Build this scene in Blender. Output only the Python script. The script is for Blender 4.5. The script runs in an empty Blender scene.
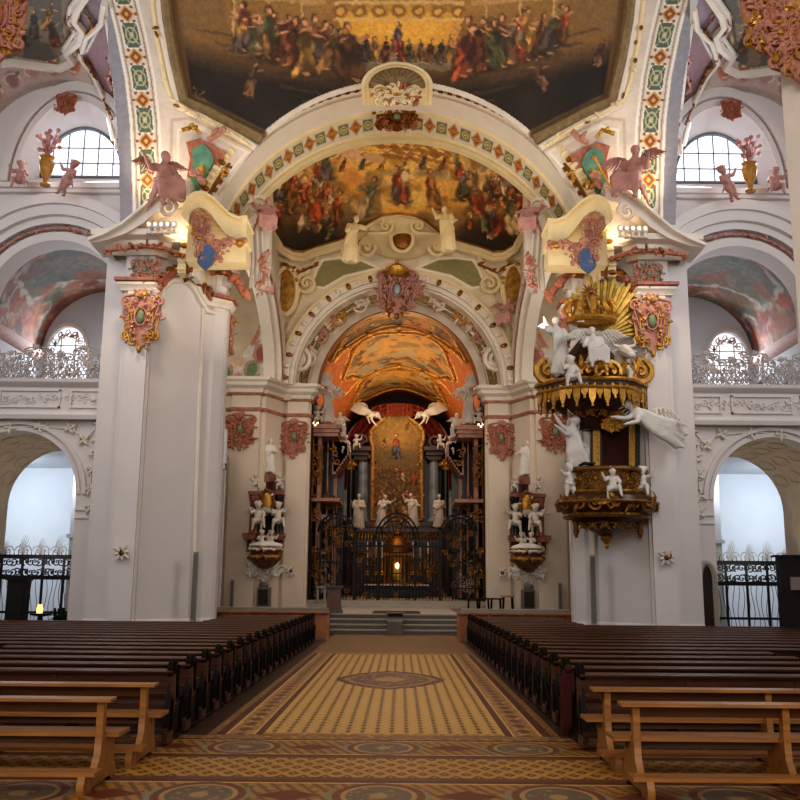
import bpy, math, random
import numpy as np
from mathutils import Vector, Matrix

PI = math.pi
S = bpy.context.scene
COL = S.collection

# ------------------------------------------------------------------ camera
FPX, CX, CY = 950.0, 402.0, 400.0
PITCH, ROLL = math.radians(10.9), math.radians(0.5)
CAM = Vector((0.2, 0.0, 2.0))
_F = Vector((0, math.cos(PITCH), math.sin(PITCH)))
_U = Vector((0, -math.sin(PITCH), math.cos(PITCH)))
_R = Vector((1, 0, 0))
R2 = math.cos(ROLL) * _R + math.sin(ROLL) * _U
U2 = -math.sin(ROLL) * _R + math.cos(ROLL) * _U


def P(px, py, d):
    """world point at depth Y=d that the photograph shows at (px, py)"""
    px, py, d = float(px), float(py), float(d)
    D = (px - CX) * R2 - (py - CY) * U2 + FPX * _F
    return CAM + D * (d / D.y)


def PA(px, py, d):
    x, y = px - CX, py - CY
    D = [x * R2[i] - y * U2[i] + FPX * _F[i] for i in range(3)]
    t = d / D[1]
    return np.stack([CAM[i] + D[i] * t for i in range(3)], -1)


def mpp(py, d):
    D = -(py - CY) * U2 + FPX * _F
    return d / D.y


cam = bpy.data.cameras.new('camera')
cam.sensor_width = 36
cam.lens = FPX / 800 * 36
cam.shift_x = -(CX - 400) / 800
cam.clip_end = 300
camo = bpy.data.objects.new('camera', cam)
COL.objects.link(camo)
m = Matrix.Identity(4)
for i in range(3):
    m[i][0], m[i][1], m[i][2], m[i][3] = R2[i], U2[i], -_F[i], CAM[i]
camo.matrix_world = m
S.camera = camo


# ------------------------------------------------------------------ colours and materials
def lin(c):
    c = np.asarray(c, float) / 255.0
    return np.where(c <= 0.04045, c / 12.92, ((c + 0.055) / 1.055) ** 2.4)


def rgba(h):
    h = h.lstrip('#')
    r = lin([int(h[i:i + 2], 16) for i in (0, 2, 4)])
    return (float(r[0]), float(r[1]), float(r[2]), 1.0)


def mat(name, hexc, rough=0.6, metal=0.0, var=0.12, scale=3.0, bump=0.0, bscale=20.0, coat=0.0, stretch=None, spec=None):
    mt = bpy.data.materials.new(name)
    mt.use_nodes = True
    nt = mt.node_tree
    b = nt.nodes['Principled BSDF']
    b.inputs['Roughness'].default_value = rough
    b.inputs['Metallic'].default_value = metal
    if spec is not None:
        b.inputs['Specular IOR Level'].default_value = spec
    if coat:
        b.inputs['Coat Weight'].default_value = coat
        b.inputs['Coat Roughness'].default_value = 0.15
    c = rgba(hexc)
    tc = nt.nodes.new('ShaderNodeTexCoord')
    src = tc.outputs['Object']
    if stretch:
        mp = nt.nodes.new('ShaderNodeMapping')
        mp.inputs['Scale'].default_value = stretch
        nt.links.new(src, mp.inputs['Vector'])
        src = mp.outputs['Vector']
    n = nt.nodes.new('ShaderNodeTexNoise')
    n.inputs['Scale'].default_value = scale
    n.inputs['Detail'].default_value = 5
    nt.links.new(src, n.inputs['Vector'])
    r = nt.nodes.new('ShaderNodeValToRGB')
    r.color_ramp.elements[0].position = 0.3
    r.color_ramp.elements[1].position = 0.7
    r.color_ramp.elements[0].color = tuple(max(0, x * (1 - var)) for x in c[:3]) + (1,)
    r.color_ramp.elements[1].color = tuple(min(1, x * (1 + var)) for x in c[:3]) + (1,)
    nt.links.new(n.outputs['Fac'], r.inputs['Fac'])
    nt.links.new(r.outputs['Color'], b.inputs['Base Color'])
    if bump:
        n2 = nt.nodes.new('ShaderNodeTexNoise')
        n2.inputs['Scale'].default_value = bscale
        nt.links.new(src, n2.inputs['Vector'])
        bp = nt.nodes.new('ShaderNodeBump')
        bp.inputs['Strength'].default_value = bump
        bp.inputs['Distance'].default_value = 0.05
        nt.links.new(n2.outputs['Fac'], bp.inputs['Height'])
        nt.links.new(bp.outputs['Normal'], b.inputs['Normal'])
    return mt


def emit(name, hexc, strength, grid=None):
    mt = bpy.data.materials.new(name)
    mt.use_nodes = True
    nt = mt.node_tree
    b = nt.nodes['Principled BSDF']
    b.inputs['Base Color'].default_value = rgba(hexc)
    b.inputs['Emission Color'].default_value = rgba(hexc)
    b.inputs['Emission Strength'].default_value = strength
    return mt


PLASTER = mat('white_plaster', '#ddd6d4', 0.8, var=0.035, scale=0.6, bump=0.05, bscale=3)
CREAM = mat('cream_plaster', '#dacbb9', 0.8, var=0.05, scale=0.7, bump=0.05, bscale=3)
WARMW = mat('warm_white_stucco', '#e2d8cc', 0.7, var=0.04, scale=2)
YELLOWW = mat('ivory_stucco', '#e6d3a8', 0.7, var=0.06, scale=2)
COOLW = mat('cool_white_plaster', '#d3d6db', 0.8, var=0.03, scale=0.8)
GREYST = mat('grey_stucco', '#b9b1ac', 0.8, var=0.08, scale=5, bump=0.2)
MARBLE = mat('white_marble', '#d9d3cc', 0.45, var=0.06, scale=3)
PINK = mat('pink_stucco', '#ba8472', 0.55, var=0.25, scale=9)
PINKD = mat('terracotta_stucco', '#a9684e', 0.5, var=0.3, scale=8)
ROSE = mat('rose_stucco', '#b3847b', 0.6, var=0.2, scale=8)
GOLD = mat('gilding', '#bf8f3f', 0.38, 0.6, var=0.3, scale=8)
GOLDM = mat('matt_gilding', '#b5853f', 0.5, 0.25, var=0.3, scale=6)
FRAMEG = mat('grey_gold_frame', '#85704f', 0.55, 0.2, var=0.25, scale=5)
GOLDD = mat('dark_gilding', '#8a5a20', 0.4, 0.6, var=0.35, scale=7)
GREENP = mat('green_stucco', '#7d8f74', 0.7, var=0.25, scale=8)
BLUEP = mat('blue_shield_paint', '#4a6288', 0.5, var=0.2, scale=4)
PEWD = mat('dark_pew_wood', '#4b2a1a', 0.36, var=0.35, scale=2.5, coat=0.1, spec=.4, stretch=(0.6, 8, 8))
PEWE = mat('black_pew_wood', '#150c08', 0.5, var=0.3, scale=6, spec=.15)
OAK = mat('light_oak', '#9a672e', 0.4, var=0.3, scale=2.0, coat=0.2, stretch=(0.8, 9, 9))
OAKR = mat('reddish_oak', '#a8683a', 0.4, var=0.2, scale=3)
IRON = mat('black_iron', '#070606', 0.6, 0.0)
BLACK = mat('black_panel', '#0c0b0c', 0.6)
STEP = mat('grey_step_stone', '#a89f93', 0.6, var=0.08, scale=2)
STEPD = mat('dark_grey_stone', '#6d6762', 0.6, var=0.12, scale=5)
REDM = mat('red_marble', '#7f4a3a', 0.35, var=0.45, scale=3.5)
REDMD = mat('dark_red_marble', '#472016', 0.35, var=0.4, scale=4)
PINKM = mat('pink_marble', '#b07c68', 0.35, var=0.3, scale=3)
BLUEM = mat('blue_grey_marble', '#8d97a6', 0.3, var=0.4, scale=1.4)
DKM = mat('black_marble', '#1b1a1d', 0.3, var=0.5, scale=2)
CURT = mat('crimson_curtain', '#6a1510', 0.8, var=0.3, scale=3)
DARKRED = mat('dark_red_cloth', '#3b0c0c', 0.85, var=0.3, scale=5)
DKBROWN = mat('dark_brown', '#2a1c12', 0.7, var=0.4, scale=3)  # plain dark brown for the choir walls and plaque tablets
GREYM = mat('grey_speaker_metal', '#8a8884', 0.5)
BULB = emit('lamp_glow', '#ffe3bc', 3.0)
GLOWY = emit('candle_glow', '#ffa86a', 2.5)


def paintmat(name='fresco_paint', rough=0.7):
    mt = bpy.data.materials.new(name)
    mt.use_nodes = True
    nt = mt.node_tree
    b = nt.nodes['Principled BSDF']
    b.inputs['Roughness'].default_value = rough
    a = nt.nodes.new('ShaderNodeAttribute')
    a.attribute_name = 'Col'
    n = nt.nodes.new('ShaderNodeTexNoise')
    n.inputs['Scale'].default_value = 6
    n.inputs['Detail'].default_value = 6
    tc = nt.nodes.new('ShaderNodeTexCoord')
    nt.links.new(tc.outputs['Object'], n.inputs['Vector'])
    mx = nt.nodes.new('ShaderNodeMix')
    mx.data_type = 'RGBA'
    mx.blend_type = 'OVERLAY'
    mx.inputs[0].default_value = 0.25
    nt.links.new(a.outputs['Color'], mx.inputs[6])
    nt.links.new(n.outputs['Fac'], mx.inputs[7])
    nt.links.new(mx.outputs[2], b.inputs['Base Color'])
    return mt


PAINT = paintmat()

# ------------------------------------------------------------------ mesh builder
ORG = {}


class MB:
    def __init__(s):
        s.v, s.f, s.mi, s.M = [], [], [], None

    def add(s, vs, fs, m=0):
        o = len(s.v)
        if s.M is not None:
            vs = [s.M @ Vector(v) for v in vs]
        s.v.extend([tuple(v) for v in vs])
        s.f.extend([tuple(i + o for i in f) for f in fs])
        s.mi.extend([m] * len(fs))
        return s

    def box(s, x0, x1, y0, y1, z0, z1, m=0):
        vs = [(x, y, z) for z in (z0, z1) for y in (y0, y1) for x in (x0, x1)]
        return s.add(vs, [(0, 1, 3, 2), (4, 6, 7, 5), (0, 4, 5, 1), (2, 3, 7, 6), (0, 2, 6, 4), (1, 5, 7, 3)], m)

    def prism(s, pts, off, m=0):
        pts = [Vector(p) for p in pts]
        off = Vector(off)
        n = len(pts)
        return s.add(pts + [p + off for p in pts],
                     [tuple(range(n)), tuple(range(2 * n - 1, n - 1, -1))] +
                     [(i, i + n, (i + 1) % n + n, (i + 1) % n) for i in range(n)], m)

    def tube(s, pts, r, n=7, m=0, flat=1.0, closed=False):
        pts = [Vector(p) for p in pts]
        k = len(pts)
        rs = r if isinstance(r, (list, tuple)) else [r] * k
        vs, fs = [], []
        prev = None
        for i, p in enumerate(pts):
            if closed:
                t = pts[(i + 1) % k] - pts[i - 1]
            else:
                t = pts[min(i + 1, k - 1)] - pts[max(i - 1, 0)]
            if t.length < 1e-9:
                t = Vector((0, 0, 1))
            t.normalize()
            if prev is None:
                a = Vector((0, 1, 0)) if abs(t.y) < 0.9 else Vector((1, 0, 0))
            else:
                a = prev
            a = (a - t * a.dot(t))
            if a.length < 1e-6:
                a = t.orthogonal()
            a.normalize()
            prev = a
            b = t.cross(a)
            for j in range(n):
                q = 2 * PI * j / n
                vs.append(p + a * (math.cos(q) * rs[i] * flat) + b * (math.sin(q) * rs[i]))
        segs = k if closed else k - 1
        for i in range(segs):
            i2 = (i + 1) % k
            for j in range(n):
                j2 = (j + 1) % n
                fs.append((i * n + j, i * n + j2, i2 * n + j2, i2 * n + j))
        if not closed:
            fs.append(tuple(range(n - 1, -1, -1)))
            fs.append(tuple((k - 1) * n + j for j in range(n)))
        return s.add(vs, fs, m)

    def ball(s, c, r, seg=8, ring=5, rot=None, m=0):
        if not isinstance(r, (list, tuple)):
            r = (r, r, r)
        c = Vector(c)
        vs, fs = [], []
        for i in range(1, ring):
            a = PI * i / ring
            for j in range(seg):
                b = 2 * PI * j / seg
                v = Vector((r[0] * math.sin(a) * math.cos(b), r[1] * math.sin(a) * math.sin(b), r[2] * math.cos(a)))
                vs.append(c + (rot @ v if rot else v))
        t, bt = Vector((0, 0, r[2])), Vector((0, 0, -r[2]))
        vs += [c + (rot @ t if rot else t), c + (rot @ bt if rot else bt)]
        T, B = len(vs) - 2, len(vs) - 1
        for j in range(seg):
            j2 = (j + 1) % seg
            fs.append((T, j, j2))
            for i in range(ring - 2):
                fs.append((i * seg + j, (i + 1) * seg + j, (i + 1) * seg + j2, i * seg + j2))
            fs.append((B, (ring - 2) * seg + j2, (ring - 2) * seg + j))
        return s.add(vs, fs, m)

    def lathe(s, prof, c, n=14, m=0, sx=1.0, sy=1.0, fold=0.0, nf=8):
        c = Vector(c)
        vs, fs = [], []
        for r, z in prof:
            for j in range(n):
                q = 2 * PI * j / n
                rr = r * (1 + fold * math.cos(nf * q))
                vs.append(c + Vector((rr * math.cos(q) * sx, rr * math.sin(q) * sy, z)))
        k = len(prof)
        for i in range(k - 1):
            for j in range(n):
                j2 = (j + 1) % n
                fs.append((i * n + j, i * n + j2, (i + 1) * n + j2, (i + 1) * n + j))
        fs.append(tuple(range(n - 1, -1, -1)))
        fs.append(tuple((k - 1) * n + j for j in range(n)))
        return s.add(vs, fs, m)

    def ring(s, xc, zc, r0, r1, y0, y1, a0=0, a1=PI, n=40, m=0, e=1.0):
        vs, fs = [], []
        for i in range(n + 1):
            a = a0 + (a1 - a0) * i / n
            for r, y in ((r0, y0), (r1, y0), (r1, y1), (r0, y1)):
                vs.append((xc + r * math.cos(a), y, zc + r * e * math.sin(a)))
        for i in range(n):
            for j in range(4):
                j2 = (j + 1) % 4
                fs.append((i * 4 + j, i * 4 + j2, (i + 1) * 4 + j2, (i + 1) * 4 + j))
        fs += [(0, 1, 2, 3), tuple(n * 4 + j for j in (3, 2, 1, 0))]
        return s.add(vs, fs, m)

    def sweep(s, path, prof, side=1, m=0):
        """moulding: path of (x,y), profile of (out,z); out is to the right of travel times side"""
        path = [Vector((p[0], p[1])) for p in path]
        k, n = len(path), len(prof)
        vs, fs = [], []
        for i, p in enumerate(path):
            ds = []
            if i > 0:
                ds.append((path[i] - path[i - 1]).normalized())
            if i < k - 1:
                ds.append((path[i + 1] - path[i]).normalized())
            ns = [Vector((d.y, -d.x)) * side for d in ds]
            if len(ns) == 2:
                b = ns[0] + ns[1]
                b = b / max(0.3, b.dot(ns[0]))
            else:
                b = ns[0]
            for o, z in prof:
                vs.append((p.x + b.x * o, p.y + b.y * o, z))
        for i in range(k - 1):
            for j in range(n - 1):
                fs.append((i * n + j, i * n + j + 1, (i + 1) * n + j + 1, (i + 1) * n + j))
        fs.append(tuple(range(n)))
        fs.append(tuple((k - 1) * n + j for j in range(n - 1, -1, -1)))
        return s.add(vs, fs, m)

    def grid(s, pts, m=0):
        h, w = len(pts), len(pts[0])
        vs = [p for row in pts for p in row]
        fs = [(i * w + j, i * w + j + 1, (i + 1) * w + j + 1, (i + 1) * w + j) for i in range(h - 1) for j in range(w - 1)]
        return s.add(vs, fs, m)

    def pxband(s, outer, inner, dfun, thick, m=0):
        """solid band between two polylines given where the photo shows them"""
        vs, fs = [], []
        k = len(outer)
        for (ox, oy), (ix, iy) in zip(outer, inner):
            a, b = Vector(XF(P(ox, oy, dfun(ox)))), Vector(XF(P(ix, iy, dfun(ix))))
            t = Vector((0, thick, 0))
            vs += [a, b, b + t, a + t]
        for i in range(k - 1):
            for j in range(4):
                j2 = (j + 1) % 4
                fs.append((i * 4 + j, i * 4 + j2, (i + 1) * 4 + j2, (i + 1) * 4 + j))
        fs += [(0, 1, 2, 3), tuple((k - 1) * 4 + j for j in (3, 2, 1, 0))]
        return s.add(vs, fs, m)

    def build(s, name, mats, parent=None, smooth=True, ang=40):
        me = bpy.data.meshes.new(name)
        V = np.array(s.v, float)
        if parent is None:
            lo, hi = V.min(0), V.max(0)
            loc = np.array([(lo[0] + hi[0]) / 2, (lo[1] + hi[1]) / 2, lo[2]])
        else:
            loc = np.array(ORG[parent.name])
        V = V - loc
        me.from_pydata(V.tolist(), [], s.f)
        if not isinstance(mats, (list, tuple)):
            mats = [mats]
        for mm in mats:
            me.materials.append(mm)
        if len(mats) > 1:
            me.polygons.foreach_set('material_index', s.mi)
        if smooth:
            me.polygons.foreach_set('use_smooth', [True] * len(me.polygons))
            me.set_sharp_from_angle(angle=math.radians(ang))
        me.update()
        o = bpy.data.objects.new(name, me)
        COL.objects.link(o)
        if parent is None:
            o.location = loc
            ORG[o.name] = tuple(loc)
        else:
            o.parent = parent
            ORG[o.name] = ORG[parent.name]
        return o


MIRROR = [False]


def XF(v):
    """mirrors a left-hand point to the right-hand side while MIRROR is on"""
    return Vector((-v[0], v[1], v[2])) if MIRROR[0] else Vector(v)


def Q(px, py, d):
    return XF(P(px, py, d))


LABELS = {}


def tag(o, label, cat, group=None, kind=None):
    o['label'] = label
    o['category'] = cat
    if group:
        o['group'] = group
    if kind:
        o['kind'] = kind
    LABELS.setdefault(label, []).append(o.name)
    return o


def root(name, label, cat, loc, group=None):
    o = bpy.data.objects.new(name, None)
    o.empty_display_size = 0.2
    COL.objects.link(o)
    o.location = loc
    ORG[o.name] = tuple(loc)
    return tag(o, label, cat, group)


def struct(o):
    o['kind'] = 'structure'
    return o


def sub(mesh, name, parent, loc, rot=None, scale=1.0):
    """a part placed as existing mesh data"""
    o = bpy.data.objects.new(name, mesh)
    COL.objects.link(o)
    R = rot if rot is not None else Matrix.Identity(3)
    if not isinstance(scale, (tuple, list)):
        scale = (scale,) * 3
    M4 = Matrix.Translation(Vector(loc) - (Vector(ORG[parent.name]) if parent else Vector())) @ R.to_4x4() @ Matrix.Diagonal((*scale, 1))
    o.matrix_basis = M4
    if parent:
        o.parent = parent
        ORG[o.name] = ORG[parent.name]
    return o


# ------------------------------------------------------------------ painting on surfaces
def vnoise(h, w, cell, rng):
    gh, gw = int(h / cell) + 3, int(w / cell) + 3
    g = rng.random((gh, gw))
    y = np.linspace(0, gh - 2.001, h)
    x = np.linspace(0, gw - 2.001, w)
    yi, xi = y.astype(int), x.astype(int)
    fy, fx = (y - yi)[:, None], (x - xi)[None]
    fy, fx = fy * fy * (3 - 2 * fy), fx * fx * (3 - 2 * fx)
    a, b = g[yi][:, xi], g[yi][:, xi + 1]
    c, d = g[yi + 1][:, xi], g[yi + 1][:, xi + 1]
    return (a * (1 - fx) + b * fx) * (1 - fy) + (c * (1 - fx) + d * fx) * fy


class Canvas:
    def __init__(s, x0, y0, x1, y1, res, base=(200, 190, 180), seed=1):
        s.w, s.h = int((x1 - x0) * res) + 1, int((y1 - y0) * res) + 1
        s.x, s.y = np.meshgrid(np.linspace(x0, x1, s.w), np.linspace(y0, y1, s.h))
        s.c = np.zeros((s.h, s.w, 3)) + np.array(base, float)
        s.rng = np.random.default_rng(seed)
        s.keep = np.ones((s.h, s.w), bool)
        s.res = res

    def blend(s, a, col):
        a = np.clip(a, 0, 1)[..., None]
        s.c = s.c * (1 - a) + np.array(col, float) * a

    def ell(s, cx, cy, rx, ry, col, rot=0.0, soft=0.25, a=1.0):
        m_ = max(rx, ry) * 1.4 + 1
        sl = s._sl(cx, cy, m_)
        if sl is None:
            return
        x, y = s.x[sl] - cx, s.y[sl] - cy
        c, n = math.cos(rot), math.sin(rot)
        r = np.sqrt(((x * c + y * n) / rx) ** 2 + ((-x * n + y * c) / ry) ** 2)
        al = np.clip((1 + soft - r) / (2 * soft), 0, 1)[..., None] * a
        s.c[sl] = s.c[sl] * (1 - al) + np.array(col, float) * al

    def _sl(s, cx, cy, r):
        x0, y0 = s.x[0, 0], s.y[0, 0]
        sx = (s.w - 1) / (s.x[0, -1] - x0)
        sy = (s.h - 1) / (s.y[-1, 0] - y0)
        i0, i1 = int(max(0, (cy - r - y0) * sy)), int(min(s.h, (cy + r - y0) * sy + 2))
        j0, j1 = int(max(0, (cx - r - x0) * sx)), int(min(s.w, (cx + r - x0) * sx + 2))
        if i0 >= i1 or j0 >= j1:
            return None
        return slice(i0, i1), slice(j0, j1)

    def inpoly(s, pts):
        r = np.zeros((s.h, s.w), bool)
        n = len(pts)
        for i in range(n):
            (x0, y0), (x1, y1) = pts[i], pts[(i + 1) % n]
            if y0 == y1:
                continue
            cr = ((y0 > s.y) != (y1 > s.y)) & (s.x < (x1 - x0) * (s.y - y0) / (y1 - y0) + x0)
            r ^= cr
        return r

    def poly(s, pts, col, a=1.0):
        s.blend(s.inpoly(pts) * a, col)

    def line(s, pts, w, col, a=1.0):
        best = np.full((s.h, s.w), 1e9)
        for (x0, y0), (x1, y1) in zip(pts[:-1], pts[1:]):
            dx, dy = x1 - x0, y1 - y0
            t = np.clip(((s.x - x0) * dx + (s.y - y0) * dy) / (dx * dx + dy * dy + 1e-9), 0, 1)
            best = np.minimum(best, np.hypot(s.x - x0 - t * dx, s.y - y0 - t * dy))
        s.blend(np.clip((w - best) / (0.5 * w) + 0.5, 0, 1) * a, col)

    def mottle(s, amt, cell):
        n = vnoise(s.h, s.w, cell, s.rng) - 0.5
        s.c = s.c * (1 + amt * n[..., None])

    def tint(s, col, cell, a, thr=0.5):
        n = vnoise(s.h, s.w, cell, s.rng)
        s.blend(np.clip((n - thr) * 4, 0, 1) * a, col)

    def fig(s, cx, cy, h, robe, robe2=None, skin=(196, 142, 100), lean=0.0, seat=False):
        """a robed painted figure made of loose strokes; cy is the ground, h its height"""
        g = s.rng
        tone = np.array((124, 88, 46.0))
        robe = np.array(robe, float) * .72 + tone * .28
        robe2 = robe * 0.7 if robe2 is None else np.array(robe2, float) * .72 + tone * .28
        skin = np.array(skin, float)
        ca, sa = math.sin(lean), 1.0
        w = h * (0.15 if not seat else 0.21)

        def at(u, v):
            return cx + u * w + ca * v * h * .8, cy - v * h
        s.ell(*at(.2, .03), w * 1.5, h * .05, (40, 28, 18), 0, .6, .6)
        s.ell(*at(0, .26), w * 1.1, h * .27, robe * .5, lean * .8, a=.95)
        for k in range(8):
            u, v = g.uniform(-.75, .75), g.uniform(.06, .5)
            s.ell(*at(u, v), h * g.uniform(.03, .075), h * g.uniform(.09, .19), robe * g.uniform(.55, 1.45), lean * .8 + g.uniform(-.5, .5), .4, .85)
        s.ell(*at(0, .6), w * .8, h * .17, robe2 * .7, lean)
        for k in range(4):
            s.ell(*at(g.uniform(-.5, .5), g.uniform(.5, .74)), h * .045, h * g.uniform(.06, .12), robe2 * g.uniform(.7, 1.5), lean + g.uniform(-.7, .7), .4, .85)
        sg = 1 if g.random() < .5 else -1
        for q in (sg, -sg):
            if q == sg or g.random() < .5:
                a = g.uniform(-.9, .5)
                x, y = at(q * .95, .66)
                s.ell(x + q * h * .06 * math.cos(a), y + h * .06 * math.sin(a), h * .11, h * .026, skin * g.uniform(.8, 1.1), q * a, .4, .9)
        s.ell(*at(sg * .5, .04), h * .07, h * .025, skin * .9, sg * .3, .4, .8)
        x, y = at(.05, .87)
        s.ell(x, y - h * .012, h * .062, h * .07, (66, 42, 24), 0, .4)
        s.ell(x + sg * h * .016, y, h * .043, h * .055, skin * g.uniform(.85, 1.1), lean, .4)

    def brush(s, amp=2.0, cell=5.0, streak=.3):
        """breaks painted edges into brush strokes"""
        def n(c):
            return vnoise(s.h, s.w, c * s.res, s.rng) - .5
        dx = (n(cell) * 2 + n(cell * .45)) * amp * s.res
        dy = (n(cell) * 2 + n(cell * .45)) * amp * s.res
        ii, jj = np.meshgrid(np.arange(s.h), np.arange(s.w), indexing='ij')
        i2 = np.clip((ii + dy).astype(int), 0, s.h - 1)
        j2 = np.clip((jj + dx).astype(int), 0, s.w - 1)
        s.c = s.c[i2, j2]
        s.c = s.c * (1 + streak * (n(2.2) + n(1.1) * .8))[..., None]

    def mesh(s, name, fun, material=None, parent=None, flip=False):
        pts = fun(s.x, s.y)
        if MIRROR[0]:
            pts = pts * np.array([-1, 1, 1])
        V = pts.reshape(-1, 3)
        k = s.keep
        ok = k[:-1, :-1] & k[1:, :-1] & k[:-1, 1:] & k[1:, 1:]
        i, j = np.nonzero(ok)
        a = i * s.w + j
        F = np.stack([a, a + s.w, a + s.w + 1, a + 1], 1)
        used = np.unique(F)
        remap = np.zeros(len(V), int)
        remap[used] = np.arange(len(used))
        F = remap[F]
        V = V[used]
        colr = lin(np.clip(s.c, 0, 255)).reshape(-1, 3)[used]
        me = bpy.data.meshes.new(name)
        if parent is None:
            lo, hi = V.min(0), V.max(0)
            loc = np.array([(lo[0] + hi[0]) / 2, (lo[1] + hi[1]) / 2, lo[2]])
        else:
            loc = np.array(ORG[parent.name])
        me.from_pydata((V - loc).tolist(), [], F.tolist())
        at = me.color_attributes.new('Col', 'FLOAT_COLOR', 'POINT')
        at.data.foreach_set('color', np.concatenate([colr, np.ones((len(colr), 1))], 1).astype(np.float32).ravel())
        me.materials.append(material or PAINT)
        me.polygons.foreach_set('use_smooth', [True] * len(me.polygons))
        me.update()
        o = bpy.data.objects.new(name, me)
        COL.objects.link(o)
        if parent is None:
            o.location = loc
            ORG[o.name] = tuple(loc)
        else:
            o.parent = parent
            ORG[o.name] = ORG[parent.name]
        return o


# ------------------------------------------------------------------ ornament
def spiral(mb, cx, cz, r, turns, a0, sg, tr, m=0, y=0.0, tail=None):
    pts, rs = [], []
    n = int(turns * 9) + 3
    if tail:
        pts.append((tail[0], y, tail[1]))
        rs.append(tr * .5)
    for i in range(n + 1):
        t = i / n
        a = a0 + sg * turns * 2 * PI * t
        q = r * (1 - t) ** .8 + r * .08
        pts.append((cx + q * math.cos(a), y - tr * .5 * t, cz + q * math.sin(a)))
        rs.append(tr * (1 - .35 * t))
    mb.tube(pts, rs, 5, m)
    mb.ball((cx, y - tr * .7, cz), r * .22, 6, 4, m=m)


def leaf(mb, x, z, ln, wd, ang, m=0, y=0.0, th=None):
    th = th or wd * .5
    pts, rs = [], []
    for i in range(5):
        t = i / 4
        bend = .35 * t * t
        pts.append((x + ln * (t * math.cos(ang) - bend * math.sin(ang)), y - th * math.sin(PI * t), z + ln * (t * math.sin(ang) + bend * math.cos(ang))))
        rs.append(max(wd * .12, wd * math.sin(PI * (.15 + .8 * t)) * .5))
    mb.tube(pts, rs, 5, m, flat=.6)


def rocaille(mb, w, h, seed=0, gold=1, green=2, plate=True, nleaf=18, drop=True):
    """an ornate shield of scrolls and leaves in the x-z plane, facing -y, centred on 0"""
    g = random.Random(seed)
    if plate:
        out = [(-.42, .42), (-.2, .36), (0, .45), (.2, .36), (.42, .42), (.45, .1), (.36, -.12), (.4, -.32), (.16, -.38), (0, -.5), (-.16, -.38), (-.4, -.32), (-.36, -.12), (-.45, .1)]
        mb.prism([(x * w, 0, z * h) for x, z in out], (0, .06 * w, 0), 0)
    for sg in (-1, 1):
        spiral(mb, sg * .36 * w, .32 * h, .13 * w, 1.4, PI / 2, -sg, .035 * w, 0, tail=(sg * .1 * w, .46 * h))
        spiral(mb, sg * .34 * w, -.26 * h, .1 * w, 1.3, -PI / 2, sg, .032 * w, gold if g.random() < .4 else 0, tail=(sg * .42 * w, .1 * h))
        spiral(mb, sg * .16 * w, -.36 * h, .08 * w, 1.2, PI, -sg, .03 * w, gold, tail=(sg * .3 * w, -.1 * h))
        pts = [(sg * (.2 + .08 * math.sin(3 * t)) * w, -.05 * w, (-.3 + .65 * t) * h) for t in [i / 8 for i in range(9)]]
        mb.tube(pts, .02 * w, 5, gold)
        for i in range(5):
            a = g.uniform(-1.2, 1.5)
            spiral(mb, sg * g.uniform(.12, .36) * w, g.uniform(-.3, .4) * h, g.uniform(.05, .08) * w, 1.2, g.uniform(0, 6), g.choice((-1, 1)), .02 * w, gold if i == 0 else 0, -.06 * w, tail=(sg * .2 * w, g.uniform(-.3, .3) * h))
        for i in range(int(nleaf * .9)):
            a = g.uniform(-PI * .45, PI * .6)
            q = g.uniform(.12, .5)
            m_ = g.choice([0, 0, 0, 0, 0, gold, green if g.random() < .25 else 0])
            leaf(mb, sg * math.cos(a) * q * w, math.sin(a) * q * h * .95, g.uniform(.09, .15) * w, .075 * w, (a if sg > 0 else PI - a) + g.uniform(-.7, .7), m_, -g.uniform(.02, .07) * w)
    mb.ball((0, -.05 * w, .05 * h), (.09 * w, .07 * w, .12 * h), 10, 6, m=green)
    mb.tube([(.14 * w * math.cos(a), -.06 * w, .05 * h + .15 * h * math.sin(a)) for a in [2 * PI * i / 14 for i in range(14)]], .022 * w, 5, 0, closed=True)
    for k in range(5):
        leaf(mb, 0, .38 * h, .2 * w, .1 * w, PI / 2 + (k - 2) * .45, 0 if k % 2 else gold, -.04 * w)
    if drop:
        mb.ball((0, -.04 * w, -.5 * h), (.06 * w, .05 * w, .07 * h), 6, 5, m=gold)


def frame_at(o, u, w):
    """matrix for local x=u (unit), z=up, -y=outward w"""
    u, w = Vector(u).normalized(), Vector(w).normalized()
    z = Vector((0, 0, 1))
    M4 = Matrix.Identity(4)
    for i in range(3):
        M4[i][0], M4[i][1], M4[i][2], M4[i][3] = u[i], -w[i], z[i], o[i]
    return M4


def garland(mb, pts, r, seed=0, m0=0, m1=1, dens=1.0):
    """a leafy rope along points"""
    g = random.Random(seed)
    mb.tube(pts, r * .45, 5, m0)
    for a, b in zip(pts[:-1], pts[1:]):
        a, b = Vector(a), Vector(b)
        n = max(1, int((b - a).length / r * dens))
        for i in range(n):
            c = a.lerp(b, (i + g.random()) / n)
            c += Vector((g.uniform(-.4, .4) * r, -g.random() * r * .6, g.uniform(-.6, .6) * r))
            rot = Matrix.Rotation(g.uniform(0, PI), 3, 'Y')
            mb.ball(c, (r * g.uniform(.5, .9), r * .4, r * g.uniform(.25, .5)), 6, 4, rot, m0 if g.random() < .65 else m1)


def placed(fn, o, u=(1, 0, 0), w=(0, -1, 0)):
    mb = MB()
    mb.M = frame_at(o, u, w)
    fn(mb)
    mb.M = None
    return mb
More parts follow.
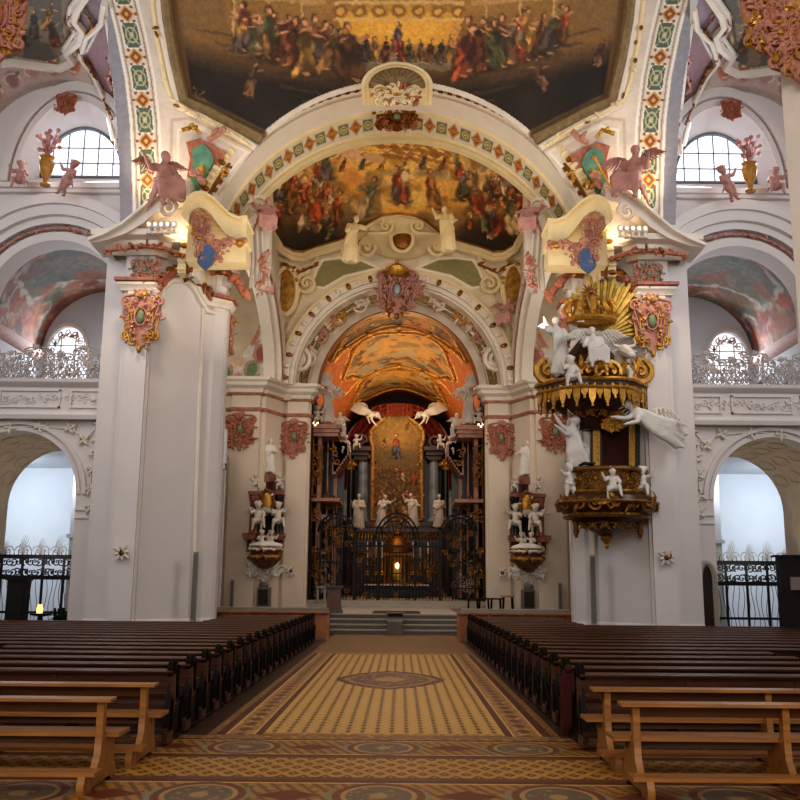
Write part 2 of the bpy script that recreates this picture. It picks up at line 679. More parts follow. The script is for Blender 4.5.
# ------------------------------------------------------------------ carved figures (prototype meshes, height 1, facing -y)
def sculpt(mb, voxel=0.018, smooth=3):
    me = bpy.data.meshes.new('carving_source')
    me.from_pydata(mb.v, [], mb.f)
    o = bpy.data.objects.new('carving_source', me)
    COL.objects.link(o)
    r = o.modifiers.new('r', 'REMESH')
    r.mode = 'VOXEL'
    r.voxel_size = voxel
    sm = o.modifiers.new('s', 'SMOOTH')
    sm.factor = 0.5
    sm.iterations = smooth
    dg = bpy.context.evaluated_depsgraph_get()
    out = bpy.data.meshes.new_from_object(o.evaluated_get(dg))
    bpy.data.objects.remove(o)
    bpy.data.meshes.remove(me)
    out.polygons.foreach_set('use_smooth', [True] * len(out.polygons))
    return out


def limb(mb, a, b, r0, r1):
    a, b = Vector(a), Vector(b)
    n = 4
    mb.tube([a.lerp(b, i / n) for i in range(n + 1)], [r0 + (r1 - r0) * i / n + .006 * math.sin(PI * i / n) for i in range(n + 1)], 8)
    mb.ball(a, r0, 8, 5)
    mb.ball(b, r1, 8, 5)


def hand(mb, p, d, r=.02):
    """palm, four fingers and a thumb"""
    p, d = Vector(p), Vector(d).normalized()
    s = d.cross(Vector((0, 1, 0)))
    if s.length < .1:
        s = d.cross(Vector((1, 0, 0)))
    s.normalize()
    mb.ball(p + d * r, (r * .9, r * .9, r * .9), 6, 5)
    for i in range(4):
        q = p + d * r * 1.4 + s * (i - 1.5) * r * .5
        mb.tube([q, q + d * r * (1.5 - .15 * abs(i - 1.2))], [r * .32, r * .22], 5)
    mb.tube([p + s * r * .8, p + s * r * 1.6 + d * r], [r * .35, r * .25], 5)


def head(mb, c, r, fwd, hairr=1.12, beard=False):
    c, fwd = Vector(c), Vector(fwd).normalized()
    mb.ball(c, (r * .78, r * .9, r * 1.02), 10, 8)
    mb.ball(c - fwd * r * .18 + Vector((0, 0, r * .22)), (r * .86 * hairr, r * .9 * hairr, r * .88 * hairr), 10, 7)
    mb.tube([c + fwd * r * .85 + Vector((0, 0, r * .15)), c + fwd * r * 1.08 - Vector((0, 0, r * .2))], [r * .1, r * .17], 5)
    mb.ball(c + fwd * r * .8 - Vector((0, 0, r * .45)), (r * .3, r * .2, r * .1), 6, 4)
    mb.ball(c + fwd * r * .6 - Vector((0, 0, r * .8)), (r * .35, r * .3, r * .25), 6, 4)
    if beard:
        mb.ball(c + fwd * r * .6 - Vector((0, 0, r * 1.1)), (r * .45, r * .35, r * .6), 7, 5)


def adult(arms, legs='robe', lean=0.0, headturn=0.0, beard=False, seed=0, seat=False, cloak=True):
    """arms: ((elbow, hand), (elbow, hand)) for -x and +x"""
    g = random.Random(seed)
    mb = MB()
    pel = Vector((0.01, 0, .52 if not seat else .34))
    che = pel + Vector((lean * .2, -.01, .22))
    nec = che + Vector((lean * .08, 0, .1))
    hd = nec + Vector((lean * .06, -.02, .085))
    limb(mb, pel, che, .085, .098)
    mb.ball(che + Vector((0, 0, .01)), (.125, .078, .09), 10, 7)
    limb(mb, che + Vector((0, 0, .06)), nec + Vector((0, 0, .03)), .05, .034)
    head(mb, hd, .066, (math.sin(headturn), -math.cos(headturn), -.1), beard=beard)
    for sg, (el, ha) in zip((-1, 1), arms):
        sh = che + Vector((sg * .115, 0, .055))
        el, ha = che + Vector(el), che + Vector(ha)
        limb(mb, sh, el, .042, .032)
        limb(mb, el, ha, .03, .02)
        hand(mb, ha, ha - el)
        for k in range(3):   # loose sleeve
            q = sh.lerp(el, .3 + .3 * k)
            mb.ball(q + Vector((0, 0, -.025)), (.045, .045, .05), 7, 5)
    if seat:
        for sg in (-1, 1):
            kn = pel + Vector((sg * .1, -.24, .02 + .03 * sg))
            limb(mb, pel + Vector((sg * .06, 0, 0)), kn, .085, .065)
            limb(mb, kn, kn + Vector((sg * .02, .02, -.27)), .055, .03)
            mb.ball(kn + Vector((sg * .02, -.03, -.29)), (.03, .065, .025), 7, 5)
        for k in range(7):
            x = -.14 + .047 * k
            mb.tube([pel + Vector((x, -.1, .06)), pel + Vector((x * 1.15, -.27, .02)), pel + Vector((x * 1.2, -.25, -.25 + .05 * g.random()))], [.03, .035, .02], 6)
    else:
        kn = [Vector((-.065, -.02, .28)), Vector((.075, -.06, .29))]
        ft = [Vector((-.075, .01, .03)), Vector((.1, -.03, .03))]
        for k_, f_, sg in zip(kn, ft, (-1, 1)):
            limb(mb, pel + Vector((sg * .055, 0, 0)), k_, .08, .055)
            limb(mb, k_, f_, .048, .03)
            mb.ball(f_ + Vector((0, -.05, -.012)), (.032, .07, .022), 7, 5)
        if legs == 'robe':
            n = 11
            for k in range(n):
                a = PI * (.0 + 1.0 * k / (n - 1)) + PI
                x, y = math.cos(a), math.sin(a)
                mb.tube([pel + Vector((x * .08, y * .07, .06)), Vector((x * .12 + .01, y * .1 - .02, .3)), Vector((x * (.15 + .02 * (k % 2)), y * .12, .03 + .03 * g.random()))], [.03, .034, .026 + .012 * (k % 2)], 6)
            mb.lathe([(.09, .55), (.12, .4), (.135, .2), (.15, .03)], (0, .01, 0), 12, sx=1, sy=.75)
    if cloak:
        for k in range(4):
            q = che + Vector((.12 - .03 * k, .05, .05))
            mb.tube([q, che + Vector((.05 - .05 * k, -.09, -.08)), pel + Vector((-.1 - .01 * k, -.09, -.02 - .03 * k)), pel + Vector((-.17, .03 + .03 * k, -.12 - .06 * k))], [.025, .028, .028, .016], 6)
    return mb


def putto(arms, seat=True, seed=0):
    mb = MB()
    pel = Vector((0, 0, .3 if seat else .45))
    mb.ball(pel, (.13, .115, .12), 9, 7)
    che = pel + Vector((.01, 0, .24))
    limb(mb, pel, che, .125, .11)
    mb.ball(pel + Vector((0, -.05, .09)), (.11, .09, .1), 8, 6)
    hd = che + Vector((0, -.02, .235))
    limb(mb, che, hd, .05, .05)
    head(mb, hd, .125, (.15, -1, -.05), 1.08)
    for k in range(9):
        a = k * .7
        mb.ball(hd + Vector((.11 * math.cos(a), .04 + .05 * math.sin(a * 1.7), .07 + .05 * math.sin(a))), .045, 6, 5)
    for sg, (el, ha) in zip((-1, 1), arms):
        sh = che + Vector((sg * .12, 0, .07))
        el, ha = che + Vector(el), che + Vector(ha)
        limb(mb, sh, el, .055, .05)
        limb(mb, el, ha, .048, .032)
        hand(mb, ha, ha - el, .03)
    for sg in (-1, 1):
        if seat:
            kn = pel + Vector((sg * .15, -.2, .03 * sg))
            limb(mb, pel + Vector((sg * .07, -.02, -.02)), kn, .09, .07)
            ft = kn + Vector((sg * .03, -.03 - .05 * sg, -.25))
        else:
            kn = pel + Vector((sg * .09, -.05 * (sg + 1), -.2))
            limb(mb, pel + Vector((sg * .07, 0, -.02)), kn, .09, .065)
            ft = kn + Vector((sg * .02, .06 * (sg + 1), -.2))
        limb(mb, kn, ft, .06, .035)
        mb.ball(ft + Vector((0, -.05, -.015)), (.04, .08, .03), 7, 5)
    mb.tube([pel + Vector((-.17, -.02, .05)), pel + Vector((0, -.13, -.01)), pel + Vector((.17, -.03, .03)), pel + Vector((.24, .05, -.12))], [.035, .05, .045, .02], 6)
    return mb


def flying(seed=0):
    """a hovering angel, body trailing to +x and up"""
    mb = MB()
    pel, che = Vector((.12, 0, .5)), Vector((-.08, -.02, .56))
    limb(mb, pel, che, .085, .095)
    hd = Vector((-.22, -.05, .64))
    limb(mb, che, hd, .05, .034)
    head(mb, hd, .07, (-.6, -.8, -.3))
    for (e, h) in (((-.2, -.08, .44), (-.36, -.1, .4)), ((-.06, -.16, .44), (-.2, -.24, .34))):
        limb(mb, che, e, .042, .032)
        limb(mb, e, h, .03, .02)
        hand(mb, h, Vector(h) - Vector(e))
    for z in (-.05, .06):
        k = pel + Vector((.2, -.04, z - .03))
        limb(mb, pel, k, .08, .055)
        f = k + Vector((.2, .05, z * .6 - .02))
        limb(mb, k, f, .048, .028)
        mb.ball(f + Vector((.05, 0, 0)), (.07, .03, .025), 7, 5)
    for i in range(7):
        z = -.09 + .03 * i
        mb.tube([che + Vector((.05, -.05, z * .7)), pel + Vector((.05, -.07, z)), pel + Vector((.26, -.03, z * 1.3)), pel + Vector((.42 + .05 * (i % 2), .03, z * 1.5 - .03))], [.03, .045, .045, .03], 6)
    return mb


def wing_mesh():
    """a feathered wing in the x-z plane spreading to +x and up, root at 0"""
    mb = MB()
    mb.tube([(0, 0, 0), (.12, .01, .16), (.26, .02, .22), (.42, .03, .18)], [.03, .035, .03, .012], 6)
    for row, (ln, cnt, th) in enumerate(((.34, 11, .014), (.2, 9, .018), (.11, 7, .02))):
        for i in range(cnt):
            t = i / (cnt - 1)
            x, z = .02 + .38 * t, .03 + .2 * math.sin(PI * .62 * t)
            a = -PI * .55 + .95 * t
            l2 = ln * (.75 + .5 * t)
            pts = [(x + l2 * q * math.cos(a + .25 * q), .01 * row - .02 * row, z + l2 * q * math.sin(a + .25 * q)) for q in (0, .35, .7, 1)]
            mb.tube(pts, [.016, .026, .022, .006], 5, flat=.45)
    me = bpy.data.meshes.new('wing')
    me.from_pydata(mb.v, [], mb.f)
    me.polygons.foreach_set('use_smooth', [True] * len(me.polygons))
    return me


PROTO = {
    'stand': sculpt(adult((((-.17, -.05, -.1), (-.08, -.14, -.16)), ((.17, -.02, -.1), (.12, -.13, .0))), seed=1, headturn=.3)),
    'bishop': sculpt(adult((((-.17, -.05, -.1), (-.19, -.12, .03)), ((.17, -.02, -.1), (.08, -.14, -.12))), seed=2, beard=True, headturn=-.2)),
    'raise': sculpt(adult((((-.2, -.04, .03), (-.26, -.08, .2)), ((.18, -.04, -.08), (.26, -.13, -.12))), seed=3, lean=-.25, headturn=-.5)),
    'reach': sculpt(adult((((-.17, -.06, -.08), (-.1, -.16, -.05)), ((.22, -.03, .02), (.34, -.07, .1))), seed=4, lean=.3, headturn=.6)),
    'sit': sculpt(adult((((-.18, -.05, -.08), (-.24, -.16, .04)), ((.18, -.02, -.1), (.16, -.16, -.15))), seed=5, seat=True, lean=-.2, headturn=-.4)),
    'sitraise': sculpt(adult((((-.2, -.03, .02), (-.3, -.08, .16)), ((.17, -.04, -.1), (.1, -.16, -.14))), seed=6, seat=True, lean=.25, headturn=.5)),
    'fly': sculpt(flying()),
    'putto': sculpt(putto((((-.22, -.06, -.02), (-.3, -.12, .14)), ((.2, -.08, -.08), (.12, -.22, -.1)))), .022),
    'putto2': sculpt(putto((((-.2, -.1, -.06), (-.14, -.24, -.04)), ((.24, -.03, .05), (.3, -.08, .24))), seed=2), .022),
    'puttostand': sculpt(putto((((-.22, -.06, .0), (-.33, -.1, .12)), ((.2, -.08, -.08), (.28, -.16, -.04))), seat=False, seed=3), .022),
}
WING = wing_mesh()
_MC = {}


def withmat(me, mt):
    k = (me.name, mt.name)
    if k not in _MC:
        c = me.copy()
        c.materials.clear()
        c.materials.append(mt)
        _MC[k] = c
    return _MC[k]


def rotz(a, tilt=0.0, roll=0.0):
    return Matrix.Rotation(a, 3, 'Z') @ Matrix.Rotation(roll, 3, 'Y') @ Matrix.Rotation(tilt, 3, 'X')


def statue(name, pose, mt, loc, h, label=None, cat='statue', group=None, az=0.0, wings=0.0, flip=False, roll=0.0, parent=None, wmat=None, extra=None, tilt=0.0, center=None):
    """a carved figure; wings are children; az turns it about z"""
    if MIRROR[0]:
        flip, az, roll = not flip, -az, -roll
    R = rotz(az, tilt, roll)
    sx = -h if flip else h
    if center is not None:
        loc = Vector(loc) - R @ Vector((0, 0, center * h))
    if parent is None:
        o = root(name, label, cat, loc, group)
        par = o
        b = sub(withmat(PROTO[pose], mt), 'body', o, loc, R, (sx, h, h))
    else:
        par = parent
        b = sub(withmat(PROTO[pose], mt), name, parent, loc, R, (sx, h, h))
        o = b
    if wings:
        zc = {'sit': .6, 'sitraise': .6, 'fly': .6}.get(pose, .78 if not pose.startswith('putto') else .58)
        for sg in (-1, 1):
            w_ = bpy.data.objects.new('wing', withmat(WING, wmat or mt))
            COL.objects.link(w_)
            M4 = Matrix.Translation(b.matrix_basis.translation + R @ Vector(((sg * .05) * h, .08 * h, zc * h))) @ (R @ Matrix.Rotation(-.35 * sg, 3, 'Z')).to_4x4() @ Matrix.Diagonal((sg * h * wings, h * wings, h * wings, 1))
            w_.parent = b
            w_.matrix_basis = b.matrix_basis.inverted() @ M4
            ORG[w_.name] = ORG[b.name]
    return o
# ------------------------------------------------------------------ floor
class E:
    """tiny expression wrapper that writes math nodes"""
    nt = None

    def __init__(s, k):
        s.k = k

    @staticmethod
    def op(name, *a):
        n = E.nt.nodes.new('ShaderNodeMath')
        n.operation = name
        for i, x in enumerate(a):
            if isinstance(x, E):
                E.nt.links.new(x.k, n.inputs[i])
            else:
                n.inputs[i].default_value = x
        return E(n.outputs[0])

    def __add__(s, o): return E.op('ADD', s, o)
    def __sub__(s, o): return E.op('SUBTRACT', s, o)
    def __mul__(s, o): return E.op('MULTIPLY', s, o)
    def __truediv__(s, o): return E.op('DIVIDE', s, o)
    def __lt__(s, o): return E.op('LESS_THAN', s, o)
    def __gt__(s, o): return E.op('GREATER_THAN', s, o)
    def abs(s): return E.op('ABSOLUTE', s)
    def mod(s, m_): return E.op('FLOORED_MODULO', s, m_)
    def sqrt(s): return E.op('SQRT', s)
    def inv(s): return E.op('SUBTRACT', 1.0, s)


def emix(f, a, b):
    n = E.nt.nodes.new('ShaderNodeMix')
    n.data_type = 'RGBA'
    E.nt.links.new(f.k, n.inputs[0])
    for i, c in ((6, a), (7, b)):
        if isinstance(c, str):
            n.inputs[i].default_value = rgba(c)
        else:
            E.nt.links.new(c, n.inputs[i])
    return n.outputs[2]


def floor_material():
    mt = bpy.data.materials.new('encaustic_tile_floor')
    mt.use_nodes = True
    nt = mt.node_tree
    E.nt = nt
    b = nt.nodes['Principled BSDF']
    b.inputs['Roughness'].default_value = 0.42
    geo = nt.nodes.new('ShaderNodeNewGeometry')
    sep = nt.nodes.new('ShaderNodeSeparateXYZ')
    nt.links.new(geo.outputs['Position'], sep.inputs[0])
    x, y = E(sep.outputs[0]), E(sep.outputs[1])
    ax = x.abs()
    no = nt.nodes.new('ShaderNodeTexNoise')
    no.inputs['Scale'].default_value = 5
    no.inputs['Detail'].default_value = 4
    nt.links.new(geo.outputs['Position'], no.inputs['Vector'])
    noise = E(no.outputs['Fac'])
    vo = nt.nodes.new('ShaderNodeTexVoronoi')
    vo.inputs['Scale'].default_value = 9
    nt.links.new(geo.outputs['Position'], vo.inputs['Vector'])
    vor = E(vo.outputs['Distance'])

    def band(v, a, c): return (v > a) * (v < c)

    def loz(u, v, a, c): return (u.abs() / a + v.abs() / c) < 1.0
    # plain tile
    u, v = (x.mod(.17) - .085), (y.mod(.17) - .085)
    plain = emix(loz(u, v, .05, .05), '#8a6a3c', '#6d4b2a')
    col = plain
    # lattice fields either side and under the benches
    p = .23
    u, v = (x.mod(p) - p / 2), (y.mod(p * 1.5) - p * .75)
    u2, v2 = ((x + p / 2).mod(p) - p / 2), ((y + p * .75).mod(p * 1.5) - p * .75)
    r1, r2 = u.abs() / (p / 2) + v.abs() / (p * .75), u2.abs() / (p / 2) + v2.abs() / (p * .75)
    core = E.op('MAXIMUM', r1 < .6, r2 < .6)
    dot = E.op('MAXIMUM', r1 < .2, r2 < .2)
    lat = emix(core, '#b98c40', '#6f4a24')
    lat = emix(dot, lat, '#b9863a')
    # medallion bands
    mx, pm = (x + .85).mod(1.72) - .86, 1.72

    def medband(y0, hw):
        yy = y - y0
        c = emix(((x * 7.0 + yy * 3.0).mod(1.0) - .5).abs() > .3, '#a5793a', '#7c5428')
        c = emix(vor < .28, c, '#6f5636')
        c = emix(band(yy.abs(), hw * .78, hw * .84), c, '#d3a860')
        c = emix(yy.abs() > hw * .86, c, '#5d2f1b')
        c = emix(loz((x.mod(pm) - pm / 2), yy, .32, hw * .34), c, '#6b2f1a')
        c = emix(loz((x.mod(pm / 2) - pm / 4), yy, .1, hw * .5), c, '#8a8064')
        r = ((mx / .4) * (mx / .4) + (yy / (hw * .74)) * (yy / (hw * .74))).sqrt()
        c = emix(r < 1.12, c, '#704023')
        c = emix(r < .92, c, '#b08a55')
        c = emix(r < .8, c, '#6b5f4c')
        c = emix((vor < .3) * (r < .74), c, '#94805e')
        c = emix(band(r, .4, .47), c, '#7a4a2a')
        c = emix(r < .22, c, '#a58752')
        return c
    # central carpet of lozenges
    q = .20
    u, v = (x.mod(q) - q / 2), (y.mod(q * 1.35) - q * .675)
    fld = emix(loz(u, v, .045, .1), '#cda157', '#6b4c2c')
    fld = emix((u.abs() < .035) * (v.abs() > .11), fld, '#9c7136')
    u2 = ((x + q / 2).mod(q) - q / 2)
    fld = emix(loz(u2, v, .03, .06), fld, '#d8b066')
    # the large medallion
    yy = y - 20.8
    r = ((ax / 1.2) + (yy.abs() / 2.0)) * .38 + ((x / 1.2) * (x / 1.2) + (yy / 2.0) * (yy / 2.0)).sqrt() * .62
    r = E.op('MINIMUM', r, ((x / .62) * (x / .62) + (yy / 1.75) * (yy / 1.75)).sqrt())
    rn = r + (vor - .3) * .12
    fld = emix(rn < 1.0, fld, '#5b3320')
    fld = emix(rn < .86, fld, '#a27a45')
    fld = emix(rn < .74, fld, '#6e4a30')
    fld = emix((rn < .62) * (vor < .42), fld, '#9a8a68')
    fld = emix(rn < .3, fld, '#b48a4d')
    inx = (ax < 1.62) * band(y, 13.45, 27.8)
    # border of the carpet
    bd = emix(vor < .3, '#a87b40', '#d0a864')
    bd = emix(loz((y.mod(.5) - .25), ax - 1.92, .2, .12), bd, '#6a4a33')
    bd = emix(E.op('MAXIMUM', band(ax, 1.62, 1.72), band(ax, 2.12, 2.24)), bd, '#5a2b18')
    bd = emix(E.op('MAXIMUM', band(ax, 1.72, 1.75), band(ax, 2.08, 2.12)), bd, '#d3a860')
    inb = (ax < 2.24) * band(y, 13.3, 28.2)
    endb = emix(vor < .3, '#8e6638', '#b88e50')
    endb = emix(band((y - 28.0).abs(), .1, .16), endb, '#5a2b18')
    endb = emix(band((y - 13.38).abs(), .05, .1), endb, '#5a2b18')
    wide = (ax < 2.35)
    col = emix(wide * (y < 28.8), col, endb)
    col = emix(wide * (y > 28.8), col, emix(noise > .5, '#8d6c42', '#7d5c36'))
    col = emix(inb, col, bd)
    col = emix(inx, col, fld)
    col = emix(wide.inv() * (y > 13.0), col, '#3b2618')   # plank floor under the pews
    near = y < 13.2
    col = emix(near, col, endb)
    col = emix((y < 13.0), col, lat)
    col = emix(band(y, 11.72, 12.95), col, medband(12.33, .6))
    col = emix(band(y, 8.9, 10.35), col, medband(9.63, .7))
    col = emix(E.op('MAXIMUM', band(y, 11.6, 11.72), band(y, 10.35, 10.5)), col, '#6a4525')
    fin = nt.nodes.new('ShaderNodeMix')
    fin.data_type = 'RGBA'
    fin.blend_type = 'MULTIPLY'
    fin.inputs[0].default_value = .45
    nt.links.new(col, fin.inputs[6])
    rm = nt.nodes.new('ShaderNodeValToRGB')
    rm.color_ramp.elements[0].position, rm.color_ramp.elements[1].position = .3, .7
    rm.color_ramp.elements[0].color, rm.color_ramp.elements[1].color = (.82, .8, .78, 1), (1.12, 1.12, 1.12, 1)
    nt.links.new(no.outputs['Fac'], rm.inputs['Fac'])
    nt.links.new(rm.outputs['Color'], fin.inputs[7])
    nt.links.new(fin.outputs[2], b.inputs['Base Color'])
    return mt


mb = MB()
mb.add([(-26, -12, 0), (26, -12, 0), (26, 80, 0), (-26, 80, 0)], [(0, 1, 2, 3)])
struct(mb.build('floor', floor_material()))

# altar steps and platforms
mb = MB()
for i in range(4):
    mb.box(-2.62, 2.62, 38.3 + .42 * i, 50, .19 * i, .19 * (i + 1) - .03)
    mb.box(-2.62, 2.62, 38.25 + .42 * i, 50, .19 * (i + 1) - .05, .19 * (i + 1), 1)  # pale treads over dark risers: fall of light put into the colours
mb.box(-9, 9, 40.2, 75, 0.0, .755)
struct(mb.build('trim_1', [STEPD, STEP]))
mb = MB()
mb.box(-4.75, 4.75, 48.7, 75, .76, .93)
mb.box(-4.75, 4.75, 49.2, 75, .93, 1.1)
struct(mb.build('trim_2', STEP))
for sg in (-1, 1):
    mb = MB()
    mb.box(min(sg * 2.7, sg * 8.5), max(sg * 2.7, sg * 8.5), 39.5, 40.2, .0, .98)
    struct(mb.build('trim_3' if sg < 0 else 'trim_4', STEP))

# ------------------------------------------------------------------ crossing piers
CORN = [(0, 12.2), (.1, 12.2), (.12, 12.35), (.3, 12.5), (.32, 12.62), (.55, 12.72), (.58, 12.9), (0, 12.95)]
ARCHI = [(0, 11.0), (.1, 11.02), (.12, 11.12), (.2, 11.2), (.2, 11.28), (0, 11.32)]


def dface(px):
    return 28.95 + max(0, px - 150) / 65 * 1.75


def pier(side):
    L = MIRROR[0]
    sg = 1 if L else -1
    foot = [(9.42, 29.5), (8.65, 29.5), (8.65, 29.0), (7.72, 29.0), (7.72, 29.15), (6.2, 30.62), (6.06, 30.62), (5.78, 30.9), (5.78, 31.5), (6.4, 31.5), (6.4, 33), (9.42, 33)]
    mb = MB()
    mb.prism([(sg * x, y, 0) for x, y in foot], (0, 0, 12.9))
    # base plinth
    mb.sweep([(sg * x, y) for x, y in foot[:9]], [(0, 0), (.06, 0), (.06, .78), (.03, .84), (0, .86)], -sg)
    # pilaster strip on the front and corner
    mb.box(min(sg * 8.5, sg * 7.8), max(sg * 8.5, sg * 7.8), 28.88, 29.0, 0, 11.0)
    mb.box(min(sg * 5.72, sg * 5.9), max(sg * 5.72, sg * 5.9), 31.0, 31.4, 0, 11.0)
    o = struct(mb.build('wall_%s_pier' % side, PLASTER, ang=25))
    # entablature mouldings
    mb = MB()
    p1 = [(sg * 9.1, 31), (sg * 9.1, 28.98), (sg * 7.72, 28.98), (sg * 7.45, 29.25)]
    p2 = [(sg * 6.25, 30.5), (sg * 5.76, 30.95), (sg * 5.76, 31.6)]
    p0 = [(sg * 8.65, 29.6), (sg * 8.65, 28.98), (sg * 7.72, 28.98), (sg * 7.6, 29.1)]
    for p in (p1, p2):
        mb.sweep(p, CORN, -sg)
    for p in (p0, p2):
        mb.sweep(p, ARCHI, -sg)
        mb.sweep(p, [(.1, 11.28), (.27, 11.32), (.27, 11.42), (.1, 11.46)], -sg, 1)
    # raised moulding that arches over the diagonal face
    arc = [(153, 300), (161, 297), (164, 288), (171, 281), (180, 279), (189, 283), (196, 291), (201, 301), (207, 311), (216, 313)]
    mb.tube([Q(a, b, dface(a) - .05) for a, b in arc], .1, 6)
    mb.tube([Q(a, b - 8, dface(a) - .12) for a, b in arc], .13, 6)
    # moulded frame down the inner edge of the diagonal face
    mb.tube([Q(203, 308, dface(203)), Q(197, 470, dface(203)), Q(193, 618, dface(203))], .07, 6)
    struct(mb.build('trim_%d' % (5 + L), [WARMW, PINKD]))


for L in (False, True):
    MIRROR[0] = L
    pier('right' if L else 'left')

# ------------------------------------------------------------------ side bays: gallery wall, arch above it, clerestory
AX = 11.6


def upoly(xc, z0, zs, r, x0, x1, z1, e=1.0, n=28):
    """wall outline with an arched opening reaching its lower edge"""
    pts = [(x0, z0), (xc - r, z0)]
    pts += [(xc - r * math.cos(PI * i / n), zs + r * e * math.sin(PI * i / n)) for i in range(n + 1)]
    pts += [(xc + r, z0), (x1, z0), (x1, z1), (x0, z1)]
    return pts


def bay(side):
    L = MIRROR[0]
    sg = 1 if L else -1

    def slab(mb, pts, y, t, m=0):
        mb.prism([(sg * x, y, z) for x, z in pts], (0, t, 0), m)
    # lower wall with the aisle arch
    mb = MB()
    slab(mb, upoly(12.05, 0, 4.67, 2.0, 8.6, 15.5, 7.2), 30.0, .7)
    for k, (r, y) in enumerate(((2.0, 29.95), (2.2, 29.9))):
        mb.ring(sg * 12.05, 4.67, r, r + .12, y, 30.0)
    # impost mouldings on the jambs
    for z in (3.9, 4.15):
        mb.box(min(sg * 9.0, sg * 10.05), max(sg * 9.0, sg * 10.05), 29.95, 30.05, z, z + .05)
        mb.box(min(sg * 13.6, sg * 14.4), max(sg * 13.6, sg * 14.4), 29.9, 30.05, z, z + .06)
    struct(mb.build('wall_%s_arcade' % side, PLASTER, ang=30))
    # the deep tunnel behind the arch, with scrolls in low relief
    mb = MB()
    slab(mb, upoly(12.05, 0, 4.65, 2.06, 8.6, 15.5, 7.2), 30.7, 4.0)
    for k in range(7):
        a = .5 + .36 * k
        for yy in (31.4, 32.7, 34.0):
            c = Vector((sg * 12.05 + 2.03 * math.cos(a), yy, 4.65 + 2.03 * math.sin(a)))
            mb.tube([c + Vector((0, .5 * math.cos(t), .03)) + Vector((-math.sin(a), 0, math.cos(a))) * .38 * math.sin(t) * (1 - t / 9) for t in [.6 * i for i in range(12)]], .04, 5)
    struct(mb.build('wall_%s_tunnel' % side, mat('tan_plaster_%s' % side, '#cdbda8', .8, 0, .1, 2), ang=30))
    # parapet of the gallery
    mb = MB()
    mb.box(min(sg * 8.9, sg * 15.5), max(sg * 8.9, sg * 15.5), 29.8, 30.5, 7.2, 8.25)
    x0, x1 = sg * 15.5, sg * 8.85
    mb.sweep([(x0, 29.8), (x1, 29.8)], [(0, 7.0), (.08, 7.02), (.12, 7.15), (.05, 7.25), (0, 7.27)], -sg if False else (1 if sg < 0 else -1))
    mb.sweep([(x0, 29.8), (x1, 29.8)], [(0, 8.05), (.1, 8.1), (.2, 8.2), (.22, 8.3), (0, 8.32)], 1 if sg < 0 else -1)
    # raised panels
    for a, b in ((9.25, 10.35), (10.7, 12.6), (12.9, 14.6)):
        for z in (7.38, 7.92):
            mb.box(min(sg * a, sg * b), max(sg * a, sg * b), 29.74, 29.82, z, z + .05)
        for xx in (a, b):
            mb.box(min(sg * xx, sg * (xx + .05)), max(sg * xx, sg * (xx + .05)), 29.74, 29.82, 7.38, 7.97)
    # relief scrolls
    g = random.Random(4)
    for c in [9.55 + .42 * i for i in range(12)]:
        for q in (-1, 1):
            mb.M = Matrix.Translation((sg * c, 29.79, 7.67))
            spiral(mb, q * .1, .07 * g.choice((-1, 1)), .11, 1.3, g.uniform(0, 6), g.choice((-1, 1)), .022, tail=(0, 0))
            leaf(mb, 0, 0, .18, .08, g.uniform(0, 6))
    mb.M = None
    struct(mb.build('trim_%d' % (7 + L), PLASTER, ang=30))
    # stucco tendrils in the spandrels
    mb = MB()
    for (px, py, a) in ((98, 440, 0), (95, 455, 1), (99, 425, 2), (92, 470, 3), (84, 440, 4), (70, 428, 5), (40, 427, 6), (10, 428, 7), (90, 490, 8), (90, 508, 9)):
        c = Q(px, py, 29.95)
        mb.M = Matrix.Translation(c)
        spiral(mb, 0, 0, .16, 1.3, a, 1 if a % 2 else -1, .03, tail=(.25, .2))
        for k in range(4):
            leaf(mb, 0, 0, .22, .1, a * 1.3 + k * 1.6)
    mb.M = None
    mb.tube([Q(a, b, 29.97) for a, b in ((3, 430), (15, 427), (40, 426), (70, 429), (86, 438), (96, 428), (99, 440), (95, 455), (91, 470), (90, 490), (90, 508))], .03, 5)
    tag(mb.build('stucco_tendrils', WARMW), 'white stucco tendrils in the spandrel of the %s aisle arch' % side, 'stucco relief')
    # upper wall: arch to the gallery and the wall round the lunette window
    mb = MB()
    UZ, UR = 11.15, 2.25
    slab(mb, upoly(AX, 8.2, UZ, UR, 8.6, 15.5, 14.9), 31.0, .8)
    # lunette opening: the wall round it, with a splayed reveal
    WX, WZ, WR, WE = 11.35, 15.5, 1.95, 1.62
    n = 30
    out = [(8.3, 14.9), (8.3, WZ)] + [(8.3, WZ)]
    hole = [(WX + WR * math.cos(PI * i / n), WZ + WR * WE * math.sin(PI * i / n)) for i in range(n + 1)]
    outer = [(WX + 3.6 * math.cos(PI * i / n), WZ + 4.4 * math.sin(PI * i / n)) for i in range(n + 1)]
    inner = [(11.5 + 1.5 * math.cos(PI * i / n), 16.35 + 1.5 * 1.3 * math.sin(PI * i / n)) for i in range(n + 1)]
    V = [(sg * x, 31.0, z) for x, z in outer] + [(sg * x, 31.0, z) for x, z in hole] + [(sg * x, 32.4, z) for x, z in inner]
    F = []
    for i in range(n):
        F.append((i, i + 1, n + 1 + i + 1, n + 1 + i))
        F.append((n + 1 + i, n + 2 + i, 2 * n + 3 + i, 2 * n + 2 + i))
    F.append((n + 1, 2 * n + 2, 3 * n + 2, 2 * n + 1))   # sloping sill
    mb.add(V, F)
    mb.box(min(sg * 7.7, sg * 15.2), max(sg * 7.7, sg * 15.2), 31.0, 31.4, 14.9, WZ)
    # window surround
    mb.ring(sg * WX, WZ, WR - .05, WR + .12, 30.85, 31.0, e=WE, n=36)
    mb.ring(sg * WX, WZ, WR + .2, WR + .42, 30.75, 31.0, e=WE * .98, n=36)
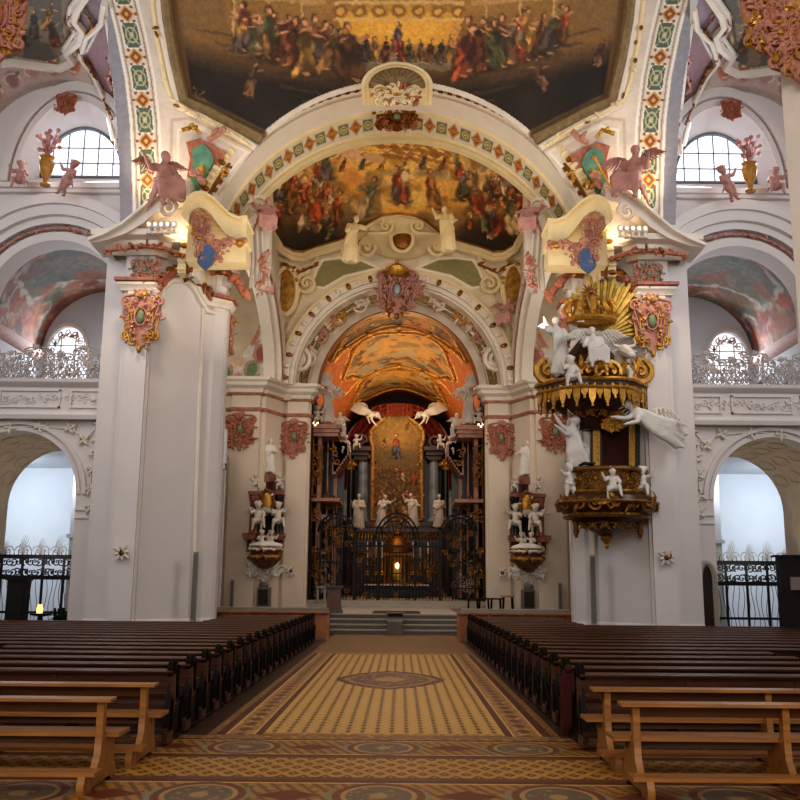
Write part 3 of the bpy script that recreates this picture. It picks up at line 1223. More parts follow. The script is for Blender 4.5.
    mb.box(min(sg * (WX - 2.6), sg * (WX + 2.6)), max(sg * (WX - 2.6), sg * (WX + 2.6)), 30.6, 31.1, WZ - .28, WZ - .1)
    mb.box(min(sg * (WX - 2.5), sg * (WX + 2.5)), max(sg * (WX - 2.5), sg * (WX + 2.5)), 30.75, 31.1, WZ - .4, WZ - .28)
    # stepped archivolt over the gallery arch
    for r0, r1, y in ((UR, UR + .3, 30.85), (UR + .55, UR + .8, 30.7), (UR + .8, UR + 1.15, 30.5), (UR + 1.15, UR + 1.5, 30.35)):
        mb.ring(sg * AX, UZ, r0, r1, y, 31.0, n=48)
    struct(mb.build('wall_%s_clerestory' % side, PLASTER, ang=30))
    mb = MB()
    pts = [(sg * AX + (UR + .42) * math.cos(a), 30.85, UZ + (UR + .42) * math.sin(a)) for a in [PI * i / 60 for i in range(61)]]
    garland(mb, pts, .12, 3, 0, 1, 1.6)
    tag(mb.build('arch_garland', [ROSE, PINKD]), 'thin rose leaf garland along the gallery arch, %s side' % side, 'garland')
    # window glass with leaded bars
    mb = MB()
    gl = [(sg * x, 32.42, z) for x, z in inner]
    mb.prism(gl, (0, .04, 0))
    w = struct(mb.build('window_%d' % (1 + L), emit('window_daylight', '#eef4ff', 1.25)))
    mb = MB()
    for k in range(-2, 3):
        xx = 11.5 + k * .55
        top = 16.35 + 1.5 * 1.3 * math.sqrt(max(.02, 1 - ((xx - 11.5) / 1.5) ** 2))
        mb.box(sg * xx - .016, sg * xx + .016, 32.34, 32.4, 16.35, top)
    for z in (16.9, 17.5):
        hw = 1.5 * math.sqrt(max(0, 1 - ((z - 16.35) / 1.95) ** 2))
        mb.box(sg * 11.5 - hw, sg * 11.5 + hw, 32.34, 32.4, z - .014, z + .014)
    mb.ring(sg * 11.5, 16.35, 1.44, 1.52, 32.3, 32.42, e=1.3)
    mb.box(sg * 11.5 - 1.5, sg * 11.5 + 1.5, 32.3, 32.42, 16.33, 16.41)
    mb.build('window_bars', mat('lead_%s' % side, '#70767c', .6), w)
    # room behind the gallery: painted tunnel vault, back wall with a framed window
    cv = Canvas(0, 0, 100, 60, 1.6, (176, 128, 112), seed=5 + L)
    cv.mottle(.5, 14)
    cv.tint((150, 90, 95), 18, .8)
    cv.tint((96, 122, 100), 22, .7, .58)
    cv.tint((176, 96, 58), 20, .75, .6)
    for k in range(26):
        xx, yy = cv.rng.random(2) * (100, 60)
        cv.ell(xx, yy, 2 + 5 * cv.rng.random(), 1.5 + 2 * cv.rng.random(), [(205, 190, 180), (188, 92, 60), (120, 75, 80), (85, 110, 90)][k % 4], cv.rng.random() * 3, a=.8)
    for k in range(26):
        a, b2, t0 = cv.rng.random() * 100, cv.rng.random() * 60, cv.rng.random() * 6
        cv.line([(a + (3 + .6 * t) * math.cos(t + t0), b2 + (3 + .6 * t) * math.sin(t + t0)) for t in np.linspace(0, 4, 9)], .7, (206, 188, 176), .9)
    cv.poly([(22, 14), (50, 6), (78, 14), (82, 34), (50, 44), (18, 34)], (104, 108, 96), .75)
    cv.line([(22, 14), (50, 6), (78, 14), (82, 34), (50, 44), (18, 34), (22, 14)], 1.2, (206, 192, 180), .9)
    cv.tint((176, 92, 56), 16, .6, .55)
    cv.brush(1.6, 5, .2)
    cv.c *= .85

    def tun(x, y):
        a = PI * x / 100
        return np.stack([-11.85 + 2.62 * np.cos(a), 31.7 + 6.0 * y / 60, UZ - .1 + 2.62 * np.sin(a)], -1)
    struct(cv.mesh('ceiling_%s_gallery' % side, tun))
    mb = MB()
    mb.box(min(sg * 8.9, sg * 9.25), max(sg * 8.9, sg * 9.25), 31.8, 38, 8.2, UZ)
    mb.box(min(sg * 14.45, sg * 14.8), max(sg * 14.45, sg * 14.8), 31.8, 38, 8.2, UZ)
    # back wall pierced by an arched window
    slab(mb, upoly(13.45, 9.2, 10.9, .85, 8.6, 15.5, 14.2, e=1.5), 37.6, .3)
    slab(mb, [(8.6, 8.0), (15.5, 8.0), (15.5, 9.2), (8.6, 9.2)], 37.6, .3)
    mb.box(min(sg * 8.6, sg * 15.5), max(sg * 8.6, sg * 15.5), 30.4, 38, 7.1, 7.4)
    struct(mb.build('wall_%s_gallery' % side, COOLW, ang=30))
    mb = MB()
    slab(mb, [(12.6, 9.2)] + [(13.45 - .85 * math.cos(PI * i / 16), 10.9 + 1.28 * math.sin(PI * i / 16)) for i in range(17)] + [(14.3, 9.2)], 37.8, .04)
    w = struct(mb.build('window_%d' % (3 + L), emit('gallery_daylight', '#f2f6ff', 1.0)))
    mb = MB()
    for k in range(9):
        a = PI * k / 8
        mb.M = Matrix.Translation((sg * 13.45 + .72 * math.cos(a), 37.7, 10.8 + 1.1 * math.sin(a)))
        spiral(mb, 0, 0, .16, 1.2, a, 1, .03, k % 2, tail=(.15, -.2))
        leaf(mb, 0, 0, .25, .12, a + 2, 2 if k % 3 == 0 else 0)
    mb.M = None
    for xx in (-.3, .3):
        mb.box(sg * 13.45 + xx - .02, sg * 13.45 + xx + .02, 37.7, 37.76, 9.2, 12)
    for zz in (10.2, 10.8, 11.4):
        mb.box(sg * 13.45 - .8, sg * 13.45 + .8, 37.7, 37.76, zz - .02, zz + .02)
    mb.ring(sg * 13.45, 10.9, .85, .95, 37.5, 37.7, e=1.5)
    mb.build('window_tracery', [WARMW, ROSE, GREENP], w)
    mb = MB()
    mb.sweep([(sg * 14.45, 37.5), (sg * 14.45, 31.8)], [(0, 10.6), (.1, 10.65), (.25, 10.85), (.27, 11.0), (0, 11.05)], 1 if L else -1)
    struct(mb.build('trim_%d' % (9 + L), ROSE))
    # aisle behind the lower arch
    mb = MB()
    mb.box(min(sg * 8, sg * 20), max(sg * 8, sg * 20), 44.0, 44.3, 0, 9)
    mb.box(min(sg * 8, sg * 20), max(sg * 8, sg * 20), 36.3, 44.3, 7.1, 7.4)
    mb.box(min(sg * 19.7, sg * 20), max(sg * 19.7, sg * 20), 36, 44.0, 0, 8)
    mb.box(min(sg * 11.6, sg * 12.55), max(sg * 11.6, sg * 12.55), 36.9, 37.9, 0, 7.2)
    mb.box(min(sg * 11.5, sg * 12.65), max(sg * 11.5, sg * 12.65), 36.85, 37.9, 3.6, 3.75)
    struct(mb.build('wall_%s_aisle' % side, COOLW))
    # outer side wall of the nave bay in front
    mb = MB()
    mb.box(min(sg * 15.4, sg * 15.8), max(sg * 15.4, sg * 15.8), 4, 31, 0, 20)
    struct(mb.build('wall_%s_outer' % side, PLASTER))


for L in (False, True):
    MIRROR[0] = L
    bay('right' if L else 'left')
MIRROR[0] = False

# ------------------------------------------------------------------ nave vault
def dvault(x, y):
    return 29.3 - 2.6 * np.clip((220 - y) / 220, 0, 2) ** 1.3


ARCX, ARCY, ARCR = 397.5, 279.0, 199.0
cv = Canvas(108, -60, 690, 232, 1.25, (216, 204, 192), seed=11)
fr = [(160, -60), (167, 20), (184, 100), (262, 139)] + [(ARCX + ARCR * math.cos(a), ARCY - ARCR * math.sin(a)) for a in np.linspace(PI * .745, PI * .255, 24)] + [(536, 138), (616, 98), (634, 20), (640, -60)]
cv.mottle(.1, 20)
inside = cv.inpoly(fr)
sv = cv.c.copy()
# dark ground, brown stepped terrace, golden hall above
cv.c[:] = np.array((33, 24, 19))
cv.mottle(.5, 30)
hall = np.clip((95 - cv.y - 0.0012 * (cv.x - 398) ** 2 * .55 + 0) / 30, 0, 1)
cv.blend(hall, (118, 86, 48))
cv.blend(np.clip((38 - cv.y) / 30, 0, 1) * np.clip(1.2 - abs(cv.x - 398) / 190, 0, 1), (158, 118, 62))
for k in range(0, 13, 2):   # terrace steps on both sides
    for q in (-1, 1):
        x0, y0 = 398 + q * (205 - 11 * k), 28 + 7.2 * k
        cv.line([(x0, y0), (x0 - q * 46, y0 + 9)], 1.6, (74, 56, 40), .6)
cv.poly([(335, 12), (465, 12), (455, 44), (345, 44)], (196, 142, 56), .9)
cv.ell(398, 28, 42, 18, (226, 168, 70), soft=.8)
for q in (-1, 1):   # painted columns and cornices of the hall
    for k in range(3):
        xx = 398 + q * (90 + 34 * k)
        cv.poly([(xx - 6, -60), (xx + 6, -60), (xx + 5 + q * 3, 46), (xx - 5 + q * 3, 46)], (142, 108, 70), .75)
        cv.line([(xx - 5, -60), (xx - 4 + q * 3, 46)], 1.2, (196, 160, 104), .7)
    cv.line([(398 + q * 75, 2), (398 + q * 225, -10)], 3, (178, 140, 86), .8)
    cv.poly([(398 + q * 205, -60), (398 + q * 240, -60), (398 + q * 232, 40), (398 + q * 170, 18)], (120, 92, 58), .7)
for k in range(7):
    cv.ell(340 + 19.5 * k, 11, 7, 6, (120, 84, 40), a=.9)
    cv.ell(340 + 19.5 * k, 11, 4, 3.5, (212, 162, 82), a=.9)
cv.line([(335, 2), (462, 2)], 2, (206, 168, 110), .8)
cv.line([(335, 19), (462, 19)], 1.6, (206, 168, 110), .8)
cv.poly([(300, 58), (500, 58), (488, 70), (312, 70)], (120, 104, 82), .9)    # a table
cv.poly([(312, 60), (488, 60), (484, 64), (316, 64)], (168, 150, 122), .8)
ROB = [(156, 66, 44), (78, 84, 56), (128, 92, 52), (92, 58, 40), (70, 62, 66), (168, 124, 62), (96, 50, 34), (150, 138, 108)]
for k in range(16):
    xx = 330 + k * 9
    cv.fig(xx, 60 + cv.rng.random() * 3, 24 + 6 * cv.rng.random(), ROB[k % 8], lean=cv.rng.random() * .5 - .25)
cv.fig(398, 56, 36, (170, 70, 54), (96, 82, 96), skin=(226, 176, 130))
for q, n in ((-1, 17), (1, 17)):
    for k in range(n):
        xx = 398 + q * (58 + 100 * (k / n) + 10 * cv.rng.random())
        yy = 70 - 22 * (k / n) + 10 * cv.rng.random() - 4
        cv.fig(xx, yy, 38 + 18 * cv.rng.random(), ROB[int(cv.rng.random() * 8)], ROB[int(cv.rng.random() * 8)], lean=cv.rng.random() * .9 - .45, seat=cv.rng.random() < .4)
for (xx, yy, h, c, l) in ((300, 76, 62, 5, .05), (288, 66, 52, 6, .2), (350, 82, 64, 3, -.1), (458, 78, 56, 0, .35), (472, 72, 58, 6, .3), (500, 68, 52, 1, -.2), (322, 70, 44, 2, .6)):
    cv.fig(xx, yy, h, ROB[c], lean=l, seat=h > 60)
for (xx, yy, h, l) in ((247, 96, 36, .3), (208, 112, 28, -.9), (545, 90, 34, -.4), (596, 66, 30, .3)):
    cv.fig(xx, yy, h, (92, 66, 46), skin=(140, 100, 68), lean=l)
cv.brush(1.3, 5, .12)
cv.c *= 1.1
fres = cv.c.copy()
cv.c = np.where(inside[..., None], fres, sv)
# pendentives: warm grey panels with a line border
for q in (-1, 1):
    X = lambda a: 398 + q * (a - 398)
    cv.line([(X(190), 118), (X(255), 150), (X(235), 178), (X(205), 205), (X(170), 205), (X(172), 120), (X(190), 118)], 1.6, (188, 170, 152), .8)
    cv.line([(X(195), 126), (X(247), 152), (X(226), 176), (X(200), 198), (X(178), 198), (X(178), 130), (X(195), 126)], 1.2, (236, 226, 212), .9)
    cv.line([(X(164), -60), (X(175), 20), (X(188), 97), (X(262), 134)], 5, (120, 92, 62), .9)
# rib: white band with green panels and red lozenges, grey strip outside it
ribL = lambda y: 106 + np.clip((y + 40) / 240, 0, 1) ** .7 * 29
keep = (np.hypot(cv.x - ARCX, cv.y - ARCY) > ARCR - 6) & (cv.y < 225)
cv.keep = keep
for q in (-1, 1):
    xx = np.where(q < 0, cv.x, 796 - cv.x)
    lx = 131.5 + 28.5 * np.clip(1 - ((200 - cv.y) / 240), -.2, 1) ** 1 - 10 + 0 * cv.y
    lx = np.interp(cv.y, [-60, 0, 35, 78, 120, 162, 200, 240], [88, 107.5, 116, 124.5, 129.5, 131.5, 132.5, 133])
    cv.keep &= ~((xx < lx - 13) & (xx < 398))
    t = xx - lx
    cv.blend((t < 0) & (xx < 260), (150, 148, 156))
    cv.blend((t >= 0) & (t < 31) & (xx < 260), (216, 208, 198))
    cv.blend((abs(t - 1.5) < 1.2) | (abs(t - 29.5) < 1.2), (238, 232, 224))
    cv.blend(((abs(t - 4.5) < .9) | (abs(t - 26.5) < .9)), (176, 150, 128))
    for yc in (-8, 35, 78, 120, 162, 196):
        dy = cv.y - yc
        p = (abs(t - 15.5) < 9) & (abs(dy) < 14) & (abs(t - 15.5) + abs(dy) < 20)
        cv.blend(p, (232, 226, 214))
        p2 = (abs(t - 15.5) < 7.6) & (abs(dy) < 12.4) & (abs(t - 15.5) + abs(dy) < 17.6)
        cv.blend(p2, (88, 106, 90))
        rr = np.hypot(t - 15.5, dy * .75)
        cv.blend(p2 & (abs(rr - 5.5) < .7), (190, 180, 140))
        cv.blend(p2 & (rr < 2.2), (216, 196, 140))
        cv.blend(p2 & (abs(abs(t - 15.5) - abs(dy) * .6) < .6), (186, 186, 160))
    for yc in (-28, 14, 57, 100, 141, 180):
        p = abs(t - 15.5) / 7 + abs(cv.y - yc) / 8
        cv.blend(p < 1.15, (206, 160, 84))
        cv.blend(p < .85, (140, 76, 50))
        cv.blend(p < .35, (214, 168, 90))
        for dx_, dy_ in ((-9, 0), (9, 0), (-6, -7), (6, -7), (-6, 7), (6, 7)):
            cv.blend(np.hypot(t - 15.5 - dx_, cv.y - yc - dy_) < 1.6, (150, 84, 48))
struct(cv.mesh('ceiling', lambda x, y: PA(x, y, dvault(x, y))))

# gilded and white frame of the ceiling picture, moulded
fr_pts = fr[:4]
for L in (False, True):
    mb = MB()
    pts = [P((796 - a) if L else a, b, dvault(a, b) - .1) for a, b in [(160, -60), (163, -20), (167, 20), (174, 60), (184, 100), (210, 112), (236, 126), (262, 139)]]
    mb.tube(pts, .2, 8, 0)
    pts2 = [P((796 - a) if L else a, b, dvault(a, b) - .15) for a, b in [(153, -60), (156, -20), (160, 20), (167, 60), (178, 106), (206, 119), (232, 133), (256, 148)]]
    mb.tube(pts2, .13, 8, 1)
    garland(mb, [P((796 - a) if L else a, b, dvault(a, b) - .25) for a, b in [(148, -40), (152, 0), (157, 40), (165, 80), (172, 100), (200, 117), (228, 131), (250, 146)]], .17, 8 + L, 2, 3, .55)
    struct(mb.build('trim_%d' % (11 + L), [FRAMEG, WARMW, YELLOWW, GOLDD]))

# ------------------------------------------------------------------ great transverse arch (front, soffit, ornament band)
AZ = 11.58
mb = MB()
for r0, r1, y0, y1, m_ in ((6.42, 6.62, 29.15, 32.4, 0), (6.52, 6.75, 28.95, 29.3, 0), (6.7, 6.95, 28.75, 29.3, 1), (6.6, 6.68, 28.85, 29.0, 2)):
    mb.ring(0, AZ, r0, r1, y0, y1, PI * .0, PI, 72, m_)
mb.ring(0, AZ, 6.28, 6.5, 32.2, 32.5, 0, PI, 72, 1)
mb.ring(0, AZ, 6.34, 6.44, 30.3, 30.45, 0, PI, 72, 1)
mb.ring(0, AZ, 6.34, 6.44, 31.9, 32.05, 0, PI, 72, 1)
for i in range(84):   # scalloped leaf edge
    a = PI * (i + .5) / 84
    mb.ball((6.82 * math.cos(a), 28.72, AZ + 6.82 * math.sin(a)), (.1, .1, .16), 6, 4, Matrix.Rotation(PI / 2 - a, 3, 'Y'), 1 if i % 4 else 2)
for i in range(66):   # dentils
    a = PI * (i + .5) / 66
    mb.ring(0, AZ, 6.5, 6.64, 28.88, 28.97, a - .012, a + .012, 1, 2)
struct(mb.build('trim_13', [WARMW, YELLOWW, GOLDD], ang=30))
# painted ornament band on its underside
cv = Canvas(0, 0, 300, 14, 3, (222, 212, 198), seed=3)
for k in range(46):
    xc = 300 * (k + .5) / 46
    if k % 2:
        cv.blend((abs(cv.x - xc) < 3.0) & (abs(cv.y - 7) < 4.6), (200, 182, 140))
        cv.blend((abs(cv.x - xc) < 2.6) & (abs(cv.y - 7) < 3.9), (112, 124, 98))
        cv.blend((abs(np.hypot((cv.x - xc) * 1.5, (cv.y - 7) * 1.1) - 2.6) < .5), (206, 186, 120))
        cv.blend(np.hypot(cv.x - xc, cv.y - 7) < 1, (214, 190, 120))
    else:
        p = abs(cv.x - xc) / 3.0 + abs(cv.y - 7) / 5.5
        cv.blend(p < 1.1, (206, 150, 74))
        cv.blend(p < .75, (152, 86, 54))
        cv.blend(p < .3, (220, 176, 96))
        cv.blend((abs(cv.x - xc) < 3.3) & (abs(cv.y - 7) < .8), (190, 130, 66))
struct(cv.mesh('trim_14', lambda x, y: np.stack([6.41 * np.cos(PI * x / 300), 30.45 + 1.45 * y / 14, AZ + 6.41 * np.sin(PI * x / 300)], -1)))

# ------------------------------------------------------------------ painted side-bay vaults
def dside(x, y):
    r = np.hypot(x - 64, (y - 185) * .92)
    return 31.0 - 0.055 * np.clip(r - 92, 0, 200)


for L in (False, True):
    MIRROR[0] = L
    cv = Canvas(-90, -70, 136, 215, 1.3, (134, 118, 128), seed=21 + L)
    cv.mottle(.25, 25)
    r = np.hypot(cv.x - 64, (cv.y - 185) * .92)
    th = np.arctan2(185 - cv.y, cv.x - 64)
    # violet-grey outer strip, white-pink painted band above the window, green-grey upper picture
    cv.blend((r < 128) & (cv.x < 100), (196, 180, 172))
    for k in range(16):
        a = PI * (k + .5) / 16
        x0, y0 = 64 + 110 * math.cos(a), 185 - 110 * math.sin(a) / .92
        cv.ell(x0, y0, 9, 6, [(176, 92, 58), (190, 150, 140), (150, 110, 110), (196, 120, 84)][k % 4], -a, a=.85)
        cv.line([(x0 + 8 * math.cos(t), y0 + 6 * math.sin(t)) for t in np.linspace(a, a + 4, 10)], .8, (226, 214, 204), .9)
        cv.ell(x0 + 5, y0 - 6, 3, 2, (120, 110, 70), a, a=.8)
    up = cv.inpoly([(-90, -70), (66, -70), (80, -10), (64, 24), (70, 50), (50, 62), (10, 56), (-20, 60), (-90, 70)])
    cv.blend(up, (98, 92, 84))
    cv.blend(up & (vnoise(cv.h, cv.w, 18, cv.rng) > .5), (132, 116, 98))
    for k in range(8):
        cv.fig(-10 + 11 * k, 46 - 8 * (k % 3), 30, ROB[k % 8], lean=.3 * (k % 3 - 1))
    cv.line([(86, -70), (90, -12), (74, 12), (80, 34), (66, 54), (72, 64), (52, 70), (10, 62), (-20, 66), (-90, 76)], 3.2, (218, 212, 206), 1)
    cv.line([(79, -70), (83, -12), (67, 12), (73, 34), (61, 50)], 1.4, (176, 160, 150), 1)
    vio = cv.inpoly([(98, 30), (106, 24), (112, 60), (116, 110), (114, 140), (108, 108), (96, 78), (82, 60)])
    cv.blend(vio, (138, 108, 112))
    cv.line([(98, 30), (82, 60), (96, 78), (108, 108), (114, 140)], 1.3, (222, 214, 208), 1)
    cv.line([(98, 30), (106, 20), (112, 58), (117, 110), (116, 150)], 1.3, (222, 214, 208), 1)
    cv.line([(104, 10), (100, 26), (84, 40), (80, 58)], 2.2, (214, 206, 200), 1)
    cv.line([(76, 48), (92, 78), (106, 108)], 1.6, (120, 92, 56), .9)
    cv.keep = (r > 91) & (cv.x < np.interp(cv.y, [-60, 0, 35, 78, 120, 162, 200, 240], [88, 107.5, 116, 124.5, 129.5, 131.5, 132.5, 133]) - 6)
    o = cv.mesh('ceiling_%s_bay' % ('right' if L else 'left'), lambda x, y: PA(x, y, dside(x, y)) * np.array([1, 1, 1]))
    struct(o)
    mb = MB()
    for pts, rr, m_ in (([(112, 48), (108, 58), (112, 66), (108, 80), (113, 92)], .07, 0), ([(120, 120), (123, 128), (119, 138), (122, 148)], .09, 0), ([(124, 152), (127, 160), (125, 172), (128, 180), (124, 186), (121, 184)], .08, 1),
                        ([(78, 50), (90, 66), (98, 84), (106, 104), (112, 120)], .06, 1), ([(66, 22), (72, 14), (80, 22), (74, 30), (68, 26)], .05, 0), ([(84, 12), (94, 26), (88, 34), (78, 36)], .05, 1)):
        p3 = [Q(a, b, float(dside(a, b)) - .15) for a, b in pts]
        garland(mb, p3, rr * 1.8, int(pts[0][0]), m_, 0 if m_ else 1, .8)
    for pts, rr in (([(88, -60), (91, -12), (76, 10), (74, 20), (82, 30), (78, 42), (66, 52), (72, 62), (60, 68), (40, 66), (10, 62), (-20, 66), (-80, 76)], .16), ([(82, -60), (85, -14), (70, 8), (68, 22), (75, 32), (64, 48)], .07), ([(104, 4), (101, 24), (86, 38), (80, 58), (92, 74), (106, 104), (114, 140)], .1), ([(106, 18), (112, 58), (117, 108), (116, 150)], .07)):
        mb.tube([Q(a, b, float(dside(a, b)) - .08) for a, b in pts], rr, 6, 2)
    tag(mb.build('vault_stucco', [ROSE, GOLDD, WARMW]), 'rose and gold stucco sprays on the violet side vault, %s side' % ('right' if L else 'left'), 'stucco relief')
MIRROR[0] = False

# shell of the vault nearer than the frame, closing the room above
def dnear(x, y):
    return 0


mb = MB()
rows = []
for yy in (-8, 0, 8, 14, 19, 23, 26.4):
    rows.append([(x, yy, 21.5 + 3.2 * math.cos(x / 15.8 * PI / 2)) for x in np.linspace(-15.8, 15.8, 17)])
mb.grid(rows)
struct(mb.build('ceiling_nave', CREAM))
# ------------------------------------------------------------------ second bay: vault picture and the wall over the choir arch
CHX, CHY, CHR = 398.0, 386.0, 116.0


def dsecond(x, y):
    d = 46.3 - 9.0 * np.clip((256 - y) / 130, 0, 1) ** 1.15 + np.clip((y - 256) / 130, 0, 1) * .9
    return d - 3.0 * np.clip((abs(x - 398) - 112) / 45, 0, 1.3) ** 1.5 * np.clip((400 - y) / 150, 0, 1)


cv = Canvas(226, 112, 572, 400, 1.7, (220, 206, 182), seed=31)
cv.mottle(.1, 18)
base = cv.c.copy()
half = [(268, 112), (269, 190), (272, 232), (281, 247), (292, 254), (303, 255), (316, 250), (326, 247), (340, 243), (356, 236), (368, 226), (382, 219), (398, 217)]
outl = half + [(796 - a, b) for a, b in half[::-1]]
ins = cv.inpoly(outl)
cv.c[:] = np.array((156, 114, 64))
cv.blend(np.clip((190 - cv.y) / 40, 0, 1), (184, 142, 76))
cv.ell(398, 185, 60, 42, (226, 176, 84), soft=.9)
cv.tint((120, 84, 48), 22, .7, .55)
cv.tint((206, 176, 122), 18, .6, .55)
cv.tint((96, 82, 66), 26, .6, .6)
# stable roof beams, a broken column, hay
for a, b in (((330, 160), (380, 128)), ((350, 172), (428, 130)), ((372, 130), (432, 170)), ((404, 128), (452, 160)), ((430, 130), (462, 152)), ((345, 140), (430, 150)), ((355, 152), (445, 160))):
    cv.line([a, b], 3.2, (140, 98, 48), .8)
    cv.line([(a[0], a[1] - 1.5), (b[0], b[1] - 1.5)], 1.2, (226, 184, 112), .8)
for k in range(6):
    for j in range(3):
        cv.poly([(376 + 12 * k + 5 * j, 133 + 9 * j), (382 + 12 * k + 5 * j, 137 + 9 * j), (377 + 12 * k + 5 * j, 141 + 9 * j), (371 + 12 * k + 5 * j, 137 + 9 * j)], (120, 76, 34), .6)
cv.poly([(340, 148), (358, 144), (362, 166), (344, 170)], (196, 156, 118), .9)
cv.ell(350, 170, 13, 10, (206, 156, 92))
cv.ell(352, 178, 9, 10, (190, 132, 70))
cv.line([(322, 156), (352, 134)], 2, (110, 74, 40), .8)
cv.blend(np.clip((cv.y - 205 - 0.0006 * 0 * cv.x) / 25, 0, 1) * np.clip((abs(cv.x - 398) - 30) / 40, 0, 1), (74, 56, 42))
for q in (-1, 1):
    cv.ell(398 + q * 98, 244, 42, 18, (52, 44, 36), soft=.5)
    cv.ell(398 + q * 122, 205, 16, 30, (106, 74, 48), soft=.5, a=.8)
RB = [(176, 80, 58), (90, 96, 76), (156, 108, 58), (206, 166, 110), (98, 92, 104), (124, 74, 46), (200, 178, 140), (146, 60, 42)]
g = cv.rng
for k in range(46):
    q = -1 if k % 2 else 1
    xx = 398 + q * (62 + 66 * g.random())
    yy = 178 + 62 * g.random()
    cv.fig(xx, yy, 22 + 14 * g.random(), RB[int(g.random() * 8)], RB[int(g.random() * 8)], lean=g.random() * .8 - .4, seat=g.random() < .4)
for k in range(6):
    cv.fig(340 + 25 * k * .8, 168 + 6 * g.random(), 16, RB[k], lean=.5)
for x_, y_, h_, c_, l_ in ((398, 203, 40, 4, -.05), (402, 202, 34, 0, .2), (436, 208, 42, 2, -.25), (362, 216, 42, 6, .45), (316, 222, 44, 7, -.2), (334, 226, 38, 5, .2), (302, 200, 36, 0, .1), (288, 214, 36, 2, .3), (480, 214, 44, 0, -.3), (498, 236, 44, 7, .1), (514, 232, 40, 6, -.2), (478, 190, 44, 3, .3), (506, 178, 38, 3, -.3), (462, 196, 28, 1, .1), (526, 218, 34, 5, 0)):
    cv.fig(x_, y_, h_, RB[c_], RB[(c_ + 3) % 8], lean=l_)
cv.brush(1.1, 4.5, .12)
cv.c *= 1.2
cv.ell(405, 176, 4, 5, (240, 214, 170))
cv.ell(375, 158, 12, 5, (216, 176, 120), .3, a=.8)
for k in range(4):
    cv.ell(366 + 5 * k, 156 + 3 * (k % 2), 2.6, 2.8, (220, 170, 128))
pic = cv.c.copy()
cv.c = np.where(ins[..., None], pic, base)
# green fields beside the arch, cream lines
for q in (-1, 1):
    X = (lambda a: a) if q < 0 else (lambda a: 796 - a)
    pl = [(311, 286), (317, 270), (323, 260), (340, 258), (358, 259), (379, 268), (345, 276), (324, 288)]
    cv.poly([(X(a), b) for a, b in pl], (144, 138, 96))
    cv.line([(X(a), b) for a, b in pl + pl[:1]], 1.2, (238, 226, 204))
    cv.line([(X(a), b) for a, b in ((276, 254), (300, 264), (318, 258), (340, 250), (372, 240), (398, 240))], 2.4, (198, 178, 146), .8)
    cv.line([(X(a), b) for a, b in ((270, 258), (296, 270), (306, 284), (296, 306), (284, 330))], 1.6, (196, 170, 140), .8)
cv.keep = (np.hypot(cv.x - CHX, (cv.y - CHY)) > CHR - 8) & ((np.hypot(cv.x - ARCX, cv.y - 307) < 205) | (cv.y > 230))
struct(cv.mesh('wall_choir_arch', lambda x, y: PA(x, y, dsecond(x, y))))


def SP(x, y, off=.12):
    return P(x, y, float(dsecond(np.float64(x), np.float64(y))) - off)


mb = MB()
lower = half[1:] + [(796 - a, b) for a, b in half[1:-1][::-1]]
mb.tube([SP(a, b) for a, b in lower], .17, 7, 0)
mb.tube([SP(a, b + 4.5, .2) for a, b in lower], .13, 7, 0)
mb.tube([SP(a, b - 3.5, .2) for a, b in lower], .05, 5, 1)
for q in (-1, 1):
    X = lambda a: a if q < 0 else 796 - a
    mb.M = Matrix.Translation(SP(X(307), 284, .25))
    spiral(mb, 0, 0, .55, 1.7, PI / 2, -q, .13, 0, tail=(q * -.6, 1.6))
    mb.M = Matrix.Translation(SP(X(352), 244, .25))
    spiral(mb, 0, 0, .4, 1.5, -PI / 2, q, .1, 0, tail=(q * -.8, .3))
    mb.M = None
    garland(mb, [SP(X(a), b, .25) for a, b in ((281, 262), (300, 272), (318, 264))], .16, 3, 1, 0, .6)
struct(mb.build('trim_15', [YELLOWW, GOLDD]))

# cartouche between the two white figures
t = root('cartouche', 'cream scrolled cartouche with a brown oval shield below the vault picture', 'cartouche', SP(402, 252, .5))
mb = MB()
mb.prism([SP(a, b, .45) for a, b in ((352, 252), (362, 238), (376, 228), (388, 220), (402, 217), (416, 220), (428, 228), (442, 238), (452, 252), (430, 250), (416, 256), (402, 258), (388, 256), (374, 250))], (0, .4, 0))
for q in (-1, 1):
    mb.M = Matrix.Translation(SP(402 + q * 36, 248, .6))
    spiral(mb, 0, 0, .5, 1.6, PI / 2, q, .12, tail=(q * -1.0, .9))
    mb.M = Matrix.Translation(SP(402 + q * 16, 226, .6))
    spiral(mb, 0, 0, .35, 1.4, -PI / 2, -q, .1, tail=(q * .9, -.4))
mb.M = None
mb.build('scrollwork', YELLOWW, t)
mb = MB()
c = SP(402, 239, .7)
mb.ball(c, (.48, .22, .6), 16, 10)
mb.build('oval_shield', GOLDD, t)
mb = MB()
mb.tube([c + Vector((.55 * math.cos(a), -.05, .68 * math.sin(a))) for a in [2 * PI * i / 24 for i in range(24)]], .1, 6, closed=True)
mb.build('rim', YELLOWW, t)
statue('stucco_figure', 'reach', YELLOWW, P(350, 264, 43.0), 2.45, 'white stucco figure standing left of the brown oval cartouche', 'statue', az=.3)
statue('stucco_figure', 'raise', YELLOWW, P(448, 253, 42.4), 2.35, 'white stucco figure leaning right of the brown oval cartouche', 'statue', az=-.3)

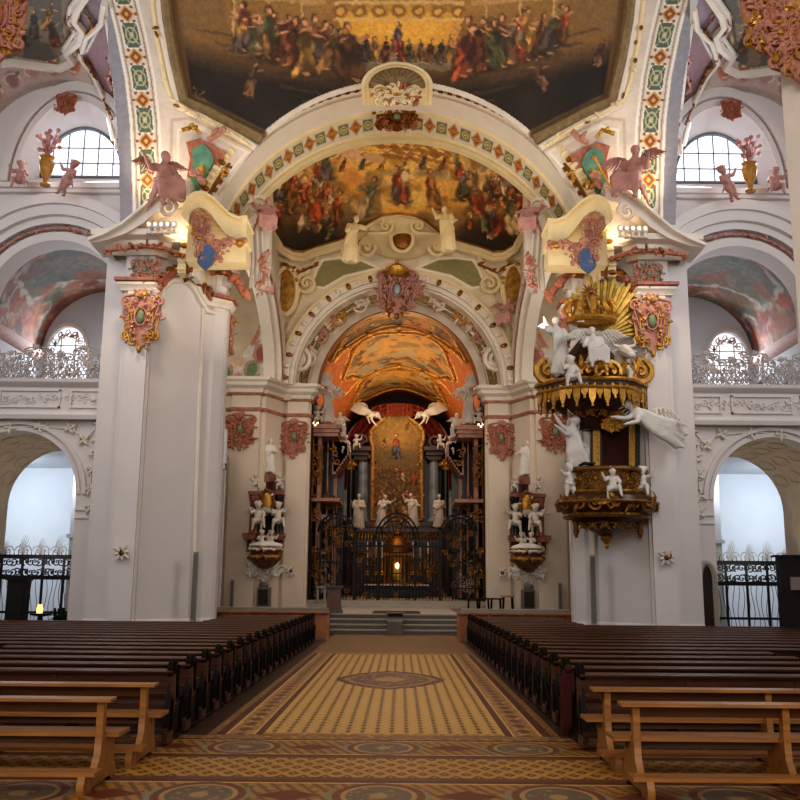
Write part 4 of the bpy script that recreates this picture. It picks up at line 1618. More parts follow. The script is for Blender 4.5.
# oval gilt medallions on the pendentives
for q, xx, yy in ((-1, 286, 291), (1, 514, 288)):
    sd = 'left' if q < 0 else 'right'
    c = SP(xx, yy, .3)
    t = root('oval_medallion', 'gold painted oval medallion in a pale frame, %s of the choir arch' % sd, 'medallion', c)
    mb = MB()
    k = 1.0
    mb.ball(c, (.52, .12, 1.15), 18, 10)
    mb.build('panel', mat('medallion_gold_%s' % sd, '#a97e34', .5, .3, .5, 4), t)
    mb = MB()
    mb.tube([c + Vector((.58 * math.cos(a), -.06, 1.25 * math.sin(a))) for a in [2 * PI * i / 28 for i in range(28)]], .14, 7, 0, closed=True)
    garland(mb, [c + Vector((.6 * math.cos(a), -.1, 1.3 * math.sin(a))) for a in [PI * i / 10 for i in range(11)]], .2, 2, 1, 2, .8)
    mb.build('frame', [YELLOWW, PINKD, GOLD], t)

# ------------------------------------------------------------------ choir arch: archivolt, coffered soffit, inner arch
HZ = 11.75
mb = MB()
for r0, r1, y0, y1, m_ in ((5.3, 5.5, 46.7, 47.4, 0), (5.5, 5.85, 46.5, 47.4, 0), (5.85, 5.98, 46.4, 47.2, 1), (5.2, 5.32, 46.9, 47.6, 0)):
    mb.ring(0, HZ, r0, r1, y0, y1, 0, PI, 64, m_)
for r0, r1, y0, y1, m_ in ((4.35, 4.72, 49.4, 50.2, 0), (4.3, 4.4, 49.5, 50.4, 2)):
    mb.ring(0, HZ, r0, r1, y0, y1, 0, PI, 64, m_, e=1.09)
for i in range(30):
    a = PI * (i + .5) / 30
    mb.ball((5.68 * math.cos(a), 46.45, HZ + 5.68 * math.sin(a)), (.2, .08, .12), 6, 4, Matrix.Rotation(-a, 3, 'Y'), 2 if i % 2 else 0)
struct(mb.build('trim_16', [WARMW, YELLOWW, GOLDD]))
cv = Canvas(0, 0, 320, 40, 2, (214, 200, 178), seed=41)
cv.mottle(.15, 12)
for k in range(8):
    x0 = 320 * (k + .5) / 8
    p = (abs(cv.x - x0) < 14) & (abs(cv.y - 20) < 13)
    cv.blend(p, (108, 118, 84))
    cv.blend(p & (abs(cv.x - x0) < 11) & (abs(cv.y - 20) < 10) & (vnoise(cv.h, cv.w, 4, cv.rng) > .55), (190, 150, 90))
    cv.line([(x0 - 14, 7), (x0 + 14, 7), (x0 + 14, 33), (x0 - 14, 33), (x0 - 14, 7)], 1.4, (236, 226, 208))
    for j in range(4):
        cv.ell(320 * k / 8 + (j - 1.5) * 3, 8 + 8 * j, 3, 3, [(176, 110, 80), (206, 160, 90), (190, 140, 120)][j % 3], a=.9)
struct(cv.mesh('trim_17', lambda x, y: np.stack([(5.25 - .55 * y / 40) * np.cos(PI * x / 320), 47.4 + 2.1 * y / 40, HZ + (5.25 - .55 * y / 40) * (1 + .09 * y / 40) * np.sin(PI * x / 320)], -1)))
for q in (-1, 1):
    mb = MB()
    mb.tube([(4.98 * math.cos(PI / 2 + q * a), 47.95, HZ + 4.98 * math.sin(PI / 2 + q * a)) for a in [.3 + .1 * i for i in range(12)]], .035, 5)
    for k in range(4):
        a = PI / 2 + q * (.42 + .27 * k)
        c = Vector((4.95 * math.cos(a), 47.9, HZ + 4.95 * math.sin(a)))
        mb.M = frame_at(c, (math.sin(a), 0, -math.cos(a)) if abs(math.sin(a)) > .2 else (1, 0, 0), (0, -1, 0))
        mb.M = Matrix.Translation(c)
        spiral(mb, 0, 0, .4, 1.4, a + PI / 2, q, .09, k % 3, tail=(.5 * math.sin(a), -.5 * math.cos(a)))
        for j in range(4):
            leaf(mb, .1 * j - .2, 0, .4, .16, a + j * 1.4, (k + j) % 3)
    mb.M = None
    tag(mb.build('stucco_scrolls', [WARMW, GOLDM, ROSE]), 'chain of white and gold scrolls on the %s half of the choir arch soffit' % ('right' if q < 0 else 'left'), 'stucco relief')

for q in (-1, 1):
    mb = MB()
    mb.M = Matrix.Translation(P(397.5 + q * 99, 360, 47.6))
    spiral(mb, 0, 0, .62, 1.9, PI / 2, q, .15, tail=(-q * .2, 2.2))
    leaf(mb, 0, -.5, .7, .3, PI / 2 + q * .6)
    mb.M = None
    tag(mb.build('stucco_volute', WARMW), 'large white volute at the %s foot of the choir arch soffit' % ('left' if q < 0 else 'right'), 'volute')

# crest at the crown of the choir arch
c = P(397, 292, 46.2)
t = root('crest', 'large crowned crest with pink and gold scrolls on the choir arch crown', 'crest', c)
mb = placed(lambda m_: rocaille(m_, 2.1, 2.6, 5, 1, 2, True, 26), c)
mb.build('scroll_shield', [ROSE, GOLDD, BLUEM], t)
mb = MB()
cc = P(397, 276, 46.0)
mb.lathe([(.3, 0), (.42, .12), (.5, .4), (.3, .55), (.08, .7), (.1, .8), (.0, .9)], cc, 14)
for k in range(7):
    a = PI * k / 6
    mb.ball(cc + Vector((.48 * math.cos(a), -.3 * math.sin(a), .35)), .1, 6, 4)
mb.build('crown', GOLD, t)
statue('cherub', 'putto2', ROSE, P(380, 303, 46.0), 1.15, 'pink cherub hovering left of the crowned crest', 'cherub', wings=.5, az=.3)
statue('cherub', 'putto', ROSE, P(419, 300, 46.0), 1.15, 'pink cherub hovering right of the crowned crest', 'cherub', wings=.5, az=-.3)
statue('angel_statue', 'sitraise', ROSE, P(506, 330, 45.5), 2.0, 'pink angel sitting at the right foot of the choir arch', 'statue', az=-.4, wings=.5)
statue('angel_statue', 'sit', ROSE, P(263, 300, 42.0), 1.9, 'pink angel sitting on the left side arch beside the oval medallion', 'statue', az=.4)
statue('angel_statue', 'sit', ROSE, P(533, 292, 42.0), 1.9, 'pink angel sitting on the right side arch beside the oval medallion', 'statue', az=-.4, flip=True)

# crown shell at the top of the great front arch
c = P(397, 88, 27.2)
t = root('scallop_shell', 'cream scallop shell under a curved hood at the top of the great front arch', 'shell ornament', c)
mb = MB()
pts = []
for i in range(25):
    a = PI * (i / 24)
    pts.append((math.cos(a), math.sin(a)))
for r0, r1, dy in ((.95, 1.08, -.25), (1.08, 1.2, -.35), (.82, .95, -.1)):
    mb.pxband([(397 + 30 * r1 * x, 86 - 20 * r1 * y) for x, y in pts], [(397 + 30 * r0 * x, 86 - 20 * r0 * y) for x, y in pts], lambda x, q=dy: 27.2 + q, 1.2)
mb.build('hood', YELLOWW, t)
mb = MB()
for k in range(13):
    a = PI * (k + .5) / 13
    mb.tube([P(397, 88, 27.3), P(397 + 15 * math.cos(a), 87 - 10 * math.sin(a), 27.0), P(397 + 28 * math.cos(a), 86 - 19 * math.sin(a), 27.1)], [.06, .11, .13], 6)
mb.build('shell', FRAMEG, t)
mb = placed(lambda m_: rocaille(m_, 1.5, .5, 9, 1, 2, False, 30), P(397, 97, 26.9))
mb.build('rosette', [YELLOWW, PINKD, GOLD], t)
c = P(397, 119, 30.4)
mb = placed(lambda m_: rocaille(m_, 1.6, .9, 12, 1, 2, True, 16, False), c)
tag(mb.build('crown_cartouche', [GOLDD, PINKD, GREENP]), 'gold oval cartouche in the painted band at the arch crown', 'cartouche')

# ------------------------------------------------------------------ longitudinal side arches and painted bay behind
for L in (False, True):
    MIRROR[0] = L
    sg = 1 if L else -1
    sd = 'right' if L else 'left'
    mb = MB()
    mb.M = Matrix.Translation((sg * 6.1, 38.9, 0)) @ Matrix.Rotation(PI / 2 * (-1 if sg > 0 else 1), 4, 'Z')
    for r0, r1, y0, y1, m_ in ((7.0, 7.25, 0, .55, 0), (7.25, 7.5, -.3, .3, 0), (7.5, 7.62, -.36, .2, 1), (7.62, 7.9, -.22, .3, 0), (7.9, 8.15, -.45, .3, 0)):
        mb.ring(0, 11.7, r0, r1, y0, y1, 0.02, PI - .02, 44, m_, e=.52)
    mb.M = None
    pl = [(-8.5, 11.7)] + [(-7.4 * math.cos(PI * i / 24), 11.7 + 7.4 * .52 * math.sin(PI * i / 24)) for i in range(25)] + [(8.5, 11.7), (8.5, 19.5), (-8.5, 19.5)]
    mb.prism([(sg * 6.15, 38.9 + a, z) for a, z in pl], (sg * .4, 0, 0), 0)
    struct(mb.build('trim_%d' % (18 + L), [WARMW, PINKM], ang=30))
    # painted far wall of that bay
    cv = Canvas(0, 0, 150, 120, 1.6, (206, 198, 190), seed=51 + L)
    cv.mottle(.12, 12)
    for k in range(60):
        xx, yy = cv.rng.random(2) * (150, 120)
        cv.ell(xx, yy, 3 + 3 * cv.rng.random(), 2 + 2 * cv.rng.random(), [(176, 110, 90), (92, 122, 84), (190, 150, 130), (170, 90, 66)][k % 4], cv.rng.random() * 3, a=.85)
        t0 = cv.rng.random() * 6
        cv.line([(xx + 5 * math.cos(t), yy + 5 * math.sin(t)) for t in np.linspace(t0, t0 + 4, 8)], .8, (226, 216, 206), .9)
    struct(cv.mesh('wall_%s_transept' % sd, lambda x, y: np.stack([-9.6 + 0 * x, 32.9 + 14 * x / 150, 17.5 - 7.5 * y / 120], -1)))
    cv = Canvas(0, 0, 70, 90, 2, (210, 202, 192), seed=57 + L)
    cv.mottle(.1, 12)
    for k in range(7):
        for q in (-1, 1):
            xx, yy = 35 + q * (12 + 8 * (k % 2)), 8 + 12 * k
            cv.ell(xx, yy, 5, 7, [(98, 124, 82), (180, 112, 92), (150, 84, 66)][k % 3], q * .6, a=.9)
            cv.line([(xx + q * 7 * math.cos(t), yy + 6 * math.sin(t)) for t in np.linspace(.5, 5, 10)], .9, (182, 132, 112), .9)
        cv.ell(35, 14 + 12 * k, 5, 4, [(186, 120, 100), (104, 128, 92), (206, 170, 130)][k % 3], a=.85)
    cv.brush(.8, 4, .1)
    struct(cv.mesh('wall_%s_bay_end' % sd, lambda x, y: np.stack([-9.9 + 3.9 * x / 70, 46.1 + 0 * x, 18.2 - 6.6 * y / 90], -1)))
    mb = MB()
    mb.box(min(sg * 9.6, sg * 9.9), max(sg * 9.6, sg * 9.9), 32.9, 47, 0, 10)
    mb.box(min(sg * 8.7, sg * 9.6), max(sg * 8.7, sg * 9.6), 38, 46, 6.8, 7.4)
    mb.box(min(sg * 6.2, sg * 9.9), max(sg * 6.2, sg * 9.9), 32.9, 47, 17.4, 17.7)
    # choir pier
    foot = [(10.5, 46), (8.15, 46), (8.15, 45.8), (6.75, 45.8), (6.75, 46), (6.5, 46), (5.75, 47.6), (5.6, 47.6), (5.6, 47.4), (4.55, 47.4), (4.55, 47.6), (4.44, 47.6), (4.44, 48.1), (5.0, 48.1), (5.0, 50.6), (10.5, 50.6)]
    mb.prism([(sg * x, y, .0) for x, y in foot], (0, 0, 11.9))
    struct(mb.build('wall_%s_choir' % sd, CREAM, ang=25))
    mb = MB()
    path = [(sg * x, y) for x, y in foot[:13]]
    path = [(sg * 9.4, 46)] + path[1:]
    mb.sweep(path, [(0, 11.05), (.1, 11.1), (.15, 11.3), (.35, 11.45), (.38, 11.6), (.5, 11.7), (.5, 11.85), (0, 11.95)], -sg, 0)
    mb.sweep(path, [(0, 10.2), (.08, 10.22), (.12, 10.34), (0, 10.4)], -sg, 1)
    mb.sweep(path, [(0, 11.0), (.12, 11.02), (.16, 11.12), (0, 11.14)], -sg, 1)
    struct(mb.build('trim_%d' % (20 + L), [WARMW, PINKM], ang=30))
MIRROR[0] = False

# ------------------------------------------------------------------ choir: barrel vault, side walls, end wall
cv = Canvas(0, 0, 180, 260, 1.8, (176, 96, 40), seed=61)
cv.mottle(.12, 10)
lat = (np.abs(((cv.x + cv.y) % 7) - 3.5) < .5) | (np.abs(((cv.x - cv.y) % 7) - 3.5) < .5)
cv.blend(lat * .6, (120, 60, 26))
cv.blend((np.hypot((cv.x % 7) - 3.5, (cv.y % 7) - 3.5) < 1) * .6, (206, 140, 60))


def panel(y0, y1, hw, cols, seed):
    gg = np.random.default_rng(seed)
    u, v = (cv.x - 90) / hw, (cv.y - (y0 + y1) / 2) / ((y1 - y0) / 2)
    wob = 1 + .08 * np.cos(6 * np.arctan2(v, u))
    ms = (np.abs(u) ** 3 + np.abs(v) ** 3) ** (1 / 3) < wob
    n1, n2 = vnoise(cv.h, cv.w, 16, gg), vnoise(cv.h, cv.w, 26, gg)
    cv.blend(ms, cols[0])
    cv.blend(ms * np.clip((n1 - .45) * 4, 0, 1), cols[1])
    cv.blend(ms * np.clip((n2 - .5) * 4, 0, 1), cols[2])
    cv.blend(ms * np.clip(1 - np.hypot(u * .8, v + .2), 0, 1) * .4, (222, 176, 92))
    for k in range(16):
        a = 2 * PI * k / 16
        cv.fig(90 + .72 * hw * math.cos(a), (y0 + y1) / 2 + .72 * (y1 - y0) / 2 * math.sin(a), 13, RB[k % 8], lean=a)
    e = (np.abs(u) ** 3 + np.abs(v) ** 3) ** (1 / 3) / wob
    cv.blend(np.abs(e - 1.02) < .045, (228, 178, 84))


panel(2, 34, 54, ((110, 74, 44), (76, 64, 50), (170, 110, 60)), 1)
panel(44, 142, 48, ((168, 118, 56), (92, 70, 48), (140, 128, 108)), 2)
panel(152, 222, 46, ((180, 130, 62), (110, 80, 50), (156, 138, 104)), 3)
for yy in (39, 147):
    cv.blend((abs(cv.y - yy) < 1.6) & (abs(cv.x - 90) < 55), (230, 184, 92))
cv.brush(2.0, 6, .12)
struct(cv.mesh('ceiling_choir', lambda x, y: np.stack([4.5 * np.cos(PI * x / 180), 50 + 24.5 * y / 260, HZ + 4.5 * 1.09 * np.sin(PI * x / 180)], -1)))


def VP(u, y):
    """point just under the choir vault: u in degrees from the left spring"""
    a = PI * (1 - u / 180)
    return Vector((4.36 * math.cos(a), 50 + 24.5 * y / 260, HZ + 4.36 * 1.09 * math.sin(a)))


for i, (y0, y1, hw) in enumerate(((2, 34, 54), (44, 142, 48), (152, 222, 46))):
    mb = MB()
    pts = []
    for k in range(48):
        a = 2 * PI * k / 48
        wob = 1 + .08 * math.cos(6 * a)
        cu, su = math.cos(a), math.sin(a)
        q = wob / (abs(cu) ** 3 + abs(su) ** 3) ** (1 / 3)
        pts.append(VP(90 + hw * q * cu * 1.02, (y0 + y1) / 2 + (y1 - y0) / 2 * q * su * 1.02))
    mb.tube(pts, .09, 6, closed=True)
    for k in range(0, 48, 3):
        mb.ball(pts[k], (.22, .2, .12), 7, 5)
    tag(mb.build('vault_picture_frame', GOLDM), 'gilded wavy frame round the %s golden picture of the choir vault' % ('nearest', 'middle', 'farthest')[i], 'frame')

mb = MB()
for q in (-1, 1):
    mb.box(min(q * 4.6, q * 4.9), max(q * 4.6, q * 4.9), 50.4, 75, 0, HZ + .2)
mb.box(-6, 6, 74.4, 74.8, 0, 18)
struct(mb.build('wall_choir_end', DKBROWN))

# ------------------------------------------------------------------ red marble fronts on both sides of the choir
for L in (False, True):
    MIRROR[0] = L
    sg = 1 if L else -1
    sd = 'right' if L else 'left'
    c = Q(326, 600, 52)
    t = root('choir_organ_front', 'tall red marble and gilt front lining the %s side of the choir' % sd, 'organ front', (sg * 4.2, 52, 1.1))

    def pxbox(mb, x0, x1, y0, y1, d, th, m=0):
        a, b = Q(x0, y1, d), Q(x1, y0, d)
        mb.box(min(a.x, b.x), max(a.x, b.x), d, d + th, a.z, b.z, m)
    mb = MB()
    for x0, x1, d in ((309, 313, 51.0), (314, 322, 51.6), (324, 329, 53), (331, 338, 54.5)):
        pxbox(mb, x0, x1, 434, 597, d, 1.0)
    mb.build('pilaster', PINKM, t)
    mb = MB()
    pxbox(mb, 309, 345, 428, 600, 55.6, .5)
    mb.build('back_panel', DKM, t)
    mb = MB()
    for k, (y0, y1, e) in enumerate(((424, 428, 3), (428, 432, 1.5), (498, 501, 1.5), (432, 436, 0))):
        pxbox(mb, 308, 338 + e, y0, y1, 51 - .1 * e, 3.5)
    # curved bracket at the inner corner
    for k in range(8):
        a = k / 7
        mb.box(*sorted((Q(334 + 10 * a, 440, 54).x, Q(338 + 12 * a, 440, 54).x)), 53, 55.5, Q(340, 462 - 4 * a, 54).z - .8 * (1 - a), Q(340, 440 + 6 * a, 54).z)
    mb.build('cornice', PINKM, t)
    g = random.Random(8)
    for k in range(26):
        mb = MB()
        x, y = g.choice((318, 312, 327, 335)) + g.uniform(-2, 2), 440 + 155 * g.random()
        mb.M = Matrix.Translation(Q(x, y, 51.0 if x < 322 else 52.8))
        spiral(mb, 0, 0, .18, 1.3, g.uniform(0, 6), g.choice((-1, 1)), .045, tail=(.2, -.2))
        leaf(mb, 0, 0, .35, .15, g.uniform(0, 6))
        mb.M = None
        mb.build('gilt_scroll', GOLDD, t)
    for y in (455, 475, 560):
        mb = MB()
        mb.M = frame_at(Q(317, y, 51.3), (1, 0, 0), (0, -1, 0))
        rocaille(mb, .7, 1.3, int(y), 0, 0, False, 16)
        mb.M = None
        mb.build('gilt_cartouche', GOLDD, t)
    for k in range(10):
        mb = MB()
        mb.M = Matrix.Translation(Q(314 + 22 * g.random(), 510 + 85 * g.random(), 51.3))
        spiral(mb, 0, 0, .2, 1.3, g.uniform(0, 6), 1, .05, tail=(.3, -.2))
        leaf(mb, 0, 0, .4, .2, g.uniform(0, 6))
        mb.M = None
        mb.build('silver_scroll', GREYST, t)
    # figures crowning it
    statue('angel_statue', 'raise', MARBLE, Q(327, 424, 51.5), 2.3, 'pale winged angel standing tallest on the %s choir organ front' % sd, 'statue', wings=.6, az=.5)
    statue('angel_statue', 'sitraise', MARBLE, Q(336, 441, 52.5), 2.0, 'pale angel seated on the inner corner of the %s choir organ front' % sd, 'statue', wings=.5, az=.4)
    statue('cherub', 'putto', MARBLE, Q(345, 454, 53.2), 1.2, 'small pale cherub perched lowest on the inner bracket of the %s choir front' % sd, 'cherub', az=.3)
    statue('cherub', 'putto2', WARMW, Q(317, 424, 51), 1.1, 'small pale cherub on the outer end of the %s choir front cornice' % sd, 'cherub', az=.3)
    statue('angel_statue', 'fly', MARBLE, Q(330, 386, 50.9), 2.0, 'white flying angel hovering at the %s springing of the choir vault' % sd, 'statue', wings=.6, roll=.9, flip=True, center=.55)
    mb = MB()
    cc = Q(313, 428, 50.9)
    for k in range(5):
        mb.ball(Q(308 + 2.4 * k, 423 + (k % 2) * 2, 50.7), .06, 6, 4)
    tag(mb.build('altar_lights', BULB), 'small glowing lamps on the %s choir front cornice' % sd, 'lights')
    # red side drapery
    mb = MB()
    rows = []
    for i in range(7):
        v = i / 6
        rows.append([Q(338 + 8 * u + 2 * math.sin(v * 3), 468 + 22 * v - 8 * u * (1 - v) + .8 * math.sin(u * 20), 58 + .15 * math.sin(u * 18)) for u in np.linspace(0, 1, 14)])
    mb.grid(rows)
    tag(mb.build('side_drapery', CURT), 'dark red cloth hanging beside the %s choir organ front' % sd, 'drapery')
MIRROR[0] = False

# ------------------------------------------------------------------ high altar
AD = 71.5
t = root('high_altar', 'towering dark high altar with blue-grey marble columns and arched crown', 'altar', (0, AD, .93))
mb = MB()
mb.prism([P(a, b, AD + 1) for a, b in [(342, 602), (342, 460)] + [(397 + 54 * math.cos(q), 462 - 58 * math.sin(q)) for q in np.linspace(PI, 0, 24)] + [(452, 460), (452, 602)]], (0, .6, 0))
mb.build('back_wall', DKM, t)
for x, r, mt_ in ((350, .36, DKM), (362, .42, BLUEM), (434, .42, BLUEM), (446, .36, DKM), (342, .45, BLUEM), (453, .45, BLUEM)):
    mb = MB()
    b0, b1 = P(x, 522, AD - .5), P(x, 462 if x in (362, 434) else 470, AD - .5)
    h = b1.z - b0.z
    mb.lathe([(r * 1.3, 0), (r * 1.3, .15), (r * 1.1, .25), (r, .4), (r, h * .4), (r * .86, h)], b0, 16)
    col = mb.build('column', mt_, t)
    mb = MB()
    mb.lathe([(r * .9, 0), (r * 1.0, .2), (r * 1.4, .6), (r * 1.5, .75)], b1, 12, fold=.08, nf=6)
    for k in range(8):
        a = 2 * PI * k / 8
        mb.ball(b1 + Vector((r * 1.2 * math.cos(a), r * 1.2 * math.sin(a), .45)), (.14, .14, .22), 6, 4)
    mb.build('capital', GOLD, col)
for q in (-1, 1):
    mb = MB()
    X = lambda a: 397.5 + q * (a - 397.5)
    for y0, y1, x0, x1, th in ((452, 456, 352, 369, 1.5), (448, 452, 350, 371, 1.9), (456, 460, 354, 367, 1.2)):
        a, b = P(X(x0), y1, AD - 1), P(X(x1), y0, AD - 1)
        mb.box(min(a.x, b.x), max(a.x, b.x), AD - th, AD + 1, min(a.z, b.z), max(a.z, b.z))
    mb.M = Matrix.Translation(P(X(360), 441, AD - 1.2))
    spiral(mb, 0, 0, .5, 1.6, 0, q, .16, tail=(-q * .9, -.5))
    mb.M = None
    mb.build('entablature', REDMD, t)
mb = MB()
mb.ring(397.5 * 0 + P(397.5, 460, AD).x, P(397.5, 462, AD).z, 3.95, 4.3, AD - .4, AD + .6, 0, PI, 40)
mb.build('crown_arch', PINKM, t)
mb = MB()
a, b = P(345, 604, AD - 1.5), P(450, 522, AD - 1.5)
mb.box(a.x, b.x, AD - 1.2, AD + 1, a.z, b.z)
mb.box(a.x - .1, b.x + .1, AD - 1.4, AD + 1, b.z - .3, b.z)
mb.build('pedestal', REDMD, t)
g = random.Random(2)
for k in range(70):
    mb = MB()
    x, y = 350 + 95 * g.random(), 525 + 75 * g.random()
    mb.M = Matrix.Translation(P(x, y, AD - 1.45))
    spiral(mb, 0, 0, .22, 1.3, g.uniform(0, 6), g.choice((-1, 1)), .06, tail=(.3, -.2))
    leaf(mb, 0, 0, .45, .18, g.uniform(0, 6))
    mb.M = None
    mb.build('gilt_scroll', GOLDD, t)

# altarpiece picture in its gold frame
hf = [(397, 408), (388, 410), (384, 419), (376, 425), (371, 431), (371, 440), (373, 446), (372, 520)]
outl = hf + [(794 - a, b) for a, b in hf[::-1]]
t = root('altarpiece', 'tall arched oil painting in a gilded frame at the centre of the high altar', 'painting', P(397, 520, AD - .6))
cv = Canvas(368, 405, 426, 522, 5, (92, 70, 40), seed=71)
cv.blend(np.clip((470 - cv.y) / 50, 0, 1), (116, 92, 50))
cv.tint((130, 104, 60), 8, .8)
cv.tint((70, 52, 34), 10, .8, .55)
cv.ell(397, 440, 20, 20, (150, 116, 58), soft=.9)
cv.ell(398, 458, 22, 8, (104, 88, 62), .2, .5, .8)
cv.fig(396, 458, 26, (60, 80, 112), (150, 66, 52))
for k, (x, y, h, c, l) in enumerate(((412, 484, 20, 0, .6), (404, 480, 16, 6, -.5), (418, 474, 15, 3, .4), (382, 424 + 24, 12, 3, .4), (406, 430, 10, 0, .5), (378, 512, 24, 0, .2), (386, 516, 26, 4, -.2), (394, 517, 22, 2, .1), (403, 516, 24, 3, .2), (412, 514, 26, 5, -.3), (419, 512, 22, 1, .2), (390, 506, 18, 7, .3), (408, 505, 16, 6, 0))):
    cv.fig(x, y, h, np.array(RB[c]) * .8, np.array(RB[(c + 2) % 8]) * .7, lean=l)
cv.brush(.6, 2, .1)
cv.c *= 1.3
cv.keep = cv.inpoly(outl)
cv.mesh('canvas', lambda x, y: PA(x, y, np.full_like(x, AD - .55)), parent=t)
mb = MB()
fp = [P(a, b, AD - .65) for a, b in outl]
mb.tube(fp, .2, 7)
garland(mb, fp, .28, 5, 0, 0, .9)
mb.build('frame', GOLDM, t)

# curtain draped round the altar crown
t = root('altar_curtain', 'crimson curtain swagged from a canopy above the altar painting', 'curtain', P(397, 440, AD - .9))
co = [(386, 402), (376, 405), (366, 412), (358, 421), (352, 431), (348, 441), (346, 450), (347, 458)]
ci = [(388, 410), (381, 416), (375, 423), (370, 430), (367, 437), (363, 444), (356, 452), (350, 460)]
for q in (-1, 1):
    rows = []
    for i in range(29):
        v = i / 28 * 7
        a, f = min(6, int(v)), v - min(6, int(v))
        o_ = [co[a][k] * (1 - f) + co[a + 1][k] * f for k in (0, 1)]
        n_ = [ci[a][k] * (1 - f) + ci[a + 1][k] * f for k in (0, 1)]
        row = []
        for u in np.linspace(0, 1, 15):
            x = o_[0] * (1 - u) + n_[0] * u
            y = o_[1] * (1 - u) + n_[1] * u + 1.5 * math.sin(PI * u)
            row.append(P(397.5 + q * (397.5 - x), y, AD - 1.1 + .22 * math.sin(16 * u + v * .8)))
        rows.append(row)
    mb = MB()
    mb.grid(rows)
    mb.build('drape', CURT, t)
mb = MB()
rows = []
for i in range(6):
    rows.append([P(397.5 + 27 * u, 403 + 2.2 * i + 5 * u * u + (1.5 * abs(math.sin(10 * u)) if i == 5 else 0), AD - 1.2 + .1 * math.sin(u * 22)) for u in np.linspace(-1, 1, 40)])
mb.grid(rows)
mb.build('canopy', mat('patterned_canopy', '#8a3a22', .7, 0, .5, 9), t)

for x, y, pose, fl, ps in ((368, 425, 'fly', True, 'left'), (428, 425, 'fly', False, 'right')):
    statue('flying_angel', pose, MARBLE, P(x, y - 12, AD - 1.9), 2.9, 'white flying angel hovering %s of the top of the altar painting' % ps, 'statue', flip=fl, wings=.5, roll=.6 * (1 if fl else -1), center=.55)
for x, y, pose, h, ps in ((358, 530, 'bishop', 2.5, 'leftmost white statue standing on the altar gallery'), (381, 528, 'reach', 2.3, 'white statue second from the left on the altar gallery, arm held out'), (413, 528, 'raise', 2.4, 'white statue third from the left on the altar gallery, leaning over'), (439, 529, 'stand', 2.4, 'rightmost white statue standing on the altar gallery')):
    statue('altar_statue', pose, MARBLE, P(x, y, 66), h, ps, 'statue')
for x, y, ps in ((356, 452, 'left'), (440, 452, 'right')):
    statue('cherub', 'putto2', MARBLE, P(x, y - 2, AD - 1.8), 1.3, 'pale cherub sitting above the %s columns of the high altar' % ps, 'cherub', az=.2)

# gallery rail in front of the altar carrying the statues
t = root('altar_gallery', 'gilt balustrade running behind the choir grille under the altar statues', 'balustrade', P(397, 600, 66))
mb = MB()
for y0, y1 in ((529, 531.5), (540, 543)):
    a, b = P(352, y1, 66), P(443, y0, 66)
    mb.box(a.x, b.x, 65.8, 66.3, a.z, b.z)
a, b = P(352, 602, 66), P(443, 543, 66)
mb.box(a.x, b.x, 66.0, 66.3, a.z, b.z)
mb.build('rail', REDMD, t)
for k in range(30):
    mb = MB()
    x = 353 + 89 * k / 29
    p0, p1 = P(x, 540, 66), P(x, 531, 66)
    h = p1.z - p0.z
    mb.lathe([(.05, 0), (.08, h * .15), (.1, h * .35), (.05, h * .55), (.05, h * .8), (.08, h)], p0, 7)
    mb.build('baluster', GOLD, t)
for k in range(60):
    mb = MB()
    x, y = 353 + 89 * g.random(), 546 + 50 * g.random()
    mb.M = Matrix.Translation(P(x, y, 65.9))
    spiral(mb, 0, 0, .16, 1.2, g.uniform(0, 6), g.choice((-1, 1)), .05, tail=(.25, -.2))
    leaf(mb, 0, 0, .4, .16, g.uniform(0, 6))
    mb.M = None
    mb.build('gilt_scroll', GOLDD, t)
# ------------------------------------------------------------------ pews
ORD = ['first', 'second', 'third', 'fourth', 'fifth', 'sixth', 'seventh', 'eighth', 'ninth', 'tenth', 'eleventh', 'twelfth', 'thirteenth', 'fourteenth', 'fifteenth', 'sixteenth', 'seventeenth', 'eighteenth', 'nineteenth', 'twentieth']
ENDP = [(-.16, 0), (.5, 0), (.53, .06), (.47, .12), (.44, .3), (.5, .4), (.56, .47), (.57, .55), (.5, .59), (.42, .56), (.34, .5), (.22, .52), (.14, .62), (.12, .74), (.16, .82), (.17, .9), (.12, .96), (.03, 1.0), (-.06, .96), (-.1, .9), (-.09, .83), (-.03, .78), (-.05, .62), (-.12, .5), (-.17, .36), (-.15, .2), (-.2, .1)]


